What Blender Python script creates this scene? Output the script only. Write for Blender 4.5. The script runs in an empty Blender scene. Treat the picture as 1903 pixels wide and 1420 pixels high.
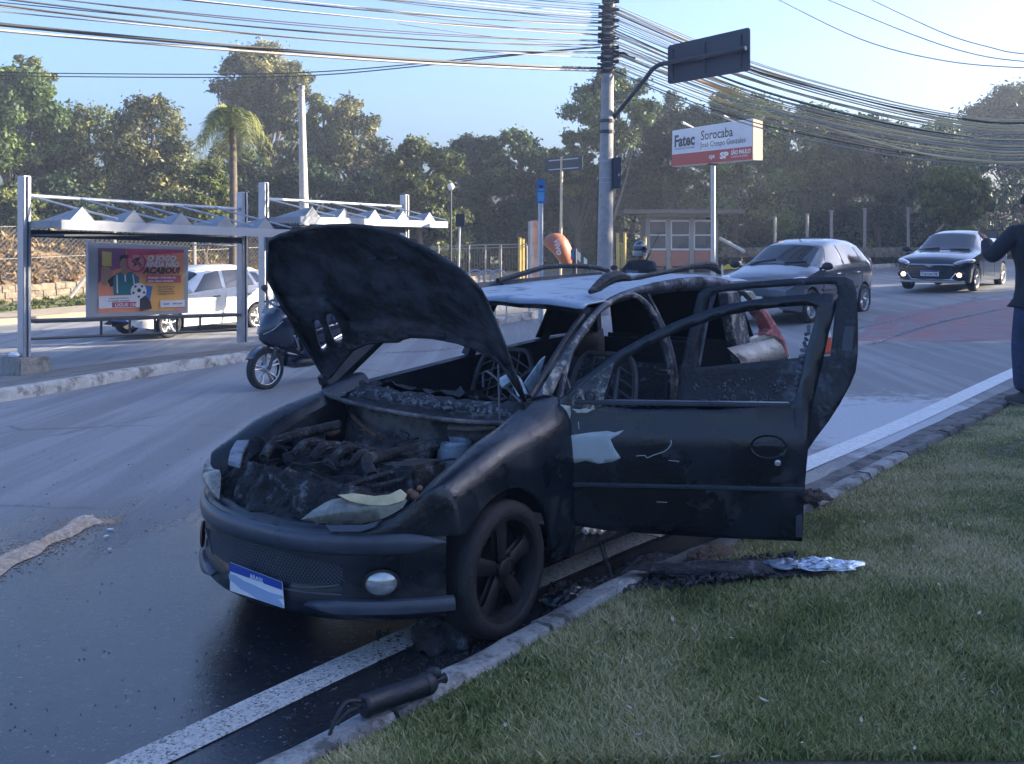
import bpy, bmesh, math, random
import numpy as np
from mathutils import Vector, Matrix, Euler, noise as mnoise
random.seed(7); rng = np.random.default_rng(7)
scene = bpy.context.scene
C = scene.collection
R_ = math.radians
# ------------------------------------------------------------------ camera
F, CX, CY, HC = 1900.0, 951.5, 430.0, 1.775          # focal length, principal point, eye height
cd = bpy.data.cameras.new('camera'); cam = bpy.data.objects.new('camera', cd); C.objects.link(cam)
cam.location = (0, 0, HC); cam.rotation_euler = (R_(90), 0, 0)
cd.sensor_width = 36; cd.lens = 36 * F / 1903; cd.shift_y = -(710 - CY) / 1903
cd.clip_start = 0.05; cd.clip_end = 3000
scene.camera = cam
# ------------------------------------------------------------------ light
SUN_AZ, SUN_EL = 80.0, 19.0                           # degrees right of the view, degrees up
world = bpy.data.worlds.new('World'); scene.world = world; world.use_nodes = True
wn = world.node_tree; bgn = wn.nodes['Background']
sky = wn.nodes.new('ShaderNodeTexSky'); sky.sky_type = 'NISHITA'; sky.sun_disc = False
sky.sun_elevation = R_(SUN_EL); sky.sun_rotation = R_(SUN_AZ)
sky.air_density = 1.0; sky.dust_density = 4.2; sky.ozone_density = 6.0
wb = wn.nodes.new('ShaderNodeMix'); wb.data_type = 'RGBA'; wb.blend_type = 'MULTIPLY'; wb.inputs[0].default_value = 1; wb.inputs[7].default_value = (.94, .90, .97, 1)   # camera white balance
wn.links.new(sky.outputs[0], wb.inputs[6]); wn.links.new(wb.outputs[2], bgn.inputs[0]); bgn.inputs[1].default_value = 0.11
sl = bpy.data.lights.new('sun', 'SUN'); sl.energy = 4.3; sl.angle = R_(0.5); sl.color = (1.0, 0.87, 0.66)
sun = bpy.data.objects.new('sun', sl); C.objects.link(sun)
sd = Vector((math.sin(R_(SUN_AZ)) * math.cos(R_(SUN_EL)), math.cos(R_(SUN_AZ)) * math.cos(R_(SUN_EL)), math.sin(R_(SUN_EL))))
sun.rotation_euler = sd.to_track_quat('Z', 'Y').to_euler(); sun.location = (30, 10, 30)
scene.view_settings.view_transform = 'Standard'; scene.view_settings.look = 'None'
scene.view_settings.exposure = 2.2; scene.view_settings.gamma = 1.0
scene.cycles.max_bounces = 6; scene.cycles.transparent_max_bounces = 8
scene.cycles.volume_bounces = 0; scene.cycles.use_denoising = True
scene.cycles.caustics_reflective = False; scene.cycles.caustics_refractive = False
# ------------------------------------------------------------------ road frame: u runs along the road, n across it to the left
TH = R_(38.5); EU = np.array([math.sin(TH), math.cos(TH)]); EN = np.array([-math.cos(TH), math.sin(TH)])
def UN(x, y): return x * EU[0] + y * EU[1], x * EN[0] + y * EN[1]
def XY(u, n): return u * EU[0] + n * EN[0], u * EU[1] + n * EN[1]
def sp(t, w=1.5): return w * np.logaddexp(0, np.asarray(t, float) / w)
def H(x, y):                                          # road surface
    u, n = UN(x, y)
    return -0.055 * (sp(n - 6.3) - sp(n - 17.5)) + 0.025 * (sp(u - 9.5) - sp(u - 38)) - 0.0008
def ray(px, py): return np.array([(px - CX) / F, 1.0, (CY - py) / F])
def P(px, py, d): return np.array([0, 0, HC]) + d * ray(px, py)
def PG(px, py, dz=0.0):                               # photo point -> point on the road
    r = ray(px, py); lo, hi = 1.0, 400.0
    f = lambda t: HC + t * r[2] - H(t * r[0], t) - dz
    t = 1.0
    while t < 400 and f(t) > 0: t *= 1.01
    lo, hi = t / 1.01, t
    for _ in range(40):
        m = (lo + hi) / 2
        if f(m) > 0: lo = m
        else: hi = m
    return np.array([lo * r[0], lo, HC + lo * r[2]])
# ------------------------------------------------------------------ helpers
ROOT = {}
class MB:
    def __init__(s): s.v = []; s.f = []
    def add(s, vs, fs):
        b = len(s.v); s.v += [tuple(map(float, p)) for p in vs]; s.f += [tuple(i + b for i in f) for f in fs]; return s
    def box(s, c, d, rz=0, M=None, bev=0.0):
        x, y, z = d[0] / 2, d[1] / 2, d[2] / 2
        if bev <= 0:
            vs = [(-x, -y, -z), (x, -y, -z), (x, y, -z), (-x, y, -z), (-x, -y, z), (x, -y, z), (x, y, z), (-x, y, z)]
            fs = [(0, 3, 2, 1), (4, 5, 6, 7), (0, 1, 5, 4), (1, 2, 6, 5), (2, 3, 7, 6), (3, 0, 4, 7)]
        else:
            bm = bmesh.new(); bmesh.ops.create_cube(bm, size=1)
            for v in bm.verts: v.co = Vector((v.co.x * d[0], v.co.y * d[1], v.co.z * d[2]))
            bmesh.ops.bevel(bm, geom=bm.edges[:], offset=bev, segments=2, affect='EDGES')
            bm.verts.index_update(); vs = [tuple(v.co) for v in bm.verts]; fs = [tuple(v.index for v in f.verts) for f in bm.faces]; bm.free()
        T = Matrix.Translation(Vector(c)) @ (M.to_4x4() if M else Matrix.Rotation(rz, 4, 'Z'))
        return s.add([T @ Vector(p) for p in vs], fs)
    def tube(s, pts, r, n=8, cap=True, flat=1.0, up=None):
        pts = [Vector(p) for p in pts]; m = len(pts)
        rs = list(r) if hasattr(r, '__len__') else [r] * m
        vs = []; fs = []; pu = None
        for i, p in enumerate(pts):
            t = (pts[min(i + 1, m - 1)] - pts[max(i - 1, 0)])
            t = t.normalized() if t.length > 1e-9 else Vector((0, 0, 1))
            if pu is None:
                a = Vector(up) if up else (Vector((0, 0, 1)) if abs(t.z) < .9 else Vector((1, 0, 0)))
            else: a = pu
            b = (a - t * a.dot(t))
            b = b.normalized() if b.length > 1e-6 else t.orthogonal().normalized()
            pu = b; c = t.cross(b)
            for k in range(n):
                w = 2 * math.pi * (k + .5) / n
                vs.append(p + b * (math.cos(w) * rs[i] * flat) + c * (math.sin(w) * rs[i]))
        for i in range(m - 1):
            for k in range(n):
                fs.append((i * n + k, i * n + (k + 1) % n, (i + 1) * n + (k + 1) % n, (i + 1) * n + k))
        if cap: fs += [tuple(range(n))[::-1], tuple((m - 1) * n + k for k in range(n))]
        return s.add(vs, fs)
    def cyl(s, a, b, r, r2=None, n=16): return s.tube([a, b], [r, r if r2 is None else r2], n)
    def loft(s, rows, closed=False, capa=False, capb=False, skip=None):
        n = len(rows[0]); vs = [p for r in rows for p in r]; fs = []
        for i in range(len(rows) - 1):
            for k in range(n if closed else n - 1):
                if skip and skip(i, k): continue
                fs.append((i * n + k, i * n + (k + 1) % n, (i + 1) * n + (k + 1) % n, (i + 1) * n + k))
        if capa: fs.append(tuple(range(n))[::-1])
        if capb: fs.append(tuple((len(rows) - 1) * n + k for k in range(n)))
        return s.add(vs, fs)
    def prism(s, poly, off):                          # polygon (3-D points) pushed along off
        n = len(poly); off = np.asarray(off, float); a = [np.asarray(p, float) for p in poly]
        fs = [tuple(range(n))[::-1], tuple(range(n, 2 * n))] + [(i, (i + 1) % n, n + (i + 1) % n, n + i) for i in range(n)]
        return s.add(a + [p + off for p in a], fs)
    def lathe(s, prof, c=(0, 0, 0), axis='Z', n=24, M=None):   # prof: (r, h)
        rows = []
        for r, h in prof:
            row = []
            for k in range(n):
                w = 2 * math.pi * k / n; x, y = r * math.cos(w), r * math.sin(w)
                p = Vector({'Z': (x, y, h), 'Y': (x, h, y), 'X': (h, x, y)}[axis])
                if M: p = M @ p
                row.append(p + Vector(c))
            rows.append(row)
        return s.loft(rows, closed=True)
    def ell(s, c, r, n=16, m=10, M=None, z0=-1.0, z1=1.0):
        rows = []
        for i in range(m + 1):
            a = math.asin(z0) + (math.asin(z1) - math.asin(z0)) * i / m
            row = []
            for k in range(n):
                w = 2 * math.pi * k / n
                p = Vector((r[0] * math.cos(a) * math.cos(w), r[1] * math.cos(a) * math.sin(w), r[2] * math.sin(a)))
                row.append((M @ p if M else p) + Vector(c))
            rows.append(row)
        return s.loft(rows, closed=True)
    def build(s, name, mat, parent=None, smooth=False, world=False, bevel=0, solid=0, sub=0, auto=None):
        me = bpy.data.meshes.new(name)
        vs = s.v
        if world and parent is not None:
            Mi = ROOT[parent.name].inverted(); vs = [tuple(Mi @ Vector(p)) for p in vs]
        me.from_pydata(vs, [], s.f); me.validate()
        bm = bmesh.new(); bm.from_mesh(me); bmesh.ops.recalc_face_normals(bm, faces=bm.faces[:]); bm.to_mesh(me); bm.free()
        if mat: me.materials.append(mat)
        if smooth:
            for p in me.polygons: p.use_smooth = True
            me.set_sharp_from_angle(angle=R_(auto or 40))
        o = bpy.data.objects.new(name, me); C.objects.link(o)
        if parent is not None: o.parent = parent; ROOT[o.name] = ROOT[parent.name]
        else: ROOT[o.name] = Matrix.Identity(4)
        if sub: m = o.modifiers.new('s', 'SUBSURF'); m.levels = m.render_levels = sub
        if solid: m = o.modifiers.new('t', 'SOLIDIFY'); m.thickness = solid; m.offset = 0
        if bevel: m = o.modifiers.new('b', 'BEVEL'); m.width = bevel; m.segments = 2; m.limit_method = 'ANGLE'
        return o
def tag(o, label=None, cat=None, group=None, kind=None):
    if label: o['label'] = label
    if cat: o['category'] = cat
    if group: o['group'] = group
    if kind: o['kind'] = kind
    return o
def thing(name, label, cat, loc=(0, 0, 0), rz=0, group=None, eul=None):
    o = bpy.data.objects.new(name, None); C.objects.link(o); o.empty_display_size = .1
    loc = tuple(float(c) for c in loc)
    o.location = loc; e = Euler(eul if eul else (0, 0, rz)); o.rotation_euler = e
    ROOT[o.name] = Matrix.Translation(Vector(loc)) @ e.to_matrix().to_4x4()
    return tag(o, label, cat, group)
def dup(root, loc, rz=None, label=None, group=None, scale=None):
    r = root.copy(); C.objects.link(r); r.location = tuple(float(c) for c in loc)
    if rz is not None: r.rotation_euler = (0, 0, rz)
    if scale: r.scale = scale
    if label: r['label'] = label
    if group: r['group'] = group
    for ch in list(root.children):
        c = ch.copy(); C.objects.link(c); c.parent = r
        for g in ch.children:
            d = g.copy(); C.objects.link(d); d.parent = c
    return r
def text(s, size, M, mat, parent, name='lettering', bold=0.0, align='LEFT', world=True, ext=0.0008, spacing=1.0, sx=1.0, shear=0.0):
    cu = bpy.data.curves.new('t', 'FONT'); cu.body = s; cu.size = size; cu.align_x = align; cu.offset = bold * size
    cu.extrude = ext; cu.resolution_u = 2; cu.space_character = spacing; cu.shear = shear
    to = bpy.data.objects.new('t', cu); C.objects.link(to); bpy.context.view_layer.update()
    me = bpy.data.meshes.new_from_object(to.evaluated_get(bpy.context.evaluated_depsgraph_get()))
    bpy.data.objects.remove(to); bpy.data.curves.remove(cu)
    me.transform(Matrix.Diagonal((sx, 1, 1, 1)))
    me.transform((ROOT[parent.name].inverted() @ M) if world else M)
    me.materials.clear(); me.materials.append(mat); me.name = name
    o = bpy.data.objects.new(name, me); C.objects.link(o); o.parent = parent; ROOT[o.name] = ROOT[parent.name]
    return o
def frame(o, x, y):                                   # matrix: origin o, x right, y up, z out
    x = Vector(x).normalized(); y = Vector(y); y = (y - x * y.dot(x)).normalized(); z = x.cross(y)
    return Matrix(((x.x, y.x, z.x, o[0]), (x.y, y.y, z.y, o[1]), (x.z, y.z, z.z, o[2]), (0, 0, 0, 1)))
def spl(pts, k=6, closed=False):                      # Catmull-Rom through points
    p = [np.asarray(q, float) for q in pts]; n = len(p); out = []
    for i in range(n if closed else n - 1):
        a, b, c, d = (p[(i - 1) % n], p[i], p[(i + 1) % n], p[(i + 2) % n]) if closed else (p[max(i - 1, 0)], p[i], p[i + 1], p[min(i + 2, n - 1)])
        for j in range(k):
            t = j / k
            out.append(.5 * (2 * b + (c - a) * t + (2 * a - 5 * b + 4 * c - d) * t * t + (3 * b - a - 3 * c + d) * t ** 3))
    if not closed: out.append(p[-1])
    return out
# ------------------------------------------------------------------ materials
def newmat(name):
    m = bpy.data.materials.new(name); m.use_nodes = True
    return m, m.node_tree, m.node_tree.nodes['Principled BSDF']
def N(t, typ, **kw):
    n = t.nodes.new(typ)
    for k, v in kw.items():
        if k in n.inputs: n.inputs[k].default_value = v
        else: setattr(n, k, v)
    return n
def ramp(t, src, stops):
    r = t.nodes.new('ShaderNodeValToRGB'); e = r.color_ramp.elements
    while len(e) > len(stops): e.remove(e[-1])
    while len(e) < len(stops): e.new(1.0)
    for q, (p, c) in zip(e, stops):
        q.position = p; q.color = (*c, 1) if len(c) == 3 else c
    t.links.new(src, r.inputs[0]); return r
def mixc(t, fac, a, b, mode='MIX'):
    m = t.nodes.new('ShaderNodeMix'); m.data_type = 'RGBA'; m.blend_type = mode
    for i, v in ((0, fac), (6, a), (7, b)):
        if hasattr(v, 'links') or hasattr(v, 'is_linked'): t.links.new(v, m.inputs[i])
        else: m.inputs[i].default_value = v if not isinstance(v, tuple) else ((*v, 1) if len(v) == 3 else v)
    return m.outputs[2]
def g3(v): return (v, v, v)
def mat(name, col, rough=.5, metal=0., var=.18, scale=6., bump=0., bscale=60., dirt=None, dthr=.6, dscale=4., coat=0., spec=.5, emit=0., emc=None, rvar=.08, trans=0.):
    m, t, b = newmat(name); L = t.links
    tc = N(t, 'ShaderNodeTexCoord'); co = tc.outputs['Object']
    n1 = N(t, 'ShaderNodeTexNoise', Scale=scale, Detail=6., Roughness=.6); L.new(co, n1.inputs['Vector'])
    lo = tuple(max(0, c * (1 - var)) for c in col); hi = tuple(min(1, c * (1 + var)) for c in col)
    out = ramp(t, n1.outputs[0], [(.3, lo), (.7, hi)]).outputs[0]
    rr = ramp(t, n1.outputs[0], [(.3, g3(max(0, rough - rvar))), (.7, g3(min(1, rough + rvar)))]).outputs[0]
    if dirt:
        n2 = N(t, 'ShaderNodeTexNoise', Scale=dscale, Detail=9., Roughness=.68); L.new(co, n2.inputs['Vector'])
        k = ramp(t, n2.outputs[0], [(dthr - .06, g3(0)), (dthr + .06, g3(1))]).outputs[0]
        out = mixc(t, k, out, dirt)
        rr = mixc(t, k, rr, g3(.85))
    L.new(out, b.inputs['Base Color']); L.new(rr, b.inputs['Roughness'])
    b.inputs['Metallic'].default_value = metal; b.inputs['Coat Weight'].default_value = coat; b.inputs['Coat Roughness'].default_value = .06
    b.inputs['Specular IOR Level'].default_value = spec; b.inputs['Transmission Weight'].default_value = trans
    if emit: b.inputs['Emission Color'].default_value = (*(emc or col), 1); b.inputs['Emission Strength'].default_value = emit
    if bump:
        nb = N(t, 'ShaderNodeTexNoise', Scale=bscale, Detail=4., Roughness=.6); L.new(co, nb.inputs['Vector'])
        bp = N(t, 'ShaderNodeBump', Strength=bump, Distance=.02); L.new(nb.outputs[0], bp.inputs['Height']); L.new(bp.outputs[0], b.inputs['Normal'])
    return m
def leafmat(name, cols, trans=.28):
    m, t, b = newmat(name); L = t.links
    ge = N(t, 'ShaderNodeNewGeometry'); at = N(t, 'ShaderNodeAttribute', attribute_name='tint')
    r = ramp(t, at.outputs['Fac'], [(i / (len(cols) - 1), c) for i, c in enumerate(cols)])
    L.new(r.outputs[0], b.inputs['Base Color']); b.inputs['Roughness'].default_value = .55; b.inputs['Specular IOR Level'].default_value = .3
    tr = N(t, 'ShaderNodeBsdfTranslucent'); L.new(r.outputs[0], tr.inputs[0])
    mx = N(t, 'ShaderNodeMixShader'); mx.inputs[0].default_value = trans
    L.new(b.outputs[0], mx.inputs[1]); L.new(tr.outputs[0], mx.inputs[2])
    L.new(mx.outputs[0], t.nodes['Material Output'].inputs[0]); return m
def glass(name, tint=(.02, .03, .035), rough=.04, alpha=.6):
    m, t, b = newmat(name); L = t.links                # tinted glazing: part see-through, part mirror
    tc = N(t, 'ShaderNodeTexCoord'); n1 = N(t, 'ShaderNodeTexNoise', Scale=2.5, Detail=3.); L.new(tc.outputs['Object'], n1.inputs['Vector'])
    b.inputs['Base Color'].default_value = (*tint, 1); b.inputs['Specular IOR Level'].default_value = .8
    rr = ramp(t, n1.outputs[0], [(.3, g3(rough)), (.7, g3(rough + .06))]); L.new(rr.outputs[0], b.inputs['Roughness'])
    b.inputs['Alpha'].default_value = alpha; return m
M_ = {}
M_['soot'] = mat('soot', (.007, .012, .020), .55, var=.5, scale=9, bump=.25, bscale=45, rvar=.15)
M_['sootpaint'] = mat('burnt_paint', (.004, .009, .017), .34, var=.5, scale=5, bump=.12, bscale=34, rvar=.16, spec=.6, dirt=(.020, .022, .027), dthr=.62, dscale=5)
M_['sootash'] = mat('soot_ash', (.012, .015, .021), .7, var=.5, scale=14, bump=.8, bscale=30, dirt=(.15, .17, .20), dthr=.63, dscale=13)
M_['ash'] = mat('ash', (.11, .13, .16), .9, var=.5, scale=18, bump=.8, bscale=40)
M_['baremetal'] = mat('scorched_metal', (.34, .42, .52), .42, .55, var=.3, scale=3.5, bump=.12, bscale=25, dirt=(.03, .035, .045), dthr=.60, dscale=6, rvar=.1)
M_['pillar'] = mat('scorched_pillar', (.10, .12, .16), .45, .3, var=.5, scale=6, bump=.2, bscale=30, dirt=(.02, .022, .03), dthr=.50, dscale=7)
M_['pillarash'] = mat('blistered_pillar', (.06, .07, .09), .6, .1, var=.5, scale=7, bump=.5, bscale=40, dirt=(.42, .40, .34), dthr=.57, dscale=16)
M_['silver'] = mat('silver_paint', (.50, .50, .47), .3, .3, var=.15, scale=3, coat=.5, dirt=(.04, .04, .045), dthr=.62, dscale=5)
M_['peeled'] = mat('peeled_undercoat', (.38, .44, .46), .6, var=.12, scale=9, dirt=(.2, .22, .23), dthr=.68, dscale=8)
M_['tyre'] = mat('tyre_rubber', (.014, .015, .018), .75, var=.3, scale=20, bump=.3, bscale=80)
M_['rimblack'] = mat('black_rim', (.006, .007, .010), .6, .1, var=.4, scale=12, bump=.1)
M_['alloy'] = mat('alloy_rim', (.55, .55, .55), .32, .8, var=.1, scale=9)
M_['rub'] = mat('bumper_rubber', (.045, .056, .078), .34, var=.25, scale=7, bump=.05, bscale=50)
M_['black'] = mat('black_plastic', (.012, .013, .016), .5, var=.3, scale=9)
M_['gloss'] = mat('gloss_black_paint', (.006, .007, .010), .12, var=.1, coat=.7)
M_['rust'] = mat('rusty_pipe', (.15, .075, .05), .7, var=.5, scale=20, bump=.4)
M_['steel'] = mat('galvanised_steel', (.42, .45, .50), .42, .45, var=.12, scale=4, bump=.04)
M_['steeldark'] = mat('dark_steel', (.05, .055, .065), .5, .3, var=.2, scale=5)
M_['concrete'] = mat('pole_concrete', (.34, .33, .32), .9, var=.2, scale=7, bump=.3, bscale=60, dirt=(.2, .2, .2), dthr=.64, dscale=3)
M_['bark'] = mat('bark', (.11, .085, .065), .9, var=.4, scale=9, bump=.6, bscale=14)
M_['barkpale'] = mat('pale_bark', (.20, .17, .14), .9, var=.35, scale=9, bump=.5, bscale=14)
M_['cable'] = mat('cable_black', (.022, .024, .028), .6, var=.2, scale=.7)
M_['cablegrey'] = mat('cable_grey', (.38, .35, .31), .6, var=.3, scale=.7)
M_['signback'] = mat('sign_back', (.022, .030, .05), .45, var=.2, scale=3)
M_['white'] = mat('white_paint', (.78, .79, .80), .4, var=.04, scale=3)
M_['glass'] = glass('car_glass', (.008, .012, .016), .03, .97); M_['glassclear'] = glass('pane_glass', (.10, .13, .16), .05, .45)
M_['lens'] = mat('lamp_lens', (.45, .48, .5), .12, .5, var=.3, scale=25, coat=.8)
M_['redlens'] = mat('red_lens', (.48, .16, .17), .28, var=.25, scale=12, coat=.5)
M_['chrome'] = mat('chrome', (.75, .76, .78), .15, 1., var=.05)
M_['plate'] = mat('plate_white', (.72, .74, .76), .45, var=.05, scale=9); M_['plateblue'] = mat('plate_blue', (.015, .06, .32), .4, var=.1)
M_['ink'] = mat('ink_black', (.012, .012, .014), .6, var=.1)
# ------------------------------------------------------------------ thin smoke and morning haze
def add_haze(dens=.005):
    m = bpy.data.materials.new('haze'); m.use_nodes = True; t = m.node_tree; t.nodes.remove(t.nodes['Principled BSDF'])
    v = t.nodes.new('ShaderNodeVolumePrincipled'); v.inputs['Color'].default_value = (.80, .88, .97, 1); v.inputs['Density'].default_value = dens; v.inputs['Anisotropy'].default_value = .3
    t.links.new(v.outputs[0], t.nodes['Material Output'].inputs['Volume'])
    o = MB().box((5, 7, 5.5), (150, 124, 17)).build('haze', m); tag(o, kind='stuff'); return o
# ------------------------------------------------------------------ ground
def asphalt():
    m, t, b = newmat('asphalt'); L = t.links
    tc = N(t, 'ShaderNodeTexCoord'); co = tc.outputs['Object']
    nb = N(t, 'ShaderNodeTexNoise', Scale=.35, Detail=7., Roughness=.62); L.new(co, nb.inputs['Vector'])      # big wet / dry patches
    nf = N(t, 'ShaderNodeTexNoise', Scale=95., Detail=3., Roughness=.7); L.new(co, nf.inputs['Vector'])         # aggregate
    nm = N(t, 'ShaderNodeTexNoise', Scale=5., Detail=8., Roughness=.7); L.new(co, nm.inputs['Vector'])
    nk = N(t, 'ShaderNodeTexNoise', Scale=34., Detail=5., Roughness=.75); L.new(co, nk.inputs['Vector'])
    mp = N(t, 'ShaderNodeMapping'); mp.inputs['Rotation'].default_value = (0, 0, TH); mp.inputs['Scale'].default_value = (2.4, .10, 1); L.new(co, mp.inputs[0])
    ns = N(t, 'ShaderNodeTexNoise', Scale=1., Detail=5., Roughness=.6); L.new(mp.outputs[0], ns.inputs['Vector'])  # streaks along the lanes
    # wet pool round the burnt car and down the gutter: distance from two points on the ground
    geo = N(t, 'ShaderNodeNewGeometry')
    def blob(x, y, r0, r1):
        d = N(t, 'ShaderNodeVectorMath', operation='DISTANCE'); L.new(geo.outputs['Position'], d.inputs[0]); d.inputs[1].default_value = (x, y, 0)
        mr = N(t, 'ShaderNodeMapRange'); L.new(d.outputs['Value'], mr.inputs[0]); mr.inputs[1].default_value = r0; mr.inputs[2].default_value = r1; mr.inputs[3].default_value = 1.; mr.inputs[4].default_value = 0.
        return mr.outputs[0]
    def mx(a, c, op='MAXIMUM'):
        n = N(t, 'ShaderNodeMath', operation=op)
        for i, v in enumerate((a, c)):
            if isinstance(v, float): n.inputs[i].default_value = v
            else: L.new(v, n.inputs[i])
        return n.outputs[0]
    w = mx(blob(-1.0, 3.9, 1.2, 4.2), blob(.9, 6.2, 1., 3.))
    w2 = mx(mx(nb.outputs[0], ns.outputs[0], 'ADD'), .5, 'MULTIPLY')
    ww = mx(w, mx(mx(w2, .5, 'SUBTRACT'), 2.2, 'MULTIPLY'), 'ADD')
    wet = ramp(t, ww, [(.18, g3(0)), (.62, g3(1))]).outputs[0]
    dry = ramp(t, mx(mx(nf.outputs[0], nk.outputs[0], 'ADD'), mx(nm.outputs[0], .6, 'MULTIPLY'), 'ADD'), [(.0, (.05, .052, .056)), (1., (.19, .192, .198))]).outputs[0]
    dr = t.nodes[-1]; dr.color_ramp.elements[0].position = .48; dr.color_ramp.elements[1].position = .66
    dry = mixc(t, ramp(t, ns.outputs[0], [(.46, g3(0)), (.58, g3(.7))]).outputs[0], dry, (.29, .29, .295))
    wetc = ramp(t, nf.outputs[0], [(.38, (.006, .008, .012)), (.62, (.030, .034, .041))]).outputs[0]
    vo = N(t, 'ShaderNodeTexVoronoi', feature='DISTANCE_TO_EDGE', Scale=.42); wv = N(t, 'ShaderNodeMix'); wv.data_type = 'VECTOR'; wv.inputs[0].default_value = .12; L.new(co, wv.inputs[4]); L.new(nm.outputs['Color'], wv.inputs[5]); L.new(wv.outputs[1], vo.inputs['Vector'])
    ck = ramp(t, vo.outputs['Distance'], [(.003, g3(.5)), (.012, g3(0))]).outputs[0]; ck = mixc(t, ramp(t, nb.outputs[0], [(.48, g3(0)), (.6, g3(1))]).outputs[0], g3(0), ck)
    dry = mixc(t, ck, dry, (.03, .03, .032))
    spk = ramp(t, nk.outputs[0], [(.60, g3(0)), (.68, g3(1))]).outputs[0]; dry = mixc(t, spk, dry, (.36, .36, .365)); spd = ramp(t, nk.outputs[0], [(.33, g3(1)), (.40, g3(0))]).outputs[0]; dry = mixc(t, spd, dry, (.04, .041, .044))
    pale = ramp(t, mx(blob(3.6, 9.4, .3, 2.3), mx(mx(nm.outputs[0], .5, 'SUBTRACT'), 1.6, 'MULTIPLY'), 'ADD'), [(.30, g3(0)), (.62, g3(1))]).outputs[0]  # pale patch: foam residue together with wet glitter painted as colour
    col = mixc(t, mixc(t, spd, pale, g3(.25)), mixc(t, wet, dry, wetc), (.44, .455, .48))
    L.new(col, b.inputs['Base Color'])
    rr = mixc(t, wet, ramp(t, nf.outputs[0], [(.3, g3(.55)), (.7, g3(.85))]).outputs[0], ramp(t, mx(mx(nk.outputs[0], .7, 'MULTIPLY'), mx(nm.outputs[0], .3, 'MULTIPLY'), 'ADD'), [(.44, g3(.05)), (.60, g3(.24))]).outputs[0])
    L.new(rr, b.inputs['Roughness']); L.new(ramp(t, wet, [(0, g3(.45)), (1, g3(1.0))]).outputs[0], b.inputs['Specular IOR Level'])
    bs = mixc(t, wet, g3(.8), g3(.20))
    bp = N(t, 'ShaderNodeBump', Distance=.006); L.new(bs, bp.inputs['Strength']); L.new(mx(mx(nf.outputs[0], mx(nk.outputs[0], 1.5, 'MULTIPLY'), 'ADD'), mx(nm.outputs[0], .6, 'MULTIPLY'), 'ADD'), bp.inputs['Height']); L.new(bp.outputs[0], b.inputs['Normal'])
    return m
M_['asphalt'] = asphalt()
def sheet(name, us, ns_, fz, m, kind='structure', label=None):
    mb = MB(); mb.loft([[(*XY(u, n), fz(u, n)) for n in ns_] for u in us])
    o = mb.build(name, m, smooth=True); tag(o, kind=kind); return o
def Hu(u, n): return float(H(*XY(u, n)))
us = [-400, -200, -100, -60, -40, -25] + list(np.arange(-15, 60, .75)) + [65, 72, 80, 95, 120, 160, 250, 400]
ns = [-400, -150, -60, -30, -12, -5, 0, 1.5, 2.5] + list(np.arange(3, 24, .75)) + [25, 30, 40, 60, 100, 200, 400]
M_['soil'] = mat('soil_verge', (.10, .09, .06), .95, var=.4, scale=1.5, bump=.5, bscale=20, dirt=(.09, .12, .05), dthr=.5, dscale=.7)
sheet('ground', us, ns, lambda u, n: Hu(u, n) - .06, M_['soil'])
# road this side of the island
N_ISL0, N_ISL1 = 13.1, 17.3
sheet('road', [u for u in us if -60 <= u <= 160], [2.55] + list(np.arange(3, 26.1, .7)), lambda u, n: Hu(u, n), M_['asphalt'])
# painted markings: sheets 4 mm over the road
M_['marking'] = mat('road_marking_paint', (.56, .57, .56), .65, var=.2, scale=45, bump=.8, bscale=110, dirt=(.06, .062, .068), dthr=.565, dscale=70)
M_['markclean'] = mat('clean_marking_paint', (.66, .67, .66), .6, var=.15, scale=20, bump=.4, bscale=90, dirt=(.2, .2, .2), dthr=.64, dscale=30)
M_['markworn'] = mat('worn_marking_paint', (.30, .31, .32), .7, var=.12, scale=30, bump=.4, bscale=140, dirt=(.09, .092, .098), dthr=.50, dscale=18)
M_['redlane'] = mat('worn_red_lane_paint', (.30, .11, .11), .7, var=.15, scale=6, dirt=(.22, .20, .21), dthr=.50, dscale=3.5)
def strip(name, pts, w, m, dz=.005):
    pts = spl(pts, 8); mb = MB(); rows = []
    for i, p in enumerate(pts):
        a, c = pts[max(i - 1, 0)], pts[min(i + 1, len(pts) - 1)]; d = (c - a)[:2]; d = d / np.linalg.norm(d); nn = np.array([-d[1], d[0]])
        row = []
        for k in range(5):
            q = p[:2] + nn * w * (k / 4 - .5); row.append((q[0], q[1], float(H(q[0], q[1])) + dz))
        rows.append(row)
    mb.loft(rows); return tag(mb.build(name, m), kind='structure')
strip('edge_line', [PG(90, 1500), PG(300, 1400), PG(730, 1198), PG(1100, 1036), PG(1200, 995)], .165, M_['marking'])
strip('edge_line', [PG(1200, 994), PG(1360, 925), PG(1492, 866), PG(1700, 778), PG(1880, 694), PG(2050, 620)], .20, M_['markclean'])
strip('lane_line', [PG(600, 672), PG(702, 657), PG(848, 645), PG(935, 604), PG(1000, 592)], .12, M_['markworn'])
strip('lane_line', [PG(-60, 664), PG(60, 655), PG(150, 640), PG(250, 622), PG(330, 612)], .12, M_['marking'])
strip('lane_line', [PG(1590, 612), PG(1680, 590), PG(1780, 565), PG(1903, 542)], .11, M_['markworn'])
strip('lane_line', [PG(1620, 640), PG(1740, 600), PG(1903, 566)], .10, M_['markworn'], .0075)
mb = MB(); rl = [PG(x, y, .004) for x, y in ((1590, 632), (1630, 590), (1760, 566), (1960, 548), (1990, 630), (1760, 634))]; mb.add(rl, [(0, 1, 2, 3, 4, 5)])
tag(mb.build('red_crossing_paint', M_['redlane']), kind='structure')
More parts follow.
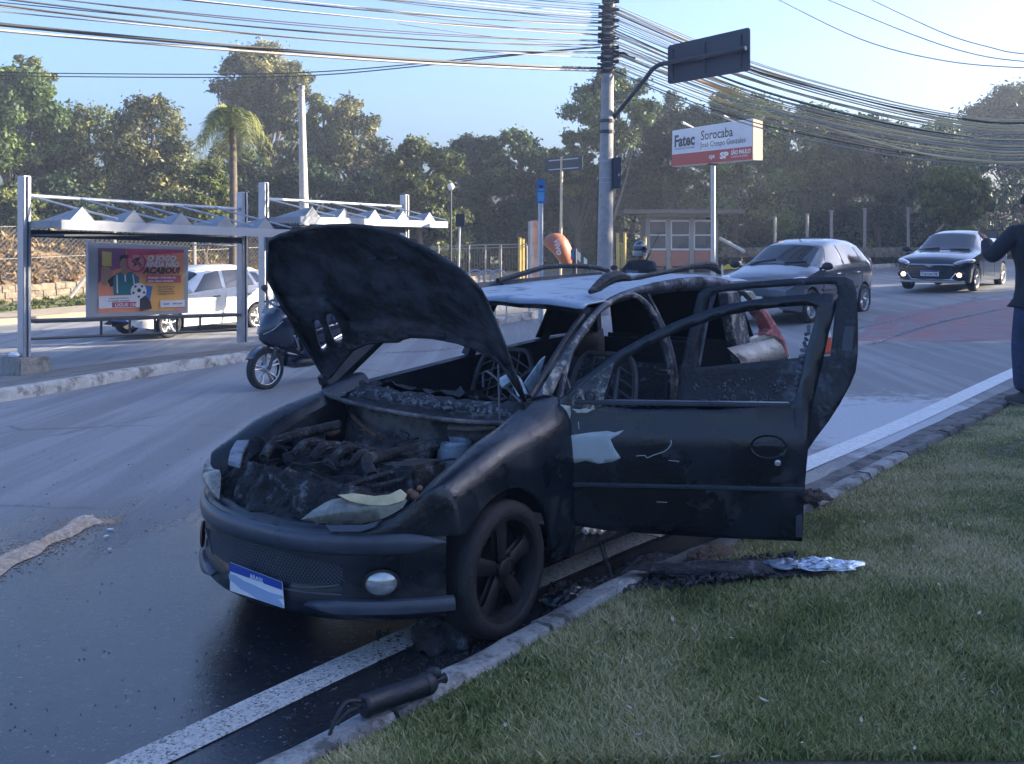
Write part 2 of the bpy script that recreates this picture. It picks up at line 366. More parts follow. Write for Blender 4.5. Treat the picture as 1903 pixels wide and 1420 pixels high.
# kerb of the grass median: separate cast stones with gaps and knocks
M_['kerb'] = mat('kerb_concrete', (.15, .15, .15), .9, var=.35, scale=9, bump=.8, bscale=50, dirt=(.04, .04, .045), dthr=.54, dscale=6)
M_['kerbwhite'] = mat('whitewashed_kerb', (.34, .35, .35), .85, var=.25, scale=12, bump=.8, bscale=60, dirt=(.09, .085, .08), dthr=.54, dscale=6)
kr = spl([PG(330, 1535), PG(620, 1392), PG(800, 1294), PG(985, 1192), PG(1135, 1106), PG(1290, 1045), PG(1500, 945), PG(1700, 838), PG(1870, 752), PG(2040, 672)], 14)
KN = [UN(p[0], p[1]) for p in kr]; KU = np.array([k[0] for k in KN]); KNN = np.array([k[1] for k in KN])
def kern(u): return float(np.interp(u, KU, KNN))     # n of the kerb's road edge at u
KH = .10
def kerb_profile(u, j, edge):
    n0 = kern(u); z = Hu(u, 3.0); w = mnoise.noise(Vector((u * 3, j * 7.1, 0)))
    h = KH + .012 * w; a = .012 * mnoise.noise(Vector((u * 9, 3, j)))
    pr = [(n0 + .02 + a, -.03), (n0 + a, h * .55), (n0 - .012 + a, h - .015), (n0 - .045 + a, h), (n0 - .12, h + .003 * w), (n0 - .135, h - .02), (n0 - .14, -.03)]
    return [(*XY(u, n), z + dz) for n, dz in pr]
u0 = KU[0]; j = 0; median_kerb = []
mbs = {}
while u0 < KU[-1] - .2:
    ln = .78 + .25 * ((j * 37 % 10) / 10); gap = .012
    mb = MB(); rows = [kerb_profile(u0 + gap + (ln - 2 * gap) * i / 10, j, None) for i in range(11)]
    mb.loft(rows, capa=True, capb=True)
    mid = u0 + ln / 2
    white = (mid < 4.1) or (mid > 6.3 and mid < 8.3)
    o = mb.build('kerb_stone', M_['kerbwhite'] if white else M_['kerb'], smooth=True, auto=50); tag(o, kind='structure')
    u0 += ln; j += 1
# far stretch of the median kerb beyond the frame
mb = MB(); rows = []
for u in np.arange(u0, 60, 1.0):
    z = Hu(u, 3.0); n0 = kern(u); rows.append([(*XY(u, n), z + dz) for n, dz in ((n0 + .02, -.03), (n0, KH), (n0 - .14, KH), (n0 - .14, -.03))])
mb.loft(rows); tag(mb.build('median_kerb', M_['kerb']), kind='structure')
# gutter strip: dirty concrete channel between line and kerb
M_['gutter'] = mat('dirty_gutter', (.13, .125, .125), .85, var=.35, scale=7, bump=.6, bscale=60, dirt=(.04, .04, .045), dthr=.52, dscale=4)
mb = MB(); rows = []
for u in np.arange(5.6, 22, .25):
    n0 = kern(u); rows.append([(*XY(u, n), Hu(u, n) + .0045 + .004 * mnoise.noise(Vector((u * 4, n * 9, 0)))) for n in np.linspace(n0 - .0, n0 + .24 + .03 * mnoise.noise(Vector((u * 2, 0, 5))), 5)])
mb.loft(rows); tag(mb.build('gutter', M_['gutter'], smooth=True), kind='structure')
# grass median
def GR(u, n):                                         # turf surface
    n0 = kern(u) - .14; d = max(0.0, n0 - n)
    return Hu(u, 3.0) + KH - .035 + .07 * (1 - math.exp(-d / .7)) + .02 * mnoise.noise(Vector((u * .9, n * .9, 0)))
M_['turf'] = mat('turf_soil', (.10, .095, .065), .95, var=.4, scale=14, bump=.8, bscale=70)
gus = [-120, -60, -30, -12, -6, -3] + list(np.arange(-1.5, 16, .2)) + [17, 20, 25, 32, 45, 70, 120]
mb = MB(); rows = []
for u in gus:
    n0 = kern(u) - .138; rows.append([(*XY(u, n), GR(u, n)) for n in [n0 - t for t in (0, .05, .12, .22, .4, .6, .9, 1.3, 1.8, 2.5, 3.5, 5, 8, 14, 30, 80)]])
mb.loft(rows); tag(mb.build('grass_median', M_['turf'], smooth=True), kind='structure')
# grass blades, only where the photo looks
def blades(cnt):
    d = 3.2 + (11.5 - 3.2) * rng.random(cnt * 4) ** 1.25; x = (rng.random(cnt * 4) * 1.12 - .56) * d
    u = x * EU[0] + d * EU[1]; n = x * EN[0] + d * EN[1]
    kn = np.interp(u, KU, KNN) - .15
    ok = (n < kn + .02 * rng.random(cnt * 4)) & (n > kn - 7)
    x, d, u, n, kn = (a[ok][:cnt] for a in (x, d, u, n, kn))
    # bald scorched patch in front of the dropped debris, thinner towards the right
    dens = np.array([mnoise.noise(Vector((a * 1.1, b * 1.1, 4))) for a, b in zip(x, d)])
    thin = np.clip((x - .9) / 2.5, 0, 1)
    hgt = (.016 + .026 * rng.random(len(x))) * (1.15 - .55 * thin + .35 * dens)
    bald = ((x - 1.0) / .62) ** 2 + ((d - 4.97) / .13) ** 2 < 1.0 + .6 * np.array([mnoise.noise(Vector((a * 5, b * 5, 2))) for a, b in zip(x, d)])
    d2 = np.array([mnoise.noise(Vector((a * 3.1, b * 3.1, 9))) for a, b in zip(x, d)]); keep = (~bald) & ((d2 > -.22) | (rng.random(len(x)) < .40)) & (rng.random(len(x)) > .18 * thin * (dens < 0))
    edge = np.clip((kn - n) / .12, 0, 1); hgt *= (.55 + .45 * edge)
    x, d, u, n, hgt, dens, thin = (a[keep] for a in (x, d, u, n, hgt, dens, thin))
    z = np.array([GR(a, b) for a, b in zip(u, n)])
    k = len(x); yaw = rng.random(k) * 2 * np.pi; lean = (.25 + .9 * rng.random(k)) * hgt
    wd = .0016 + .0016 * rng.random(k); wd *= (.8 + d / 9)
    c, s_ = np.cos(yaw), np.sin(yaw); a2 = yaw + (rng.random(k) - .5) * 2.2; lx, ly = np.cos(a2) * lean, np.sin(a2) * lean
    V = np.zeros((k, 5, 3))
    for i, (sg, hz, ls, ws) in enumerate(((-1, -.003, 0, 1), (1, -.003, 0, 1), (1, .6, .4, .8), (-1, .6, .4, .8), (0, 1, 1, 0))):
        V[:, i, 0] = x + sg * c * wd * ws + lx * ls; V[:, i, 1] = d + sg * s_ * wd * ws + ly * ls
        V[:, i, 2] = z + (hgt * hz if hz > 0 else -.004)
    fi = np.arange(k)[:, None] * 5
    faces = np.concatenate([fi + np.array([[0, 1, 2, 3]]), np.concatenate([fi + np.array([[3, 2, 4]])], 1).repeat(1, 0)[:, [0, 1, 2, 2]]], 0)
    me = bpy.data.meshes.new('grass'); me.vertices.add(k * 5); me.vertices.foreach_set('co', V.reshape(-1))
    q = (fi + np.array([[0, 1, 2, 3]])).reshape(-1); tr = (fi + np.array([[3, 2, 4]])).reshape(-1)
    me.loops.add(len(q) + len(tr)); me.loops.foreach_set('vertex_index', np.concatenate([q, tr]).astype(np.int32))
    me.polygons.add(2 * k); ls = np.concatenate([np.arange(k) * 4, 4 * k + np.arange(k) * 3]).astype(np.int32)
    me.polygons.foreach_set('loop_start', ls); me.update(calc_edges=True)
    tint = np.clip(.40 + .50 * dens + .35 * d2[keep] + .28 * rng.standard_normal(k) * .8 + .32 * thin, 0, 1)
    at = me.attributes.new('tint', 'FLOAT', 'POINT'); at.data.foreach_set('value', np.repeat(tint, 5).astype(np.float32))
    return me
M_['grass'] = leafmat('grass_blades', [(.10, .135, .042), (.22, .255, .09), (.38, .37, .17), (.60, .53, .35)], .2)
gm = blades(190000); gm.materials.append(M_['grass']); go = bpy.data.objects.new('grass', gm); C.objects.link(go); tag(go, kind='stuff')
# island with the shelters
isl = [(-60, 752), (0, 748), (120, 728), (230, 708), (330, 692), (460, 672), (560, 662)]
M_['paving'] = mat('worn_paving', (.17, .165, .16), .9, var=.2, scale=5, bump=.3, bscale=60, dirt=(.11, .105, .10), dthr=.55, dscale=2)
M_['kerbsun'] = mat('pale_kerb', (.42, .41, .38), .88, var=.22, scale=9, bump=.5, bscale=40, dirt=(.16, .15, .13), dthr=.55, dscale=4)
ie = [UN(*PG(x, y)[:2]) for x, y in isl]; IU = np.array([-60] + [e[0] for e in ie] + [18, 30, 60, 120]); INN = np.array([ie[0][1] + 1] + [e[1] for e in ie] + [13.9, 14.0, 14, 14])
def isn(u): return float(np.interp(u, IU, INN))
mb = MB(); rows = []
IH = .15
iul = sorted(set([-60, -30, -15] + list(np.arange(-6, 40, .5)) + [50, 70, 120]))
for u in iul: rows.append([(*XY(u, n), Hu(u, n) + IH - .055 * (n - isn(u))) for n in np.linspace(isn(u) + .16, isn(u) + 4.4, 7)])
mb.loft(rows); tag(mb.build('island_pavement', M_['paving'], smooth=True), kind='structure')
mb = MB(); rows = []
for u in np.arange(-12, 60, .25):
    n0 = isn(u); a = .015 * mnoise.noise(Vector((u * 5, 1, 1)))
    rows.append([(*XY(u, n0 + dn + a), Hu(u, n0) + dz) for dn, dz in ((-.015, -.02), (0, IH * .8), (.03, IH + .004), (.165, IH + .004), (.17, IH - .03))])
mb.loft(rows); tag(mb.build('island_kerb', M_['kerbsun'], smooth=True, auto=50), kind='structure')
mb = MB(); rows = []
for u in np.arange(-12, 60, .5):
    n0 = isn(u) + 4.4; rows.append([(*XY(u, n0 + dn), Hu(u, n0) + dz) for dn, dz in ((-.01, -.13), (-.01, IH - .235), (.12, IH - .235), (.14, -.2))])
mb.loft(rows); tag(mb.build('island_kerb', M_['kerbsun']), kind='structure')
# far side: pavement strip, verge
FN = 25.6
M_['tan'] = mat('sandy_pavement', (.33, .27, .19), .95, var=.2, scale=3, bump=.3)
M_['verge'] = mat('verge_grass', (.10, .13, .035), .95, var=.5, scale=10, bump=1., bscale=30, dirt=(.20, .17, .08), dthr=.52, dscale=2.5)
rows = []; rows2 = []
for u in [-60, -30, -20] + list(np.arange(-14, 60, 1.)) + [70, 90, 130]:
    z = Hu(u, FN)
    rows.append([(*XY(u, FN + a), z + c) for a, c in ((0, -.03), (.02, .15), (1.7, .16), (1.9, .16))])
    rows2.append([(*XY(u, FN + a), z + c + .05 * mnoise.noise(Vector((u * .5, a, 2)))) for a, c in ((1.88, .14), (2.3, .16), (3.0, .17), (3.9, .18), (5, .2))])
mb = MB(); mb.loft(rows); tag(mb.build('far_pavement', M_['tan']), kind='structure')
mb = MB(); mb.loft(rows2); tag(mb.build('grass_verge', M_['verge'], smooth=True), kind='structure')
# ------------------------------------------------------------------ the burnt car (local frame: x forward, y to its left, z up, origin under the front axle)
CT = Vector((-.65, 4.95, 0)); CYAW, CPIT = R_(233.6), R_(.5)
car = thing('burnt_car', 'burnt out black station wagon with raised bonnet and open doors beside the kerb', 'car', CT, eul=(0, CPIT, CYAW))
CM = ROOT[car.name]; CMi = CM.inverted(); CR = np.array(CM.to_3x3()); CO = np.array(CMi @ Vector((0, 0, HC)))
def onpl(p, q, n):                                    # photo point -> point of a plane of the car (car frame)
    r = CR.T @ ray(*p); n = np.asarray(n, float); t = np.dot(n, np.asarray(q, float) - CO) / np.dot(n, r); return CO + t * r
def oy(p, y): return onpl(p, (0, y, 0), (0, 1, 0))
def ox(p, x): return onpl(p, (x, 0, 0), (1, 0, 0))
def oz(p, z): return onpl(p, (0, 0, z), (0, 0, 1))
def fbm(x, y, z, o=4): return mnoise.fractal(Vector((x, y, z)), 1.0, 2.0, o)
from mathutils.geometry import delaunay_2d_cdt
def inpoly(p, poly):
    c = False; n = len(poly)
    for i in range(n):
        a, b = poly[i], poly[i - 1]
        if (a[1] > p[1]) != (b[1] > p[1]) and p[0] < (b[0] - a[0]) * (p[1] - a[1]) / (b[1] - a[1]) + a[0]: c = not c
    return c
def plate(outline, holes, to3, step=.05):             # curved sheet with an outline and holes; to3(a,b)->point
    vs = [Vector(p[:2]) for p in outline]; es = [(i, (i + 1) % len(outline)) for i in range(len(outline))]
    for h in holes:
        b = len(vs); vs += [Vector(p[:2]) for p in h]; es += [(b + i, b + (i + 1) % len(h)) for i in range(len(h))]
    ax = [p[0] for p in outline]; ay = [p[1] for p in outline]
    def far(q):
        for poly in [outline] + holes:
            for i in range(len(poly)):
                a = np.array(poly[i][:2]); b = np.array(poly[i - 1][:2]); ab = b - a; t = np.clip(np.dot(q - a, ab) / max(1e-12, ab @ ab), 0, 1)
                if np.linalg.norm(a + ab * t - q) < step * .35: return False
        return True
    for x in np.arange(min(ax) + step / 2, max(ax), step):
        for y in np.arange(min(ay) + step / 2, max(ay), step):
            q = np.array([x, y])
            if inpoly(q, outline) and not any(inpoly(q, h) for h in holes) and far(q): vs.append(Vector((x, y)))
    r = delaunay_2d_cdt(vs, es, [], 0, 1e-5); V, Fc = r[0], r[2]
    fs = []
    for f in Fc:
        c = sum((V[i] for i in f), Vector((0, 0))) / len(f)
        if inpoly(c, outline) and not any(inpoly(c, h) for h in holes): fs.append(tuple(f))
    return MB().add([to3(v.x, v.y) for v in V], fs)
def pillow(poly, bulge, nrm, rings=5):                # closed outline domed towards nrm
    p = np.array(poly); c = p.mean(0); nrm = np.asarray(nrm, float); nrm /= np.linalg.norm(nrm); rows = []
    for i in range(rings + 1):
        k = 1 - i / rings; k2 = max(k, .02); rows.append([c + (q - c) * k2 + nrm * bulge * (1 - k2 ** 2) for q in p])
    return MB().loft(rows, closed=True, capb=True)
# --- fenders
def archz(x, cx=.035, cz=.30, r=.355): return cz + math.sqrt(max(0, r * r - (x - cx) ** 2)) if abs(x - cx) < r else -1
fx = [.60, .57, .54, .51, .48, .45, .42, .40, .37] + [.035 + .345 * math.cos(a) for a in np.linspace(.05, math.pi - .05, 19)] + [-.34, -.38, -.44, -.5, -.525]
ti = np.array([[.50, .685], [.40, .70], [.32, .721], [.18, .773], [.03, .828], [-.17, .880], [-.36, .945], [-.55, .985]])[::-1]
cr = np.array([[.50, .700], [.42, .735], [.21, .796], [0, .856], [-.30, .897], [-.44, .945], [-.55, .965]])[::-1]
def fender_rows(sg):
    rows = []
    for x in fx:
        zt = np.interp(x, ti[:, 0], ti[:, 1]); zc = np.interp(x, cr[:, 0], cr[:, 1]); yt = np.interp(x, [-.5, -.36, .32, .45], [.60, .62, .62, .665])
        zb = max(archz(x), .22 if x < 0 else .53); zb = min(zb, zc - .05)
        ym = .8 * max(.02, (.745 - x) / .42) ** (1 / 2.6) + .004 if x > .36 else 9
        if x > .44: zt = np.interp(x, [.44, .48, .54, .60], [.71, .66, .605, .572]); zc = zt + .004; zb = min(zb, zt - .01)
        pts = [(yt - .05, zt - .05), (yt - .012, zt - .012), (yt, zt), (yt + .055, (zt + zc) / 2 + .012), (.735, zc - .005), (.770, zc - .045), (.792, zc - .10), (.806, max(zb, zc - .17)), (.812, max(zb, zc - .25)), (.808, max(zb, .5)), (.80, zb), (.775, zb + .002)]
        if x > .44: pts = [(ym - .10, zt - .06), (ym - .05, zt - .02), (ym - .03, zt), (ym - .025, zt + .002), (ym - .018, zt), (ym - .012, zt - .01), (ym - .006, zt - (zt - zb) * .2), (ym, zt - (zt - zb) * .45), (ym, zt - (zt - zb) * .6), (ym, zt - (zt - zb) * .8), (ym, zb), (ym - .02, zb + .002)]
        dz = 0 if sg > 0 else -.035 * min(1, max(0, (x - .15) / .25)); rows.append([(x, sg * min(y, ym), z + dz * (z > .56)) for y, z in pts])
    return rows
MB().loft(fender_rows(1)).build('front_fender', M_['sootpaint'], car, smooth=True, sub=1, auto=60)
MB().loft(fender_rows(-1)).build('front_fender', M_['sootpaint'], car, smooth=True, sub=1, auto=60)
for sg in (1, -1):
    rows = []
    for x in np.linspace(-.34, .355, 16):
        r = .40; z = .30 + math.sqrt(max(.0, r * r - (x - .03) ** 2)); rows.append([(x, sg * y, min(z, .62)) for y in (.79, .66, .5)])
    MB().loft(rows).build('wheel_well', M_['soot'], car)
# --- bumper
def bx(y, off=0): return .745 + off - .42 * (abs(y) / .8) ** 2.6
ys = [.757 * math.copysign(abs(t) ** .8, t) for t in np.linspace(-1, 1, 61)]
def brow(z, off, ys=ys, zf=None):
    out = []
    for y in ys:
        k = abs(y) / .8; yy = y * (1 + off * .9 * k ** 3 / .8); out.append((bx(y, off * (1 - .5 * k ** 4)), yy, z(y) if callable(z) else z))
    return out
gt = lambda y: .452 - .040 * min(1, abs(y) / .47) ** 2; gb = lambda y: .318 + .040 * min(1, abs(y) / .47) ** 3
rows = [brow(.575, -.07), brow(.570, -.02), brow(.555, -.004), brow(.462, -.002), brow(gt, -.004), brow(gb, -.012), brow(.30, -.004), brow(.27, 0), brow(.215, -.006), brow(.19, -.03), brow(.185, -.12)]
skip = lambda i, k: i == 4 and abs(ys[k]) < .45 and abs(ys[k + 1]) < .45
bump = MB().loft(rows, skip=skip).build('front_bumper', M_['sootpaint'], car, smooth=True, auto=50)
yb = list(np.linspace(-.75, .75, 70))
tp = lambda y: min(1, max(0.02, (.752 - abs(y)) / .10)) ** .5
def srow(z, off, ys): return [(p[0] - (0 if off < .01 else off * (1 - tp(y)) * .6), p[1], .505 + (p[2] - .505) * tp(y)) for p, y in zip(brow(z, off, ys), ys)]
MB().loft([srow(.552, .0, yb), srow(.548, .014, yb), srow(.536, .024, yb), srow(.505, .028, yb), srow(.478, .022, yb), srow(.468, .010, yb), srow(.466, .0, yb)]).build('bumper_strip', M_['rub'], bump, smooth=True, auto=70)
for sg in (1, -1):
    yl = [sg * y for y in np.linspace(.30, .775, 16)]
    def taper(z0, z1): return lambda y: z0 + (z1 - z0) * max(0, (.42 - abs(y)) / .12)
    MB().loft([brow(taper(.285, .265), -.003, yl), brow(taper(.282, .262), .022, yl), brow(taper(.262, .258), .034, yl), brow(taper(.232, .255), .030, yl), brow(taper(.222, .252), .0, yl)]).build('spoiler_lip', M_['rub'], bump, smooth=True, auto=50)
    c = Vector((bx(.575) + .004, sg * .572, .352)); nv = Vector((1, sg * .95, .0)).normalized()
    fl = MB().ell((0, 0, 0), (.020, .074, .056), 24, 8, M=frame((0, 0, 0), Vector((0, 0, 1)).cross(nv), (0, 0, 1)).to_3x3() @ Matrix(((0, 1, 0), (0, 0, 1), (1, 0, 0))))
    mb = MB(); Mf = frame(c, Vector((0, 0, 1)).cross(nv), (0, 0, 1))
    mb.loft([[Mf @ Vector((a * math.cos(w), b * math.sin(w), h)) for w in np.linspace(0, 2 * math.pi, 29)[:-1]] for a, b, h in ((.078, .060, .004), (.076, .058, .012), (.068, .051, .014), (.064, .047, .004))], closed=True)
    fo = mb.build('fog_lamp', M_['rimblack'] if sg > 0 else M_['rust'], bump, smooth=True)
    mb = MB(); mb.loft([[Mf @ Vector((.066 * k * math.cos(w), .049 * k * math.sin(w), .004 + .016 * (1 - k * k))) for w in np.linspace(0, 2 * math.pi, 29)[:-1]] for k in (1, .85, .65, .4, .1)], closed=True, capb=True)
    mb.build('fog_lens', M_['lens'] if sg > 0 else M_['rust'], bump, smooth=True)
# grille lattice + dark void
mb = MB(); yg = np.linspace(-.45, .45, 40)
mb.loft([[(bx(y) - .06, y, gt(y) + .02) for y in yg], [(bx(y) - .06, y, gb(y) - .02) for y in yg]])
mb.build('grille_back', M_['ink'], car)
mb = MB()
for k in range(-6, 62):
    for sgn in (1, -1):
        y0 = -.46 + k * .017; y1 = y0 + sgn * .085; pts = []
        for t in np.linspace(0, 1, 4):
            y = y0 + (y1 - y0) * t
            if abs(y) < .452: pts.append((bx(y) - .012, y, gb(y) + (gt(y) - gb(y)) * t))
        if len(pts) > 1: mb.tube(pts, .0026, 4, cap=False)
mb.build('grille', mat('grille_plastic', (.06, .075, .10), .35, var=.2), car)
for sg, z0, z1 in ((1, .318, .30), (1, .34, .34)):
    pass
MB().tube([(bx(y) + .004, y, gb(y) - .006) for y in np.linspace(.22, .43, 8)], .004, 5).build('grille_trim', M_['rub'], bump); MB().tube([(bx(y) + .004, y, .298 + .02 * (y - .15)) for y in np.linspace(.14, .44, 9)], .0035, 5).build('grille_trim', M_['rub'], bump)
mb = MB(); mb.tube([(bx(y) + .004, y, gb(y) + (gt(y) - gb(y)) * t) for y, t in zip(np.linspace(-.455, -.33, 6), np.linspace(1, .05, 6))], .005, 5)
mb.build('grille_trim', M_['rub'], bump)
# plate (the photo's number is smeared out)
q = [Vector(onpl(p, (.775, 0, .27), (1, .10, .02))) for p in ((427, 1045), (524, 1082), (528, 1131), (427, 1098))]
nv = (q[1] - q[0]).cross(q[3] - q[0]).normalized(); nv = nv if nv.x > 0 else -nv
pl = MB().prism([tuple(a) for a in q], tuple(nv * -.004)).build('number_plate', M_['plate'], car, bevel=.0015)
t_ = lambda a, b, k: a.lerp(b, k)
bl = [q[0], q[1], t_(q[1], q[2], .30), t_(q[0], q[3], .30)]
MB().prism([tuple(a + nv * .0005) for a in bl], tuple(nv * .0012)).build('plate_band', M_['plateblue'], pl)
M_['smear'] = mat('blue_smear', (.30, .40, .58), .6, var=.06)
sm = [(-.02, .42), (.10, .38), (.28, .47), (.5, .50), (.75, .56), (.98, .52), (1.02, .60), (.9, .70), (.97, .82), (1.0, .95), (.86, .99), (.70, .96), (.55, .98), (.38, .86), (.22, .80), (.08, .66), (.0, .60)]
MB().prism([tuple(q[0].lerp(q[1], a).lerp(q[3].lerp(q[2], a), b) + nv * .001) for a, b in sm], tuple(nv * .0012)).build('covered_number', M_['smear'], pl)
xr = (q[1] - q[0]).normalized(); yr = (q[0] - q[3]).normalized()
text('BRASIL', .026, frame(q[0].lerp(q[1], .40) + (q[3] - q[0]) * .27 + nv * .002, xr, yr), M_['white'], pl, 'plate_lettering', .01, world=False, ext=.0002)
# --- headlamps
A_, B_, D_ = np.array((.715, .285, .59)), np.array((.46, .70, .70)), np.array((.625, .50, .555)); hn = np.cross(B_ - A_, D_ - A_); hn = hn / np.linalg.norm(hn); hn = hn if hn[0] > 0 else -hn
def hz(p): return onpl(p, A_, hn)
lens = [(559, 966), (570, 957), (582, 948), (602, 935), (618, 928), (640, 924), (665, 930), (696, 935), (725, 933), (752, 926), (757, 930), (748, 944), (730, 955), (711, 964), (690, 970), (674, 973), (640, 975), (611, 974), (585, 970)]
M_['hazylens'] = mat('smoked_lens', (.17, .175, .15), .30, .05, var=.6, scale=6, coat=.35, dirt=(.34, .35, .30), dthr=.57, dscale=6)
M_['cream'] = mat('scorched_cream_plastic', (.62, .52, .30), .5, var=.25, scale=10, dirt=(.05, .04, .03), dthr=.62, dscale=9)
LP = [hz(p) for p in lens]
hl = pillow(LP, .040, hn, 14).build('headlamp', M_['hazylens'], car, smooth=True, auto=70)
st = [(632, 922), (662, 919), (700, 924), (728, 921), (748, 911), (760, 921), (754, 933), (725, 942), (690, 941), (655, 934)]
MB().prism([hz(p) + hn * .024 for p in st], hn * .012).build('lamp_housing', M_['cream'], hl, bevel=.003)
hs = [(606, 976), (680, 976), (712, 967), (697, 982), (672, 990), (618, 990)]
MB().prism([hz(p) + hn * .0 for p in hs], hn * .02).build('lamp_housing', M_['rub'], hl, bevel=.003)
mb = MB()
for p, r in (((772, 921), .018), ((764, 915), .014), ((781, 908), .012)): mb.ell(hz(p) + hn * .01, (r, r, r), 10, 6)
mb.build('lamp_fixing', M_['rust'], hl, smooth=True)
M_['tanlens'] = mat('browned_lens', (.20, .18, .14), .3, .1, var=.5, scale=8, dirt=(.02, .02, .02), dthr=.55, dscale=8, coat=.4)
mn = np.array([1, -1, 1]); pillow([p * mn for p in LP][::-1], .045, hn * mn, 7).build('headlamp', M_['tanlens'], car, smooth=True, auto=70)
# --- engine bay
M_['heap'] = mat('burnt_residue', (.010, .012, .016), .8, var=.6, scale=16, bump=1., bscale=28, dirt=(.10, .115, .14), dthr=.60, dscale=9)
M_['heapash'] = mat('ashy_residue', (.012, .015, .020), .85, var=.7, scale=22, bump=1., bscale=40, dirt=(.13, .15, .18), dthr=.60, dscale=14)
def heap(name, x0, x1, y0, y1, zf, amp, m, nx=60, ny=90, fr=9):
    mb = MB(); rows = []
    for x in np.linspace(x0, x1, nx):
        rows.append([(x + .012 * fbm(y * 20, x * 20, 3), y, zf(x, y) + amp * (fbm(x * fr, y * fr, 1, 6) + .5 * abs(mnoise.noise(Vector((x * 31, y * 31, 7)))) * 1.2 - .2)) for y in np.linspace(y0, y1, ny)])
    mb.loft(rows); return mb.build(name, m, car, smooth=True, auto=50)
def frontheap(x, y):
    fr = bx(y) - .035; k = (fr - x) / .24
    top = .735 - .07 * (abs(y) / .6) ** 2 - .05 * max(0, y - .2)
    return np.interp(k, [0, .12, .45, .62, .8, 1.], [.545, .575, top - .03, top, top - .03, top - .16])
mb = MB(); rows = []
for k in np.linspace(0, 1, 46):
    row = []
    for y in np.linspace(-.62, .60, 110):
        x = bx(y) - .035 - .24 * k; z = frontheap(x, y); nz = fbm(x * 11, y * 11, z * 8, 6); b = abs(mnoise.noise(Vector((x * 26, y * 30, z * 22)))) - .25
        row.append((x + .035 * nz * (k < .9) + .02 * b, y, z + .030 * nz * min(1, k * 4) - .025 * b))
    rows.append(row)
mb.loft(rows); mb.build('burnt_front_panel', M_['heapash'], car, smooth=True, auto=45)
heap('engine_residue', -.34, .50, -.60, .60, lambda x, y: .60 + .09 * math.exp(-((x - .08) / .2) ** 2 - ((y + .12) / .32) ** 2) - .05 * (abs(y) / .6) ** 4 + .02 * math.sin(y * 14), .05, M_['heap'], 70, 100, 8)
mb = MB()
er = random.Random(3)
for _ in range(46):
    x, y = er.uniform(-.28, .42), er.uniform(-.52, .52); mb.box((x, y, .60 + .08 * math.exp(-((x - .08) / .2) ** 2 - ((y + .12) / .32) ** 2) + er.uniform(0, .04)), (er.uniform(.03, .14), er.uniform(.03, .12), er.uniform(.02, .07)), M=Euler((er.uniform(-.4, .4), er.uniform(-.4, .4), er.uniform(0, 3))).to_matrix(), bev=.006)
eng = mb.build('engine_rubble', M_['sootash'], car); tag(eng, kind='stuff')
mb = MB()
for k in range(4): mb.tube(spl([(.22, -.34 + .13 * k, .69), (.17, -.33 + .13 * k, .735), (.08, -.32 + .12 * k, .73), (.0, -.30 + .11 * k, .68)], 4), .022, 7)
mb.build('manifold', M_['heap'], car, smooth=True)
mb = MB()
for k in range(26):
    x, y = er.uniform(-.3, .45), er.uniform(-.5, .5); p = [Vector((x, y, .66 + er.uniform(0, .06)))]
    for _ in range(5): p.append(p[-1] + Vector((er.uniform(-.07, .07), er.uniform(-.09, .09), er.uniform(-.03, .03))))
    mb.tube(spl(p, 4), er.uniform(.003, .007), 5)
mb.build('burnt_wiring', M_['sootash'], car, smooth=True)
mb = MB(); mb.tube(spl([ox((655, 772), -.33), ox((672, 790), -.28), ox((700, 812), -.2), ox((722, 827), -.14), ox((738, 836), -.1)], 5), .011, 7); mb.tube(spl([ox((600, 800), -.1), ox((615, 806), -.08), ox((630, 798), -.12)], 5), .014, 7)
mb.build('rusty_pipe', M_['rust'], car, smooth=True)
mb = MB(); mb.box((.16, .38, .66), (.26, .20, .16), M=Euler((.08, -.06, .1)).to_matrix(), bev=.02); mb.build('battery_shell', M_['heap'], car)
mb = MB(); mb.tube(spl([(.34, .30, .70), (.25, .18, .74), (.10, .12, .72), (-.05, .20, .74), (-.2, .28, .76)], 5), .028, 9); mb.build('melted_hose', M_['heap'], car, smooth=True)
mb = MB(); mb.tube(spl([(.36, -.40, .69), (.24, -.46, .74), (.08, -.44, .76), (-.12, -.38, .78)], 5), .024, 9); mb.build('melted_hose', M_['heap'], car, smooth=True)
mb = MB(); mb.box((-.06, .02, .70), (.24, .46, .07), M=Euler((.03, .10, .05)).to_matrix(), bev=.02); mb.build('cylinder_head', M_['heap'], car)
for k in range(4): MB().lathe([(.022, 0), (.022, .03), (.012, .035), (.012, .06), (.001, .06)], (-.05, -.15 + .11 * k, .73), 'Z', 10).build('ignition_coil', M_['heap'], car, smooth=True)
